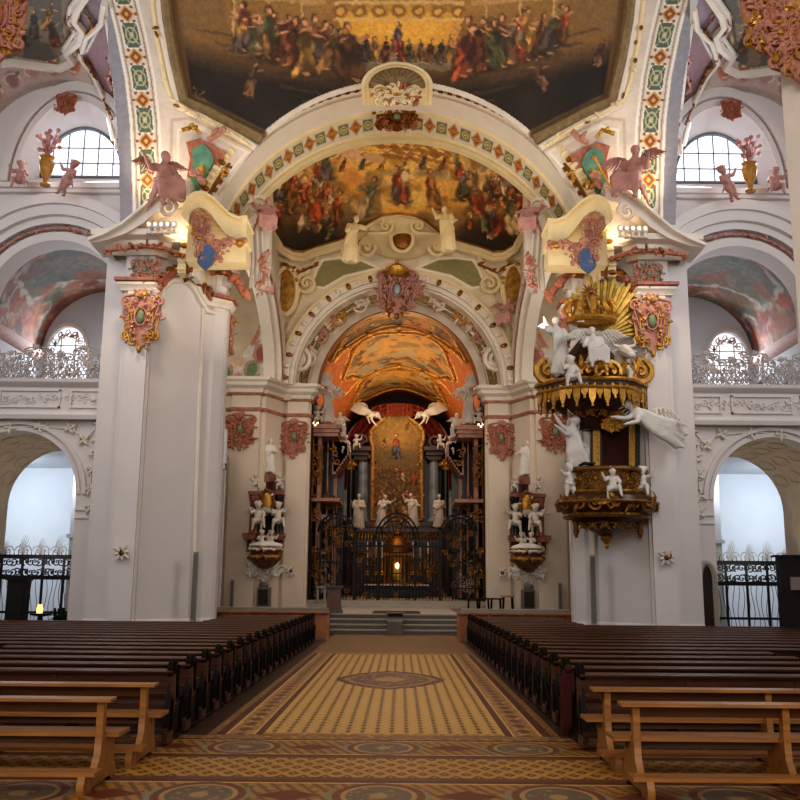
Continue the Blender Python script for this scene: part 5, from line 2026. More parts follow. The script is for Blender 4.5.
def make_pew(sg, xa, xb, y0, label, group):
    t = root('pew', label, 'pew', (sg * xa, y0, 0), group)
    lo, hi = (xa, xb) if sg > 0 else (-xb, -xa)
    mb = MB()
    mb.prism([(sg * xa, y0 + a, z) for a, z in ENDP], (sg * .075, 0, 0))
    # raised moulding and scrolls on the outer face
    c = [(sg * (xa - .012), y0 + a * .82 + .03, .04 + z * .92) for a, z in ENDP]
    mb.tube(c, .018, 5, closed=True)
    for (cy, cz, r) in ((.04, .88, .06), (.47, .5, .05)):
        mb.tube([(sg * (xa - .015), y0 + cy + r * math.cos(q), cz + r * math.sin(q)) for q in [2 * PI * i / 10 for i in range(10)]], .016, 5, closed=True)
        mb.ball((sg * (xa - .02), y0 + cy, cz), .028, 6, 4)
    mb.build('pew_end', PEWE, t, ang=35)
    mb = MB()
    mb.box(sg * xb - .04, sg * xb + .04, y0 - .05, y0 + .46, 0, .82)
    mb.box(sg * xb - .045, sg * xb + .045, y0 - .08, y0 + .08, .8, .87)
    mb.build('pew_end', PEWE, t)
    mb = MB()
    mb.prism([(lo, y0 - .035, .6), (lo, y0 - .05, .83), (lo, y0 - .02, .83), (lo, y0 - .005, .6)], (hi - lo, 0, 0))
    mb.prism([(lo, y0 - .025, .36), (lo, y0 - .03, .44), (lo, y0, .44), (lo, y0 + .01, .36)], (hi - lo, 0, 0))
    n = int((hi - lo) / 1.4)
    for k in range(n + 1):
        x = lo + (hi - lo) * k / n
        mb.box(x - .03, x + .03, y0 - .065, y0 - .03, .36, .83)
    mb.build('backrest', PEWD, t)
    mb = MB()
    mb.prism([(lo, y0 - .13, .835), (lo, y0 - .14, .86), (lo, y0 - .12, .872), (lo, y0 + .05, .885), (lo, y0 + .06, .87), (lo, y0 + .04, .845)], (hi - lo, 0, 0))
    mb.build('top_rail', PEWD, t)
    mb = MB()
    mb.box(lo, hi, y0 + .02, y0 + .42, .42, .455)
    mb.build('seat', PEWD, t)
    mb = MB()
    mb.box(lo, hi, y0 - .42, y0 - .22, .15, .185)
    for k in range(n + 1):
        x = lo + (hi - lo) * k / n
        mb.box(x - .03, x + .03, y0 - .4, y0 - .06, .02, .15)
    mb.build('kneeler', PEWD, t)
    return t


def copy_thing(t, label, dx, dy):
    r = t.copy()
    COL.objects.link(r)
    r.location = Vector(t.location) + Vector((dx, dy, 0))
    r['label'] = label
    LABELS.setdefault(label, []).append(r.name)
    for ch in list(t.children):
        c = ch.copy()
        COL.objects.link(c)
        c.parent = r
        for gch in list(ch.children):
            d = gch.copy()
            COL.objects.link(d)
            d.parent = c
    return r


NP = 20
for sg, xa, xo, sd in ((-1, 2.7, 11.9, 'left'), (1, 2.5, 10.95, 'right')):
    y0, step = 12.7, 1.05
    made = {}
    for k in range(NP):
        y = y0 + step * k
        lab = 'dark carved pew in the %s block, %s row counted from the light oak benches' % (sd, ORD[k])
        xb = 5.5 if y > 28.2 else (6.6 if 14.3 < y < 17.6 else xo)
        if xb not in made:
            made[xb] = (make_pew(sg, xa, xb, y, lab, 'dark pews in the nave'), y)
        else:
            copy_thing(made[xb][0], lab, 0, y - made[xb][1])

# light barrier in front of the foremost pews
for sg, a, b, sd in ((-1, 2.28, 6.9, 'left'), (1, 2.2, 6.7, 'right')):
    y = 34.3
    t = root('front_rail', 'reddish oak kneeling rail closing the %s pew block before the altar steps' % sd, 'kneeling rail', (sg * a, y, 0))
    lo, hi = (a, b) if sg > 0 else (-b, -a)
    mb = MB()
    mb.box(lo, hi, y - .2, y + .2, .93, .99)
    mb.build('top_board', OAKR, t)
    mb = MB()
    mb.box(lo, hi, y + .02, y + .06, .1, .93)
    mb.build('panel', OAKR, t)
    for k in range(9):
        x = lo + .06 + (hi - lo - .12) * k / 8
        mb = MB()
        mb.box(x - .05, x + .05, y - .1, y + .1, 0, .93)
        mb.build('post', OAKR, t)


# ------------------------------------------------------------------ light oak benches in the foreground
OAKD = mat('dark_oak', '#5a361a', .5, 0, .3, 2, stretch=(.8, 9, 9))


def bench(sg, xa, xb, y0, ups, label, zt=.84):
    t = root('kneeler_bench', label, 'bench', (sg * xa, y0, 0))
    lo, hi = (xa, xb) if sg > 0 else (-xb, -xa)
    mb = MB()
    mb.prism([(lo, y0 - .12, zt - .035), (lo, y0 - .12, zt - .005), (lo, y0 + .09, zt), (lo, y0 + .09, zt - .03)], (hi - lo, 0, 0))
    mb.build('top_rail', OAK, t)
    mb = MB()
    mb.prism([(lo + .12, y0 + .03, zt - .15), (lo + .12, y0 - .0, zt - .035), (lo + .12, y0 + .03, zt - .035), (lo + .12, y0 + .06, zt - .15)], (hi - lo - .24, 0, 0))
    mb.build('backrest', OAKD, t)
    mb = MB()
    mb.box(lo - .04, hi + .04, y0 + .1, y0 + .5, .445, .485)
    mb.build('seat', OAK, t)
    mb = MB()
    mb.box(lo, hi, y0 - .5, y0 - .24, .17, .205)
    mb.build('kneeler', OAK, t)
    mb = MB()
    mb.box(lo + .1, hi - .1, y0 + .22, y0 + .26, .36, .43)
    mb.build('stretcher', OAKD, t)
    for x in ups:
        x *= sg
        mb = MB()
        prof = [(-.52, 0), (-.3, 0), (-.24, .04), (.3, .04), (.36, 0), (.5, 0), (.5, .08), (.42, .2), (.4, .44), (.1, .44), (.07, .52), (.05, zt - .035), (-.05, zt - .035), (-.04, .5), (-.06, .3), (-.16, .17), (-.5, .17), (-.54, .08)]
        mb.prism([(x - .035, y0 + a, z) for a, z in prof], (.07, 0, 0))
        mb.build('bench_end', OAK, t)


bench(-1, 2.68, 7.6, 10.0, (2.8, 4.5, 6.1, 7.4), 'light oak kneeling bench nearest the camera on the left')
bench(-1, 2.6, 7.6, 11.4, (2.74, 4.5, 6.1, 7.4), 'light oak kneeling bench on the left, between the near bench and the pews')
bench(1, 2.42, 7.4, 10.0, (2.58, 4.08, 5.6, 7.2), 'light oak kneeling bench nearest the camera on the right')
bench(1, 2.4, 7.4, 11.35, (2.58, 4.42, 6.2, 7.2), 'light oak kneeling bench on the right, between the near bench and the pews')
# red rope looped over the first right pew end
mb = MB()
for k in range(4):
    mb.tube([(2.44 - .03 * k, 13.0 + .05 * math.cos(q) + .02 * k, .52 + .36 * math.sin(q) - .03 * k) for q in [2 * PI * i / 16 for i in range(16)]], .028, 6, closed=True)
mb.ball((2.43, 13.0, .9), (.06, .08, .06), 8, 6)
mb.tube([(2.42, 13.05, .3), (2.4, 13.05, .16)], [.03, .045], 6)
tag(mb.build('barrier_rope', mat('red_rope', '#44090d', .9, 0, .3, 20)), 'dark red barrier rope looped over the nearest right pew end', 'rope')


# ------------------------------------------------------------------ stucco capitals
def capital(px, py, w, h, d, label, u=(1, 0, 0), wv=(0, -1, 0), seed=1, mats=None, group=None, name='stucco_capital'):
    o = Q(px, py, d)
    u, wv = XF(u), XF(wv)
    mb = placed(lambda m_: rocaille(m_, w, h, seed, 1, 2, True, 30), o, u, wv)
    return tag(mb.build(name, mats or [PINK, GOLD, GREENP]), label, 'capital', group)


SIDES = ((False, 'left'), (True, 'right'))
for L, sd in SIDES:
    MIRROR[0] = L
    capital(141, 320, 1.35, 1.9, 28.82, 'pink and gold scrolled stucco capital on the front face of the %s pier' % sd, seed=3)
    capital(224, 335, 1.2, 1.9, 31.6, 'pink and gold stucco capital round the inner corner of the %s pier' % sd, (.5, .86, 0), (.86, -.5, 0), seed=4)
    capital(240, 431, 1.55, 1.75, 45.75, 'terracotta stucco capital on the outer choir pilaster, %s side' % sd, seed=5, mats=[PINKD, PINKM, GREENP])
    capital(294, 438, 1.4, 1.9, 47.35, 'terracotta stucco capital beside the choir opening, %s side' % sd, seed=6, mats=[PINKD, PINKM, GREENP])
    capital(145, 271, .95, .8, 28.85, 'small green and pink stucco spray above the front capital of the %s pier' % sd, seed=7, mats=[PINK, GREENP, GREENP], name='stucco_spray')
    # terracotta leaf swags over the arched moulding, ornament in the pediment
    mb = MB()
    garland(mb, [Q(a, b, dface(a) - .2) for a, b in ((158, 290), (165, 280), (174, 272), (184, 270), (194, 276), (203, 288), (210, 300))], .26, 5, 0, 1, 1.3)
    garland(mb, [Q(a, b, 30.2) for a, b in ((210, 272), (222, 270), (233, 276), (241, 288), (246, 296))], .3, 6, 0, 1, 1.3)
    garland(mb, [Q(a, b, 28.5) for a, b in ((106, 250), (125, 248), (145, 246), (165, 248), (184, 256))], .17, 7, 0, 1, 1.2)
    tag(mb.build('leaf_swag', [PINKD, GOLDD]), 'terracotta leaf swags under the cornice of the %s pier' % sd, 'garland')
    # swept pediment
    t = root('pediment', 'swept white pediment half over the %s pier front' % sd, 'pediment', Q(140, 240, 28.5))
    mb = MB()
    out = [(88, 240), (104, 234), (122, 224), (138, 211), (152, 199), (166, 190), (178, 184), (190, 181)]
    inn = [(90, 243), (106, 240), (126, 233), (143, 223), (157, 211), (169, 203), (180, 198), (189, 196)]
    mb.pxband(out, inn, lambda x: 28.3, 1.4)
    mb.pxband([(a, b - 3) for a, b in out], out, lambda x: 28.1, 1.6)
    mb.prism([Q(a, b, 28.9) for a, b in ((94, 242), (122, 226), (150, 204), (186, 190), (186, 242))], (0, .8, 0))
    mb.M = Matrix.Translation(Q(168, 208, 28.25))
    spiral(mb, 0, 0, .28, 1.6, PI / 2, 1 if L else -1, .08)
    mb.M = None
    mb.build('sweep', WARMW, t)
    mb = MB()
    out = [(181, 214), (184, 205), (188, 198), (195, 194), (204, 194), (213, 199), (221, 207), (229, 215), (238, 219), (247, 218)]
    inn = [(188, 222), (190, 214), (194, 209), (199, 207), (205, 209), (211, 214), (218, 224), (226, 234), (236, 239), (246, 238)]
    df = lambda x: 27.8 + max(0, x - 185) / 60 * 1.2
    mb.pxband(out, inn, df, 1.3)
    mb.pxband([(a, b - 3) for a, b in out], out, lambda x: df(x) - .2, 1.5)
    mb.prism([Q(a, b, df(a) + .5) for a, b in inn + [(246, 262), (186, 262)]], (0, .8, 0))
    mb.pxband([(183, 238), (183, 228)], [(250, 262), (250, 238)], lambda x: 28.9 + max(0, x - 185) / 60 * 1.9, .8) if False else None
    mb.build('volute_arch', YELLOWW, t)
    mb = placed(lambda m_: rocaille(m_, .72, 1.0, 8, 1, 0, True, 22), Q(201, 227, 28.1), XF((.8, .6, 0)), XF((.6, -.8, 0)))
    mb.build('stucco_cartouche', [PINK, GOLD, PINKD], t)
    mb = MB()
    mb.prism([Q(a, b, 27.9) for a, b in ((199, 248), (205, 243), (214, 249), (211, 262), (203, 268), (197, 262))], (0, .3, 0))
    mb.build('blue_shield', BLUEP, t)
    mb = placed(lambda m_: (rocaille(m_, 1.1, .8, 9, 0, 1, False, 24), rocaille(m_, .8, .7, 10, 1, 0, False, 14)), Q(209, 250, 28.1), XF((.8, .6, 0)), XF((.6, -.8, 0)))
    garland(mb, [Q(a, b, df(a) - .1) for a, b in ((214, 246), (224, 241), (236, 242), (246, 240))], .24, 11, 0, 1, 1.4)
    mb.build('gilt_leaves', [PINK, GOLD], t)
    # moulded stem and white brackets at the arch springing
    t = root('arch_bracket', 'white scrolled bracket with pink drapery at the %s springing of the front arch' % sd, 'bracket', Q(262, 290, 31))
    mb = MB()
    mb.pxband([(252, 228), (258, 214), (264, 210), (269, 218)], [(254, 284), (260, 284), (264, 278), (268, 262)], lambda x: 31.2, .8)
    for q in range(3):
        mb.tube([Q(251 + 5 * q, 224, 31), Q(253 + 5 * q, 262, 31), Q(250 + 5 * q, 288, 30.8)], [.05, .08, .05], 6)
    mb.M = Matrix.Translation(Q(258, 206, 31.0))
    spiral(mb, 0, 0, .35, 1.5, 0, 1, .1)
    mb.M = None
    mb.build('scroll', WARMW, t)
    mb = MB()
    garland(mb, [Q(a, b, 30.6) for a, b in ((268, 252), (262, 264), (266, 276), (258, 286))], .2, 3, 0, 1, 2.2)
    mb.build('stucco_leaves', [ROSE, PINKD], t)
    statue('angel_statue', 'sitraise', ROSE, Q(262, 238, 30.7), 1.8, 'pink angel bust leaning out at the %s springing of the front arch' % sd, 'statue', az=.5, wings=.4)
    # pendentive cartouche
    c = Q(201, 165, 28.3)
    t = root('pendentive_cartouche', 'green and orange stucco cartouche on the %s pendentive' % sd, 'cartouche', c)
    mb = MB()
    dd = lambda x, y: float(dvault(np.float64(x), np.float64(y))) - .15
    mb.prism([Q(a, b, dd(a, b)) for a, b in ((186, 142), (200, 138), (214, 146), (226, 152), (220, 166), (212, 172), (206, 188), (192, 194), (187, 176), (190, 158))], (0, .2, 0))
    mb.build('orange_field', PINKD, t)
    mb = MB()
    mb.prism([Q(a, b, dd(a, b) - .1) for a, b in ((192, 150), (202, 143), (210, 150), (214, 160), (208, 172), (204, 188), (192, 193), (189, 178), (193, 164))], (0, .2, 0))
    mb.build('green_field', mat('verdigris_%s' % sd, '#5f8f78', .7, 0, .3, 3), t)
    mb = MB()
    garland(mb, [Q(a, b, dd(a, b) - .3) for a, b in ((196, 172), (202, 166), (200, 180), (206, 184))], .28, 4, 0, 1, 1.5)
    mb.build('gilt_bouquet', [GOLD, PINK], t)
    mb = MB()
    garland(mb, [Q(a, b, dd(a, b) - .3) for a, b in ((208, 140), (218, 134), (224, 128))], .22, 5, 1, 0, 1)
    mb.build('stucco_spray', [GOLD, PINK], t)
    mb = MB()
    garland(mb, [Q(a, b, dd(a, b) - .3) for a, b in ((222, 178), (224, 168), (228, 172))], .14, 6, 0, 0, 1)
    mb.build('gilt_spray', [GOLD, PINK], t)
    mb = MB()
    garland(mb, [Q(a, b, dd(a, b) - .3) for a, b in ((182, 130), (194, 126), (200, 134))], .16, 6, 0, 0, 1)
    mb.build('gilt_spray', [GOLD, PINK], t)
    # row of cornice spotlights
    for k in range(5):
        x = 149 + 6.2 * k
        c = Q(x, 234, 28.25)
        t = root('spotlight', 'white spotlight on the %s pier cornice, %s from outside in its row' % (sd, ORD[k]), 'spotlight', c, 'cornice spotlights')
        mb = MB()
        mb.lathe([(.09, 0), (.1, .05), (.04, .08), (.05, .18), (.09, .2), (.1, .34), (.07, .4), (.0, .41)], c, 10)
        hs = mb.build('housing', WARMW, t)
        mb = MB()
        mb.ball(c + Vector((0, -.06, .3)), (.055, .06, .06), 8, 6)
        mb.build('bulb', BULB, hs)
    # figures on the arch over the gallery, with a gold urn of flowers
    c = Q(45, 186, 29.9)
    t = root('flower_urn', 'gilded urn of pink flowers on the gallery arch before the %s window' % sd, 'urn', c)
    mb = MB()
    mb.lathe([(.16, 0), (.18, .06), (.08, .14), (.1, .3), (.2, .5), (.26, .78), (.2, .95), (.27, 1.02), (.22, 1.04)], c, 16, fold=.05, nf=8)
    mb.build('vase', GOLDM, t)
    mb = MB()
    g = random.Random(3)
    for k in range(22):
        a, b = g.uniform(0, 2 * PI), g.uniform(.2, 1)
        tip = c + Vector((.42 * b * math.cos(a), .3 * b * math.sin(a), 1.2 + .75 * g.random()))
        mb.tube([c + Vector((0, 0, 1.05)), (c + Vector((0, 0, 1.05))).lerp(tip, .6) + Vector((0, 0, .1)), tip], .022, 4)
        mb.ball(tip, .085, 6, 4)
    mb.build('flowers', ROSE, t)
    statue('cherub', 'putto', ROSE, Q(19, 190, 29.9), 1.15, 'pink cherub sitting outermost on the gallery arch by the %s urn' % sd, 'cherub', az=.2)
    statue('cherub', 'puttostand', ROSE, Q(60, 196, 29.8), 1.25, 'pink cherub clinging to the gallery arch just inside the %s urn' % sd, 'cherub', az=-.3, roll=.4)
    mb = placed(lambda m_: rocaille(m_, .75, .8, 15, 0, 0, True, 20), Q(66, 104, 30.6))
    tag(mb.build('keystone_ornament', [PINKD, ROSE]), 'brown leaf ornament at the crown of the %s lunette window' % sd, 'stucco relief')
    # gallery lattice railing
    t = root('gallery_railing', 'pale grey pierced rococo railing on the %s gallery parapet' % sd, 'railing', Q(50, 387, 30))
    z0 = 8.25
    sg = 1 if L else -1
    mb = MB()
    for k in range(44):
        x = 8.9 + .15 * k
        for q in (-1, 1):
            mb.tube([(sg * x, 30.0, z0), (sg * (x + q * .42), 30.0, z0 + .62)], .016, 4)
    mb.box(min(sg * 8.9, sg * 15.4), max(sg * 8.9, sg * 15.4), 29.95, 30.08, z0, z0 + .08)
    mb.build('lattice', GREYST, t)
    for j, xx in enumerate((9.25, 10.05, 10.85, 11.65, 12.45, 13.25, 14.05)):
        mb = MB()
        mb.M = Matrix.Translation((sg * xx, 29.95, z0 + .5 + .1 * (j % 2)))
        rocaille(mb, .85, 1.0 + .25 * (j % 2), 30 + j, 0, 0, False, 34, False)
        mb.M = None
        mb.build('rocaille_crest', GREYST, t)
    # consecration cross sconces
    for px, py, d, wh in ((122, 553, 28.85, 'front face of the %s pier' % sd), (291, 571, 47.35, 'choir wall just %s of the grille' % sd)):
        c = Q(px, py, d)
        t = root('apostle_sconce', 'small star shaped candle sconce on the %s' % wh, 'sconce', c)
        mb = MB()
        for k in range(8):
            a = k * PI / 4 + .2
            mb.tube([c, c + Vector((.16 * math.cos(a), -.05, .16 * math.sin(a))), c + Vector(((.3 if k % 2 else .22) * math.cos(a), -.1, (.3 if k % 2 else .22) * math.sin(a)))], [.05, .06, .012], 6)
        mb.build('petals', MARBLE, t)
        mb = MB()
        mb.ball(c + Vector((0, -.08, 0)), .08, 8, 6)
        mb.tube([c + Vector((0, -.1, 0)), c + Vector((.05, -.3, -.02)), c + Vector((.06, -.36, .1))], .025, 6)
        mb.build('gilt_arm', GOLDD, t)
    # column loudspeakers
    for px, y0, y1, d, wh in ((194, 552, 621, 29.95, 'diagonal face of the %s pier' % sd), (232, 580, 610, 45.7, 'outer choir pilaster on the %s' % sd)):
        a, b = Q(px, y1, d), Q(px, y0, d)
        c = Vector((a.x, d - .2, a.z))
        t = root('column_speaker', 'slim grey column loudspeaker on the %s' % wh, 'loudspeaker', c)
        mb = MB()
        mb.box(a.x - .07, a.x + .07, d - .25, d - .1, a.z, b.z)
        mb.box(a.x - .03, a.x + .03, d - .1, d + .1, b.z - .4, b.z - .3)
        mb.box(a.x - .03, a.x + .03, d - .1, d + .1, a.z + .3, a.z + .4)
        hs = mb.build('housing', GREYM, t)
        mb = MB()
        mb.box(a.x - .055, a.x + .055, d - .26, d - .245, a.z + .06, b.z - .06)
        mb.build('speaker_grille', STEPD, hs)
    # white console ornament at the edge of the transept gallery
    mb = placed(lambda m_: rocaille(m_, .8, 3.2, 17, 0, 0, False, 40), Q(220, 480, 44.9))
    tag(mb.build('console_stucco', GREYST), 'pale stucco console hanging under the %s transept gallery' % sd, 'stucco relief')
MIRROR[0] = False

# big angels on the pediments
statue('pediment_angel', 'sitraise', ROSE, P(163, 214, 28.0), 2.5, 'pink angel with a trumpet lounging on the left pier pediment', 'statue', az=.7, wings=.5, roll=-.15)
statue('pediment_angel', 'sit', ROSE, P(634, 208, 28.0), 2.5, 'pink winged angel with a long trumpet on the right pier pediment', 'statue', az=-.6, wings=.6, flip=True)
mb = MB()
a, b = P(612, 190, 27.7), P(594, 156, 27.5)
mb.tube([a, a.lerp(b, .5), a.lerp(b, .92), b], [.035, .035, .05, .12], 8)
tag(mb.build('trumpet', GOLD), 'thin gilt trumpet held by the angel on the right pediment', 'trumpet')
# gilt and pink capitals of the nearest piers, and a sliver of the right one
mb = MB()
a = P(786, 300, 15)
foot = [(7.05, 15.2), (7.05, 17), (9, 17), (9, 15.2)]
z0 = 0
xe = P(783, 110, 15.3).x
mb.prism([(xe, 15.3, 0), (xe + .25, 15.0, 0), (xe + 2.5, 15.0, 0), (xe + 2.5, 17, 0), (xe + .9, 17, 0)], (0, 0, 22))
struct(mb.build('wall_right_near_pier', WARMW))
mb = MB()
xw = P(-4, 60, 15).x
mb.prism([(xw, 15.2, 0), (xw - 2.5, 15.0, 0), (xw - 2.5, 17, 0), (xw - 1.6, 17, 0)], (0, 0, 22))
struct(mb.build('wall_left_near_pier', WARMW))
for px, py, w, h, sd in ((772, 20, 1.15, 1.5, 'right'), (798, 42, 1.2, 1.5, 'right edge'), (0, 22, 1.0, 1.6, 'left')):
    mb = placed(lambda m_: (rocaille(m_, w, h, 19 + px % 7, 1, 2, True, 44), rocaille(m_, w * .7, h * .9, 23, 1, 0, False, 30)), P(px, py, 14.9))
    tag(mb.build('stucco_capital', [PINK, GOLD, PINKD]), 'large pink and gold leaf capital cut by the top %s of the view' % sd, 'capital')

# ------------------------------------------------------------------ side altars on the choir chamfers
ALTW = mat('altar_figure_white', '#c4bab0', .5, 0, .1, 5)
for L, sd in SIDES:
    MIRROR[0] = L
    d = 46.2
    n = XF((.75, -.66, 0))
    t = root('side_altar', 'rococo wall altar of dark red marble with white figures on the %s choir pier' % sd, 'side altar', Q(264, 612, d))
    ds = lambda x: 45.6 + (x - 245) / 40 * 1.2

    def pts(ps, off=0):
        return [Q(a, b, ds(a) - off) for a, b in ps]
    mb = MB()
    mb.prism(pts([(247, 548), (247, 536), (250, 533), (251, 500), (249, 494), (253, 490), (258, 482), (264, 480), (268, 480), (276, 482), (281, 490), (282, 494), (280, 500), (281, 533), (283, 536), (282, 548)], .0), (0, .9, 0))
    mb.build('retable', REDMD, t)
    mb = MB()
    mb.prism(pts([(248, 491), (248, 494.5), (283, 494.5), (283, 491)], .25), (0, 1.0, 0))
    mb.build('upper_cornice', REDM, t)
    mb = MB()
    for y, x0, x1 in ((535, 242, 284), (538, 244, 282)):
        mb.prism(pts([(x0, y - 2), (x0, y + 1.5), (x1, y + 1.5), (x1, y - 2)], .25), (0, 1.0, 0))
    mb.build('cornice', REDM, t)
    mb = MB()
    mb.prism(pts([(262, 474), (275, 474), (275, 482), (262, 482)], .1), (0, .6, 0))
    mb.build('pedestal', REDM, t)
    for x in (251, 255, 277, 280):
        mb = MB()
        a, b = Q(x, 533, ds(x) - .2), Q(x, 496, ds(x) - .2)
        h = b.z - a.z
        mb.lathe([(.14, 0), (.1, .1), (.1, h - .25), (.16, h - .1), (.16, h)], a, 10)
        mb.build('column', REDM if x < 256 else DKM, t)
    mb = MB()
    mb.prism(pts([(258, 534), (258, 500), (262, 492), (267, 489), (273, 492), (277, 500), (277, 534)], .05), (0, .2, 0))
    mb.build('niche_panel', DKM, t)
    mb = MB()
    c = Q(267, 502, ds(267) - .25)
    mb.ball(c, (.3, .1, .52), 14, 8)
    mb.build('gold_medallion', GOLD, t)
    mb = MB()
    garland(mb, [c + Vector((.36 * math.cos(a), -.08, .6 * math.sin(a))) for a in [2 * PI * i / 12 for i in range(13)]], .12, 3, 0, 1, 1.2)
    mb.build('medallion_wreath', [GOLDD, MARBLE], t)
    mb = MB()
    c = Q(265, 562, ds(265) - .55)
    mb.lathe([(.1, -.35), (.4, -.2), (.68, .1), (.74, .3), (.6, .42), (.72, .6), (.72, .72)], c, 18, sy=.8, fold=.06, nf=6)
    garland(mb, [c + Vector((.74 * math.cos(a), .6 * math.sin(a), .25)) for a in [PI + PI * i / 10 for i in range(11)]], .14, 4, 1, 0, 1.5)
    mb.build('basin', [mat('altar_brown_%s' % sd, '#6e4630', .4, .1, .5, 5), GOLDM], t)
    mb = MB()
    mb.lathe([(.72, .7), (.78, .76), (.7, .86), (.3, .98), (0, 1.0)], c, 18, sy=.8, fold=.08, nf=7)
    garland(mb, [c + Vector((.8 * math.cos(a), .6 * math.sin(a), .6)) for a in [PI + PI * i / 10 for i in range(11)]], .12, 4, 0, 1, 1.5)
    mb.build('altar_cloth', [MARBLE, GOLD], t)
    g = random.Random(6)
    for k in range(14):
        mb = MB()
        x = 250 + 32 * g.random()
        mb.M = Matrix.Translation(Q(x, 566 + 14 * g.random() * (1 - abs(x - 265) / 30), ds(x) - .1))
        spiral(mb, 0, 0, .2, 1.3, g.uniform(0, 6), 1, .05, tail=(.3, .1))
        leaf(mb, 0, 0, .4, .16, g.uniform(0, 6))
        mb.M = None
        mb.build('stucco_leaf', MARBLE, t)
    for px, py, h, pose, fl in ((257, 530, 1.5, 'putto', False), (277, 530, 1.5, 'putto2', False), (261, 550, 1.05, 'putto2', False), (271, 550, 1.05, 'putto', True), (255, 490, .85, 'putto', False), (279, 490, .85, 'putto2', False)):
        statue('cherub_figure', pose, ALTW, Q(px, py, ds(px) - .5), h, parent=t, az=.3, wings=.6 if h > 1.2 else 0, flip=fl)
    statue('saint_figure', 'bishop' if not L else 'raise', MARBLE, Q(269, 474, ds(269)), 1.75, 'white saint figure standing on top of the %s side altar' % sd, 'statue', az=.3)
    # plaque under it
    c = Q(264, 597, ds(264) - .1)
    t = root('epitaph_plaque', 'small dark framed plaque below the %s side altar' % sd, 'plaque', c)
    mb = MB()
    mb.box(c.x - .3, c.x + .3, c.y - .3, c.y + .3, c.z - .45, c.z + .45)
    mb.ball(c + Vector((0, -.2, .55)), (.25, .08, .16), 8, 6)
    mb.build('frame', STEPD, t)
    mb = MB()
    mb.box(c.x - .22, c.x + .22, c.y - .34, c.y - .28, c.z - .36, c.z + .36)
    mb.build('tablet', DKBROWN, t)
    mb = MB()
    mb.ball(c + Vector((0, -.25, -.62)), (.13, .06, .16), 8, 6)
    mb.build('black_heart', BLACK, t)
MIRROR[0] = False
# ------------------------------------------------------------------ pulpit on the right pier
PD = 28.4
pc = P(608, 520, PD)
t = root('pulpit', 'gilded dark pulpit with a crowned canopy hanging on the right pier', 'pulpit', pc)
mb = MB()


def pz(y, d=PD):
    return P(608, y, d).z


prof = [(.25, pz(535)), (.6, pz(528)), (.95, pz(522)), (1.2, pz(516)), (1.42, pz(509)), (1.5, pz(503)), (1.42, pz(497)), (1.2, pz(494)), (1.1, pz(490)), (1.08, pz(478)), (1.14, pz(474)), (1.22, pz(471)), (1.2, pz(468))]
cx, cy = P(608, 500, PD).x, PD + .35
mb.lathe([(r, z) for r, z in prof], (cx, cy, 0), 40, sy=.85, fold=.035, nf=5)
mb.build('basket', mat('pulpit_brown_marble', '#4a2c17', .35, .1, .5, 4), t)
mb = MB()
for zz, r, th in ((pz(471), 1.24, .06), (pz(493), 1.2, .07), (pz(516), 1.24, .08), (pz(503), 1.52, .05)):
    mb.tube([(cx + r * (1 + .035 * math.cos(5 * a)) * math.cos(a), cy + .85 * r * (1 + .035 * math.cos(5 * a)) * math.sin(a), zz) for a in [2 * PI * i / 48 for i in range(48)]], th, 6, closed=True)
g = random.Random(4)
for k in range(7):   # gilt relief panels round the drum
    a = -PI / 2 + (k - 3) * .42
    o = Vector((cx + 1.14 * math.cos(a), cy + .97 * math.sin(a), pz(482)))
    mb.M = frame_at(o, (-math.sin(a), math.cos(a), 0), (math.cos(a), math.sin(a), 0))
    rocaille(mb, .62, .66, 40 + k, 0, 0, True, 26)
for k in range(9):
    a = -PI / 2 + (k - 4) * .36
    o = Vector((cx + 1.46 * math.cos(a), cy + 1.22 * math.sin(a), pz(505)))
    mb.M = frame_at(o, (-math.sin(a), math.cos(a), 0), (math.cos(a), math.sin(a), 0))
    spiral(mb, 0, 0, .2, 1.4, k, 1 if k % 2 else -1, .05, tail=(.3, .1))
    leaf(mb, 0, 0, .4, .14, k * 2.0)
for k in range(7):
    a = -PI / 2 + (k - 3) * .45
    o = Vector((cx + .85 * math.cos(a), cy + .72 * math.sin(a), pz(522)))
    mb.M = frame_at(o, (-math.sin(a), math.cos(a), 0), (math.cos(a), math.sin(a), 0))
    rocaille(mb, .5, .5, 60 + k, 0, 0, False, 10)
mb.M = None
mb.build('gilt_relief', mat('pulpit_gold', '#8f642a', .38, .55, .5, 9), t)
mb = MB()
mb.lathe([(.02, pz(549)), (.08, pz(546)), (.05, pz(544)), (.16, pz(540)), (.2, pz(537)), (.12, pz(534)), (.25, pz(531))], (cx, cy, 0), 14)
mb.build('pendant', GOLD, t)
for q in (-1, 1):
    mb = MB()
    p = P(608 + q * 32, 526, PD + .3)
    mb.lathe([(.03, -.35), (.09, -.2), (.07, 0), (.12, .15)], p, 10)
    mb.build('corner_drop', GOLDD, t)
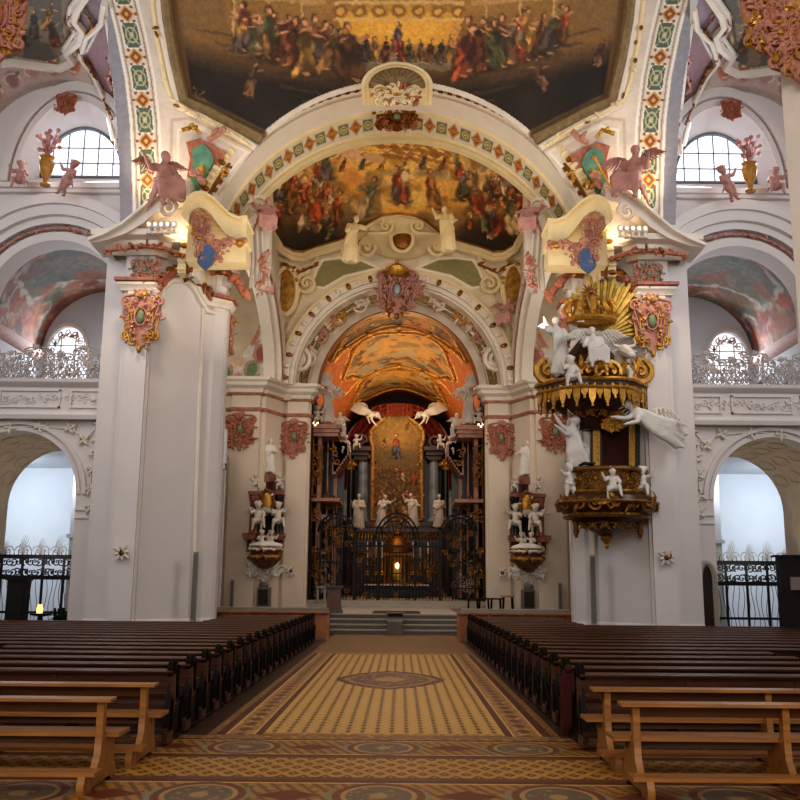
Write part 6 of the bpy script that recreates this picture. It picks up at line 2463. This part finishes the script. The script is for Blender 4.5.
# back: door with dark red curtain between gilt pilasters
BD = 29.0
mb = MB()
mb.prism([P(a, b, BD) for a, b in ((588, 470), (588, 415), (640, 415), (640, 470))], (0, .7, 0))
mb.build('back_panel', MARBLE, t)
mb = MB()
mb.prism([P(a, b, BD - .08) for a, b in ((601, 470), (601, 432), (606, 427), (628, 427), (629, 470))], (0, .1, 0))
mb.build('door', DARKRED, t)
for x0, x1 in ((593, 600), (629, 635)):
    mb = MB()
    mb.prism([P(a, b, BD - .25) for a, b in ((x0, 470), (x0, 418), (x1, 418), (x1, 470))], (0, .3, 0))
    mb.build('gilt_pilaster', mat('pilaster_gold', '#a98238', .4, .6, .4, 14), t)
for x0, x1 in ((600, 602), (591, 593), (635, 640)):
    mb = MB()
    mb.prism([P(a, b, BD - .15) for a, b in ((x0, 470), (x0, 418), (x1, 418), (x1, 470))], (0, .3, 0))
    mb.build('dark_jamb', mat('jamb_green', '#20261f', .4), t)
mb = placed(lambda m_: rocaille(m_, .75, .75, 71, 0, 0, True, 40, False), P(612, 420, BD - .6))
mb.build('gilt_cartouche', GOLD, t)
mb = MB()
mb.tube([P(579, 466, PD - .3), P(585, 463, PD - .3), P(594, 466, PD - .3)], .05, 6)
mb.box(*sorted((P(580, 464, PD).x, P(592, 464, PD).x)), PD - .5, PD - .2, pz(466), pz(466) + .05)
mb.build('book_rest', BLACK, t)
# canopy
kx, ky = P(594, 390, PD).x, PD + .4


def kz(y):
    return P(594, y, PD).z


mb = MB()
mb.lathe([(.4, kz(428)), (.7, kz(416)), (1.15, kz(406)), (1.45, kz(399)), (1.58, kz(394)), (1.62, kz(388)), (1.6, kz(383)), (1.45, kz(380)), (1.2, kz(374)), (.95, kz(366)), (.7, kz(352)), (.4, kz(340)), (.2, kz(332))], (kx, ky, 0), 40, sy=.8, fold=.04, nf=6)
mb.build('canopy', mat('canopy_brown', '#3c2312', .4, .1, .5, 4), t)
mb = MB()
for k in range(44):
    a = 2 * PI * k / 44
    r = 1.6 * (1 + .04 * math.cos(6 * a))
    o = Vector((kx + r * math.cos(a), ky + .8 * r * math.sin(a), kz(390)))
    mb.M = frame_at(o, (-math.sin(a), math.cos(a), 0), (math.cos(a), math.sin(a), 0))
    l = .38 if k % 2 else .62
    mb.prism([(-.11, 0, .05), (.11, 0, .05), (.1, 0, -l * .6), (0, 0, -l), (-.1, 0, -l * .6)], (0, .05, 0))
    mb.ball((0, 0, -l), .05, 6, 4)
mb.M = None
mb.build('tassel_fringe', GOLD, t)
mb = MB()
for zz, r in ((kz(384), 1.64), (kz(392), 1.6)):
    mb.tube([(kx + r * (1 + .04 * math.cos(6 * a)) * math.cos(a), ky + .8 * r * (1 + .04 * math.cos(6 * a)) * math.sin(a), zz) for a in [2 * PI * i / 60 for i in range(60)]], .06, 6, closed=True)
for k in range(8):
    a = -PI / 2 + (k - 3.5) * .5
    o = Vector((kx + 1.3 * math.cos(a), ky + 1.05 * math.sin(a), kz(376)))
    mb.M = frame_at(o, (-math.sin(a), math.cos(a), 0), (math.cos(a), math.sin(a), 0))
    spiral(mb, .1, 0, .3, 1.5, PI / 2, 1 if k % 2 else -1, .09, tail=(-.4, -.2))
    leaf(mb, -.2, 0, .5, .2, 1.2)
    leaf(mb, .2, 0, .4, .2, 2.2)
mb.M = None
for q in (-1, 1):
    mb.M = Matrix.Translation(P(594 + q * 46, 372, PD))
    spiral(mb, 0, 0, .38, 1.6, PI / 2, -q, .12, tail=(-q * .3, -.5))
mb.M = None
mb.build('canopy_scrolls', GOLD, t)
mb = MB()
for k in range(7):
    a = -PI / 2 + (k - 3) * .45
    o = Vector((kx + .8 * math.cos(a), ky + .66 * math.sin(a), kz(410)))
    mb.M = frame_at(o, (-math.sin(a), math.cos(a), 0), (math.cos(a), math.sin(a), 0))
    rocaille(mb, .6, .5, 80 + k, 0, 0, False, 12)
mb.M = None
mb.build('underside_carving', GOLDD, t)
# sunburst, crown and star
rc = P(600, 338, PD + .5)
mb = MB()
g = random.Random(9)
for k in range(46):
    a = math.radians(8 + 112 * k / 45)
    r = 1.75 + .35 * g.random()
    if a > 1.7:
        r *= .85
    w = .05
    u = Vector((math.cos(a), 0, math.sin(a)))
    v = Vector((-math.sin(a), 0, math.cos(a)))
    p0 = rc + u * .3 + Vector((0, .1 * (k % 3), 0))
    p1 = rc + u * r + Vector((0, .1 * (k % 3), 0))
    mb.prism([p0 - v * .015, p1 - v * w, p1 + u * .08, p1 + v * w, p0 + v * .015], (0, .05, 0))
mb.build('sunburst', mat('ray_gold', '#c9a95a', .35, .7, .3, 6), t)
mb = MB()
cc = P(590, 318, PD)
mb.tube([cc + Vector((.72 * math.cos(a), .5 * math.sin(a), -.1)) for a in [2 * PI * i / 28 for i in range(28)]], .1, 6, closed=True)
for k in range(12):
    a = 2 * PI * k / 12
    b = cc + Vector((.72 * math.cos(a), .5 * math.sin(a), -.05))
    mb.tube([b, b + Vector((.1 * math.cos(a), .06 * math.sin(a), .25)), b + Vector((-.05 * math.cos(a), 0, .5)), b + Vector((-.3 * math.cos(a), -.2 * math.sin(a), .6))], [.07, .09, .07, .04], 6)
    mb.ball(b + Vector((.08 * math.cos(a), .06 * math.sin(a), .2)), .11, 6, 4)
    mb.ball(b + Vector((0, 0, .55)), .08, 6, 4)
mb.build('crown', GOLD, t)
mb = MB()
cc = P(590, 292, PD)
for k in range(14):
    a = 2 * PI * k / 14
    l = .34 if k % 2 else .24
    mb.tube([cc, cc + Vector((l * math.cos(a), 0, l * math.sin(a)))], [.06, .008], 5)
mb.ball(cc, .11, 8, 6)
mb.build('star', GOLDD, t)
# carved white figures
statue('angel_figure', 'raise', MARBLE, P(560, 378, PD - .2), 1.9, parent=t, az=.3, wings=.55)
statue('angel_figure', 'sit', MARBLE, P(596, 372, PD - .7), 1.7, parent=t, wings=.75)
statue('cherub_figure', 'putto', MARBLE, P(571, 388, PD - .9), 1.1, parent=t, az=.2)
statue('cherub_figure', 'putto2', GOLD, P(600, 376, PD - .9), .9, parent=t)
statue('angel_figure', 'fly', MARBLE, P(642, 417, PD - .2), 2.4, parent=t, wings=.7, roll=.35, center=.55)
statue('angel_figure', 'fly', MARBLE, P(573, 438, PD + .1), 2.2, parent=t, roll=1.25, wings=.5, center=.55)
for x, y, ps, az in ((570, 500, 'puttostand', .4), (613, 499, 'putto', 0), (643, 498, 'putto2', -.4)):
    statue('cherub_figure', ps, MARBLE, P(x, y, PD - (.65 if x == 613 else .2)), 1.05, parent=t, az=az)
statue('cherub_figure', 'puttostand', PINK, P(565, 348, PD), 1.1, parent=t, az=.3)
# winged ox head on the right of the canopy
mb = MB()
o = P(624, 352, PD - .3)
mb.ball(o, (.22, .26, .24), 10, 8)
mb.tube([o + Vector((0, -.1, -.02)), o + Vector((.08, -.38, -.16)), o + Vector((.1, -.48, -.2))], [.2, .15, .13], 8)
mb.ball(o + Vector((.1, -.5, -.2)), (.13, .08, .1), 8, 6)
for q in (-1, 1):
    mb.tube([o + Vector((q * .14, 0, .16)), o + Vector((q * .32, -.04, .2)), o + Vector((q * .36, -.05, .38))], [.06, .045, .012], 6)
    mb.tube([o + Vector((q * .2, 0, .05)), o + Vector((q * .38, -.02, .0))], [.05, .02], 6)
    mb.ball(o + Vector((q * .14 + .03, -.2, .05)), .035, 6, 4)
mb.tube([o + Vector((0, .1, -.1)), o + Vector((-.1, .2, -.5)), o + Vector((-.15, .25, -.8))], [.24, .28, .25], 9)
mb.tube([o + Vector((.05, 0, -.45)), o + Vector((.12, -.25, -.7)), o + Vector((.05, -.3, -.95))], [.1, .09, .06], 7)
mb.build('ox_figure', MARBLE, t)

# ------------------------------------------------------------------ wrought iron choir grille
GD = 51.0
t = root('choir_grille', 'black wrought iron choir grille with arched gates closing the altar space', 'grille', P(397, 604, GD))


def gl(x, y, d=GD):
    return P(x, y, d)


for x, top, w in ((309, 532, .09), (354, 530, .08), (378, 545, .06), (415, 545, .06), (440, 530, .08), (486, 532, .09), (319, 530, .05), (475, 530, .05)):
    mb = MB()
    a, b = gl(x, 604), gl(x, top)
    mb.box(a.x - w, a.x + w, GD - w, GD + w, 1.1, b.z)
    mb.ball((a.x, GD, b.z + .08), .1, 8, 5)
    mb.build('post', IRON, t)
mb = MB()
for y, x0, x1, w in ((602, 308, 487, .05), (546, 354, 440, .05), (562, 309, 354, .03), (562, 440, 486, .03), (573, 354, 440, .03), (530, 440, 452, .03), (587, 309, 486, .03)):
    a, b = gl(x0, y), gl(x1, y)
    mb.box(a.x, b.x, GD - .04, GD + .04, a.z - w, a.z + w)
mb.build('crossbar', IRON, t)
for x0, x1, cxm, top in ((318, 353, 336, 514), (441, 476, 459, 514), (374, 420, 397, 513)):
    mb = MB()
    base = 532 if cxm != 397 else 546
    for off in (0, 4):
        pts = [gl(cxm - (cxm - x0 - off) * math.cos(a), base - (base - top - off) * math.sin(a)) for a in [PI * i / 20 for i in range(21)]]
        mb.tube(pts, .05, 5)
    for k in range(9):
        a = PI * (k + 1) / 10
        mb.tube([gl(cxm - (cxm - x0) * .25 * math.cos(a), base - (base - top) * .25 * math.sin(a)), gl(cxm - (cxm - x0) * math.cos(a), base - (base - top) * math.sin(a))], .02, 4)
    mb.tube([gl(cxm, top), gl(cxm, top - 6)], [.06, .01], 6)
    mb.build('arch', IRON, t)
mb = MB()
k = 0
x = 310.5
while x < 486:
    if 318 < x < 353:
        top = 532 - 17 * math.sqrt(max(0, 1 - ((x - 335.5) / 17.5) ** 2))
    elif 441 < x < 476:
        top = 532 - 17 * math.sqrt(max(0, 1 - ((x - 458.5) / 17.5) ** 2))
    elif 374 < x < 420:
        top = 548
    else:
        top = 535
    mb.tube([gl(x, 602), gl(x, top)], .017, 4)
    x += 3.3
bars = mb.build('bars', IRON, t)
mb = MB()
g = random.Random(12)
for k in range(150):
    x, y = 310 + 175 * g.random(), 548 + 50 * g.random()
    if 376 < x < 418 and y < 575:
        continue
    mb.M = Matrix.Translation(gl(x, y))
    spiral(mb, 0, 0, .16, 1.3, g.uniform(0, 6), g.choice((-1, 1)), .022, 1 if g.random() < .3 else 0, tail=(g.uniform(-.3, .3), .25))
for k in range(24):
    mb.M = Matrix.Translation(gl(320 + 32 * g.random(), 522 + 24 * g.random()))
    spiral(mb, 0, 0, .16, 1.3, g.uniform(0, 6), 1, .022, 1 if g.random() < .5 else 0, tail=(.2, .2))
    mb.M = Matrix.Translation(gl(442 + 32 * g.random(), 522 + 24 * g.random()))
    spiral(mb, 0, 0, .16, 1.3, g.uniform(0, 6), 1, .022, 1 if g.random() < .5 else 0, tail=(.2, .2))
mb.M = None
mb.build('scrollwork', [IRON, GOLDD], t)

# ------------------------------------------------------------------ choir altar seen through the grille
t = root('altar_table', 'dark altar table with a white cloth edge seen through the choir grille', 'altar table', P(397, 604, 58))
mb = MB()
a, b = P(366, 606, 58), P(427, 586, 58)
mb.prism([(a.x, 58, 1.1), (a.x + .3, 58, 1.1), (a.x + .15, 58, b.z - .1), (a.x, 58, b.z), (b.x, 58, b.z), (b.x - .15, 58, b.z - .1), (b.x - .3, 58, 1.1), (b.x, 58, 1.1)], (0, 1.2, 0)) if False else mb.box(a.x + .1, b.x - .1, 58.1, 59.2, 1.1, b.z - .05)
mb.sweep([(a.x, 59.2), (a.x, 58), (b.x, 58), (b.x, 59.2)], [(0, b.z - .2), (.06, b.z - .1), (.1, b.z), (0, b.z)], 1)
mb.build('block', DKM, t)
mb = MB()
mb.box(a.x - .1, b.x + .1, 57.85, 59.2, b.z, b.z + .09)
mb.build('cloth_edge', MARBLE, t)
t = root('tabernacle', 'gilded domed tabernacle with columns at the centre of the altar', 'tabernacle', P(397, 585, 59))
mb = MB()
b0 = P(397, 585, 59)
for dx in (-.75, -.45, .45, .75):
    mb.lathe([(.09, 0), (.07, .2), (.07, 1.5), (.12, 1.7)], b0 + Vector((dx, -.3, .1)), 8)
mb.build('columns', GOLD, t)
mb = MB()
mb.box(b0.x - .9, b0.x + .9, 58.5, 59.4, b0.z, b0.z + .12)
mb.box(b0.x - .3, b0.x + .3, 58.9, 59.3, b0.z + .1, b0.z + 1.7)
mb.box(b0.x - .95, b0.x + .95, 58.5, 59.4, b0.z + 1.75, b0.z + 1.95)
mb.lathe([(.95, 1.95), (.9, 2.3), (.6, 2.75), (.25, 3.0), (.3, 3.1), (.1, 3.3), (.03, 3.7)], b0, 16)
mb.box(b0.x - .16, b0.x + .16, 58.97, 59.0, b0.z + 3.3, b0.z + 3.36)
mb.build('shrine', GOLDD, t)
mb = MB()
mb.box(b0.x - .2, b0.x + .2, 58.8, 58.9, b0.z + .3, b0.z + 1.3)
mb.build('shrine_door', GOLD, t)
mb = MB()
mb.ball(b0 + Vector((0, -.35, 1.15)), (.12, .06, .2), 8, 6)
mb.build('glowing_light', BULB, t)
CSIDE = ['leftmost', 'second', 'third', 'fourth', 'fifth', 'rightmost']
for i, x in enumerate((367, 376, 382, 413, 420, 428)):
    c = P(x, 575, 58.4)
    t = root('altar_candlestick', 'tall gilt candlestick on the altar behind the grille, %s of six' % CSIDE[i], 'candlestick', c, 'altar candlesticks')
    mb = MB()
    mb.lathe([(.2, 0), (.16, .1), (.05, .25), (.09, .5), (.04, .7), (.05, .95), (.13, 1.0), (.13, 1.03)], c, 10)
    mb.build('stand', GOLD, t)
    mb = MB()
    mb.lathe([(.045, 1.03), (.045, 1.95), (.01, 2.0)], c, 8)
    mb.build('candle', MARBLE, t)

# ------------------------------------------------------------------ things on the altar steps
c = P(333, 621, 39.6)
c.z = .76
t = root('ambo', 'grey stone ambo with a reddish marble front on the left of the altar steps', 'ambo', c)
mb = MB()
x, y = c.x, 39.9
mb.box(x - .36, x + .36, y - .2, y + .25, .76, .9)
mb.prism([(x - .3, y - .18, .9), (x + .3, y - .18, .9), (x + .26, y - .16, 1.7), (x + .34, y - .2, 1.8), (x - .34, y - .2, 1.8), (x - .26, y - .16, 1.7)], (0, .4, 0))
mb.box(x - .38, x + .38, y - .25, y + .28, 1.8, 1.86)
mb.build('stand', STEPD, t)
mb = MB()
mb.box(x - .17, x + .17, y - .21, y - .17, .98, 1.62)
mb.build('marble_inlay', REDM, t)
t0 = P(396, 634, 38.2)
mb = MB()
x = t0.x
mb.prism([(x - .34, 37.9, 0), (x - .34, 37.9, .52), (x - .34, 38.1, .62), (x - .34, 38.6, .8), (x - .34, 38.9, .82), (x - .34, 38.9, 0)], (.6, 0, 0))
mb.box(x - .38, x + .3, 38.2, 38.95, .8, .86)
tag(mb.build('stone_stand', STEPD), 'low dark grey stone block standing against the middle of the altar steps', 'stone stand')
mb = MB()
a, b = P(373, 612, 41.5), P(420, 612, 41.5)
rows = []
mb.box(a.x, b.x, 40.1, 43.5, .758, .775)
for k in range(24):
    mb.box(a.x + (b.x - a.x) * k / 24, a.x + (b.x - a.x) * k / 24 + .03, 40.06, 40.1, .76, .77)
tag(mb.build('carpet', mat('dark_carpet', '#3a302c', .95, 0, .3, 9)), 'dark carpet lying across the top of the altar steps', 'carpet')
for i, (x, dd, hh) in enumerate(((473, 46.5, .5), (484, 46.4, .5), (496, 46.2, .5), (508, 46.0, .62))):
    c = P(x, 610, dd)
    c.z = .76
    t = root('stool', 'dark wooden stool on the right of the altar platform, %s counted from the grille' % ORD[i], 'stool', c, 'stools on the altar platform')
    s_ = .3
    mb = MB()
    mb.box(c.x - s_, c.x + s_, dd - .25, dd + .25, .76 + hh, .76 + hh + .07)
    mb.build('seat', DARKRED if i < 3 else OAKR, t)
    for q in (-1, 1):
        for r in (-1, 1):
            mb = MB()
            mb.tube([(c.x + q * .23, dd + r * .2, .76), (c.x + q * .2, dd + r * .17, .76 + hh)], [.03, .04], 6)
            mb.build('leg', PEWE, t)
t = root('reading_stand', 'slim grey double post stand beside the ambo at the grille', 'stand', P(321, 604, 49))
for x in (317.5, 324.5):
    mb = MB()
    a, b = P(x, 604, 49), P(x, 586, 49)
    mb.box(a.x - .06, a.x + .06, 48.95, 49.05, .93, b.z)
    mb.build('post', GREYM, t)
mb = MB()
a, b = P(316, 588, 49), P(326, 586, 49)
mb.box(a.x, b.x, 48.9, 49.1, a.z, b.z)
mb.build('shelf', GREYM, t)

# ------------------------------------------------------------------ iron gates in the aisles, cabinets, door
for L, sd in SIDES:
    MIRROR[0] = L
    sg = 1 if L else -1
    d = 33.5
    t = root('aisle_gate', 'black iron gate with a scroll frieze and leafy crest in the %s aisle' % sd, 'gate', (sg * 11.5, d, 0))
    z1 = P(30, 578, d).z
    mb = MB()
    for zz, w in ((z1, .05), (z1 + .75, .05), (.1, .05), (.9, .04), (z1 + .68, .02), (z1 + .07, .02)):
        mb.box(min(sg * 9.6, sg * 14), max(sg * 9.6, sg * 14), d - .04, d + .04, zz - w, zz + w)
    mb.build('crossbar', IRON, t)
    for k in range(6):
        x = 10.05 + .72 * k
        mb = MB()
        mb.box(sg * x - .035, sg * x + .035, d - .035, d + .035, 0, z1 + .75)
        mb.build('post', IRON, t)
    mb = MB()
    for k in range(30):
        x = 9.8 + .15 * k
        for zz in (.2, .55):
            mb.M = Matrix.Translation((sg * x, d, z1 + zz))
            spiral(mb, 0, 0, .13, 1.2, k * 2.1, 1 if k % 2 else -1, .025)
        mb.M = None
        mb.tube([(sg * (x), d, z1 + .78), (sg * x, d, z1 + .98)], [.015, .004], 4)
    mb.build('scroll_frieze', IRON, t)
    mb = MB()
    g = random.Random(14)
    for k in range(7):
        x = 9.85 + .62 * k
        h = .5 + .22 * (k % 2) + .12 * (k == 4)
        for j in range(9):
            a = PI * (.1 + .8 * j / 8)
            mb.tube([(sg * x, d, z1 + .78), (sg * x + .22 * h * math.cos(a), d, z1 + .78 + .6 * h * math.sin(a)), (sg * x + .3 * h * math.cos(a) + .05, d, z1 + .78 + h * math.sin(a))], [.008, .012, .004], 4)
        mb.M = Matrix.Translation((sg * x, d, z1 + .95))
        spiral(mb, .12, 0, .15, 1.2, 0, 1, .02)
        spiral(mb, -.12, 0, .15, 1.2, PI, -1, .02)
        mb.M = None
    mb.build('crest', mat('grey_iron_%s' % sd, '#a8a8a8', .7, 0), t)
    mb = MB()
    for k in range(26):
        x = 9.75 + .165 * k
        pts = [(sg * x + .05 * math.sin(zz * 4 + k), d + .02, zz) for zz in np.linspace(.15, z1, 9)]
        mb.tube(pts, .011, 4)
    mb.build('bars', IRON if False else mat('thin_grey_iron_%s' % sd, '#4a4b50', .5, .3), t)
MIRROR[0] = False

c = P(13, 640, 29.0)
t = root('cabinet', 'black upright cabinet standing in the left aisle arch', 'cabinet', (c.x, 29.2, 0))
b = P(8, 577, 29.0)
mb = MB()
x0, x1 = P(6, 600, 29).x, P(25, 600, 29).x
mb.box(x0, x1, 29.0, 29.35, 0, b.z)
mb.box(x0 - .05, x1 + .05, 28.95, 29.38, b.z - .1, b.z)
mb.build('body', BLACK, t)
mb = MB()
mb.box(x0 + .06, x1 - .06, 28.97, 29.0, .2, b.z - .2)
mb.build('door', mat('black_door', '#141214', .4), t)
t = root('cabinet', 'tall black curved cabinet with a beige notice at the right edge', 'cabinet', (P(795, 640, 27.5).x, 27.6, 0))
mb = MB()
x0 = P(783, 600, 27.4).x
zt = P(790, 557, 27.4).z
mb.prism([(x0 + .05, 27.9, 0), (x0, 27.5, 0), (x0 + .35, 27.25, 0), (x0 + .9, 27.2, 0), (x0 + 1.6, 27.3, 0), (x0 + 1.6, 27.95, 0)], (0, 0, zt))
mb.prism([(x0 - .05, 27.95, zt), (x0 - .05, 27.45, zt), (x0 + .35, 27.18, zt), (x0 + .9, 27.12, zt), (x0 + 1.7, 27.2, zt), (x0 + 1.7, 27.95, zt)], (0, 0, .06))
mb.build('body', BLACK, t, ang=30)
mb = MB()
a, b = P(793, 590, 27.0), P(801, 577, 27.0)
mb.box(a.x, b.x + .2, 27.1, 27.16, a.z, b.z)
mb.build('notice', mat('beige_notice', '#8f8276', .8), t)
# candles glowing behind the left gate
t = root('candle_stand', 'dark votive stand with two glowing lights behind the left aisle gate', 'candle stand', P(42, 640, 32.5))
mb = MB()
c = P(41, 612, 32.5)
mb.lathe([(.3, 0), (.25, .06), (.06, .12), (.06, c.z - .15), (.35, c.z - .1), (.35, c.z - .04)], (c.x, 32.5, 0), 12)
mb.build('stand', IRON, t)
for px, py in ((39, 604), (41, 608)):
    mb = MB()
    q = P(px, py, 32.5)
    mb.lathe([(.06, 0), (.075, .1), (.08, .17), (.05, .19)], (q.x, 32.5, c.z - .04), 8)
    mb.ball((q.x, 32.5, c.z + .18), (.05, .05, .08), 8, 6)
    mb.build('votive_light', GLOWY, t)
for px, py, w in ((58, 619, .5), (66, 622, .4)):
    c = P(px, 640, 32.6)
    t = root('flower_pot', 'dark potted plant on the floor behind the left gate, %s' % ('taller of two' if w > .45 else 'lower of two'), 'plant', (c.x, 32.6, 0))
    mb = MB()
    mb.lathe([(.14, 0), (.2, .3), (.22, .36), (.17, .37)], (c.x, 32.6, 0), 10)
    mb.build('pot', STEPD, t)
    mb = MB()
    g = random.Random(px)
    for k in range(24):
        a, b = g.uniform(0, 2 * PI), g.uniform(.3, 1.2)
        mb.tube([(c.x, 32.6, .35), (c.x + .2 * math.cos(a), 32.6 + .2 * math.sin(a), .5 + w * b), (c.x + .35 * math.cos(a), 32.6 + .3 * math.sin(a), .45 + w * b)], [.012, .04, .006], 4)
    mb.build('leaves', mat('dark_leaf_%d' % px, '#1d2a1a', .6), t)
# brown painted figure panel behind the left gate
# arched doorway beside the right pier
a, b = P(706, 630, 29.9), P(718, 565, 29.9)
mb = MB()
x0, x1, zt = a.x - .1, P(716, 600, 29.9).x, P(712, 563, 29.9).z
n = 12
arc = [(x0, .02)] + [((x0 + x1) / 2 - (x1 - x0) / 2 * math.cos(PI * i / n), zt - .5 + .5 * math.sin(PI * i / n)) for i in range(n + 1)] + [(x1, .02)]
mb.prism([(x, 29.96, z) for x, z in arc], (0, .03, 0))
dr = struct(mb.build('door_1', mat('door_dark', '#2a1b16', .5, 0, .3, 3)))
mb = MB()
mb.tube([(x, 29.95, z) for x, z in arc], .09, 6)
mb.build('door_surround', STEP, dr)
mb = MB()
mb.ball((x1 - .12, 29.93, 1.05), .04, 8, 6)
mb.build('door_handle', GOLDD, dr)

# ------------------------------------------------------------------ light
w = bpy.data.worlds.new('world')
S.world = w
w.use_nodes = True
bg = w.node_tree.nodes['Background']
bg.inputs['Color'].default_value = (1.0, .93, .86, 1)
bg.inputs['Strength'].default_value = .4


def area(name, loc, tgt, size, power, colr, sy=None):
    l = bpy.data.lights.new(name, 'AREA')
    l.energy = power
    l.color = colr
    l.size = size
    if sy:
        l.shape = 'RECTANGLE'
        l.size_y = sy
    o = bpy.data.objects.new(name, l)
    COL.objects.link(o)
    o.location = loc
    o.rotation_euler = (Vector(tgt) - Vector(loc)).to_track_quat('-Z', 'Y').to_euler()
    return o


def spot(name, loc, tgt, power, colr, angle=80, r=.3):
    l = bpy.data.lights.new(name, 'SPOT')
    l.energy = power
    l.color = colr
    l.spot_size = math.radians(angle)
    l.spot_blend = .8
    l.shadow_soft_size = r
    o = bpy.data.objects.new(name, l)
    COL.objects.link(o)
    o.location = loc
    o.rotation_euler = (Vector(tgt) - Vector(loc)).to_track_quat('-Z', 'Y').to_euler()


COOL, WARM = (.86, .93, 1.0), (1.0, .78, .52)
area('west_fill', (0, -9, 12), (0, 30, 12), 12, 2250, (1, .95, .9), 10)  # added soft fill behind the camera, standing in for west windows
for sg in (-1, 1):
    area('nave_window_light', (sg * 14.5, 20, 14), (0, 30, 8), 5, 700, COOL, 6)
    area('lunette_light', (sg * 11.4, 30.6, 16.8), (sg * 4, 22, 12), 2.4, 160, COOL)
    area('aisle_light', (sg * 17.5, 40, 6), (sg * 13, 44, 3), 3, 260, (.8, .9, 1.0))
    area('pilaster_fill', (sg * 13.0, 36.0, 6.4), (sg * 12.4, 41, 2.5), 1.6, 70, COOL)  # added under the gallery to whiten the aisle pilaster, no lamp there
    area('arcade_fill', (sg * 12.05, 32.5, 2.2), (sg * 12.05, 32.51, 6), 1.5, 28, (1, .9, .78))
    area('gallery_light', (sg * 13.4, 37.3, 11), (sg * 11.5, 31, 10), 1.6, 110, COOL)
    area('gallery_fill', (sg * 11.5, 32.6, 8.4), (sg * 11.6, 34, 13), 1.5, 14, (1, .92, .84))
    area('transept_light', (sg * 9.3, 39, 12.5), (0, 45, 8), 4, 320, (1, .94, .86))
    spot('cornice_uplight', (sg * 8.3, 28.2, 13.6), (sg * 5, 28.9, 19), 260, WARM, 120)
    spot('pediment_glow', (sg * 6.9, 28.4, 12.6), (sg * 6.6, 29.2, 14.5), 60, WARM, 140)
    spot('capital_light', (sg * 7.6, 27.0, 12.4), (sg * 8.1, 29, 8.5), 260, WARM, 75)
    spot('vault_light', (sg * 5.6, 33, 12.8), (0, 43, 20), 900, (1, .84, .62), 110)
    spot('choir_front_light', (sg * 2.5, 54, 14.5), (sg * 4.2, 53, 8), 420, WARM, 120)
    area('arch_soffit_fill', (sg * 3, 28.0, 9.5), (sg * 2, 30.5, 18), 3, 150, (1, .86, .66))  # unseen upward fill, added to brighten the underside of the great arch
    spot('dome_light', (sg * 6, 24, 12), (0, 28.5, 20), 300, WARM, 110)
spot('altar_light', (0, 62, 14.5), (0, 71, 9), 1000, (1, .82, .6), 100)
area('choir_light', (0, 56, 13), (0, 60, 2), 4, 160, WARM)
area('choir_vault_fill', (0, 60, 11.6), (0, 60.01, 16), 4, 680, (1, .74, .42), 16)  # unseen upward fill, added to brighten the choir vault evenly
area('choir_step_light', (0, 42, 11), (0, 43, 0), 5, 260, (1, .9, .78), 5)
S.view_settings.view_transform = 'Standard'
S.view_settings.look = 'Medium High Contrast'
S.view_settings.exposure = -0.12
dup = {k: v for k, v in LABELS.items() if len(v) > 1}
print('DUPLICATE LABELS', dup)
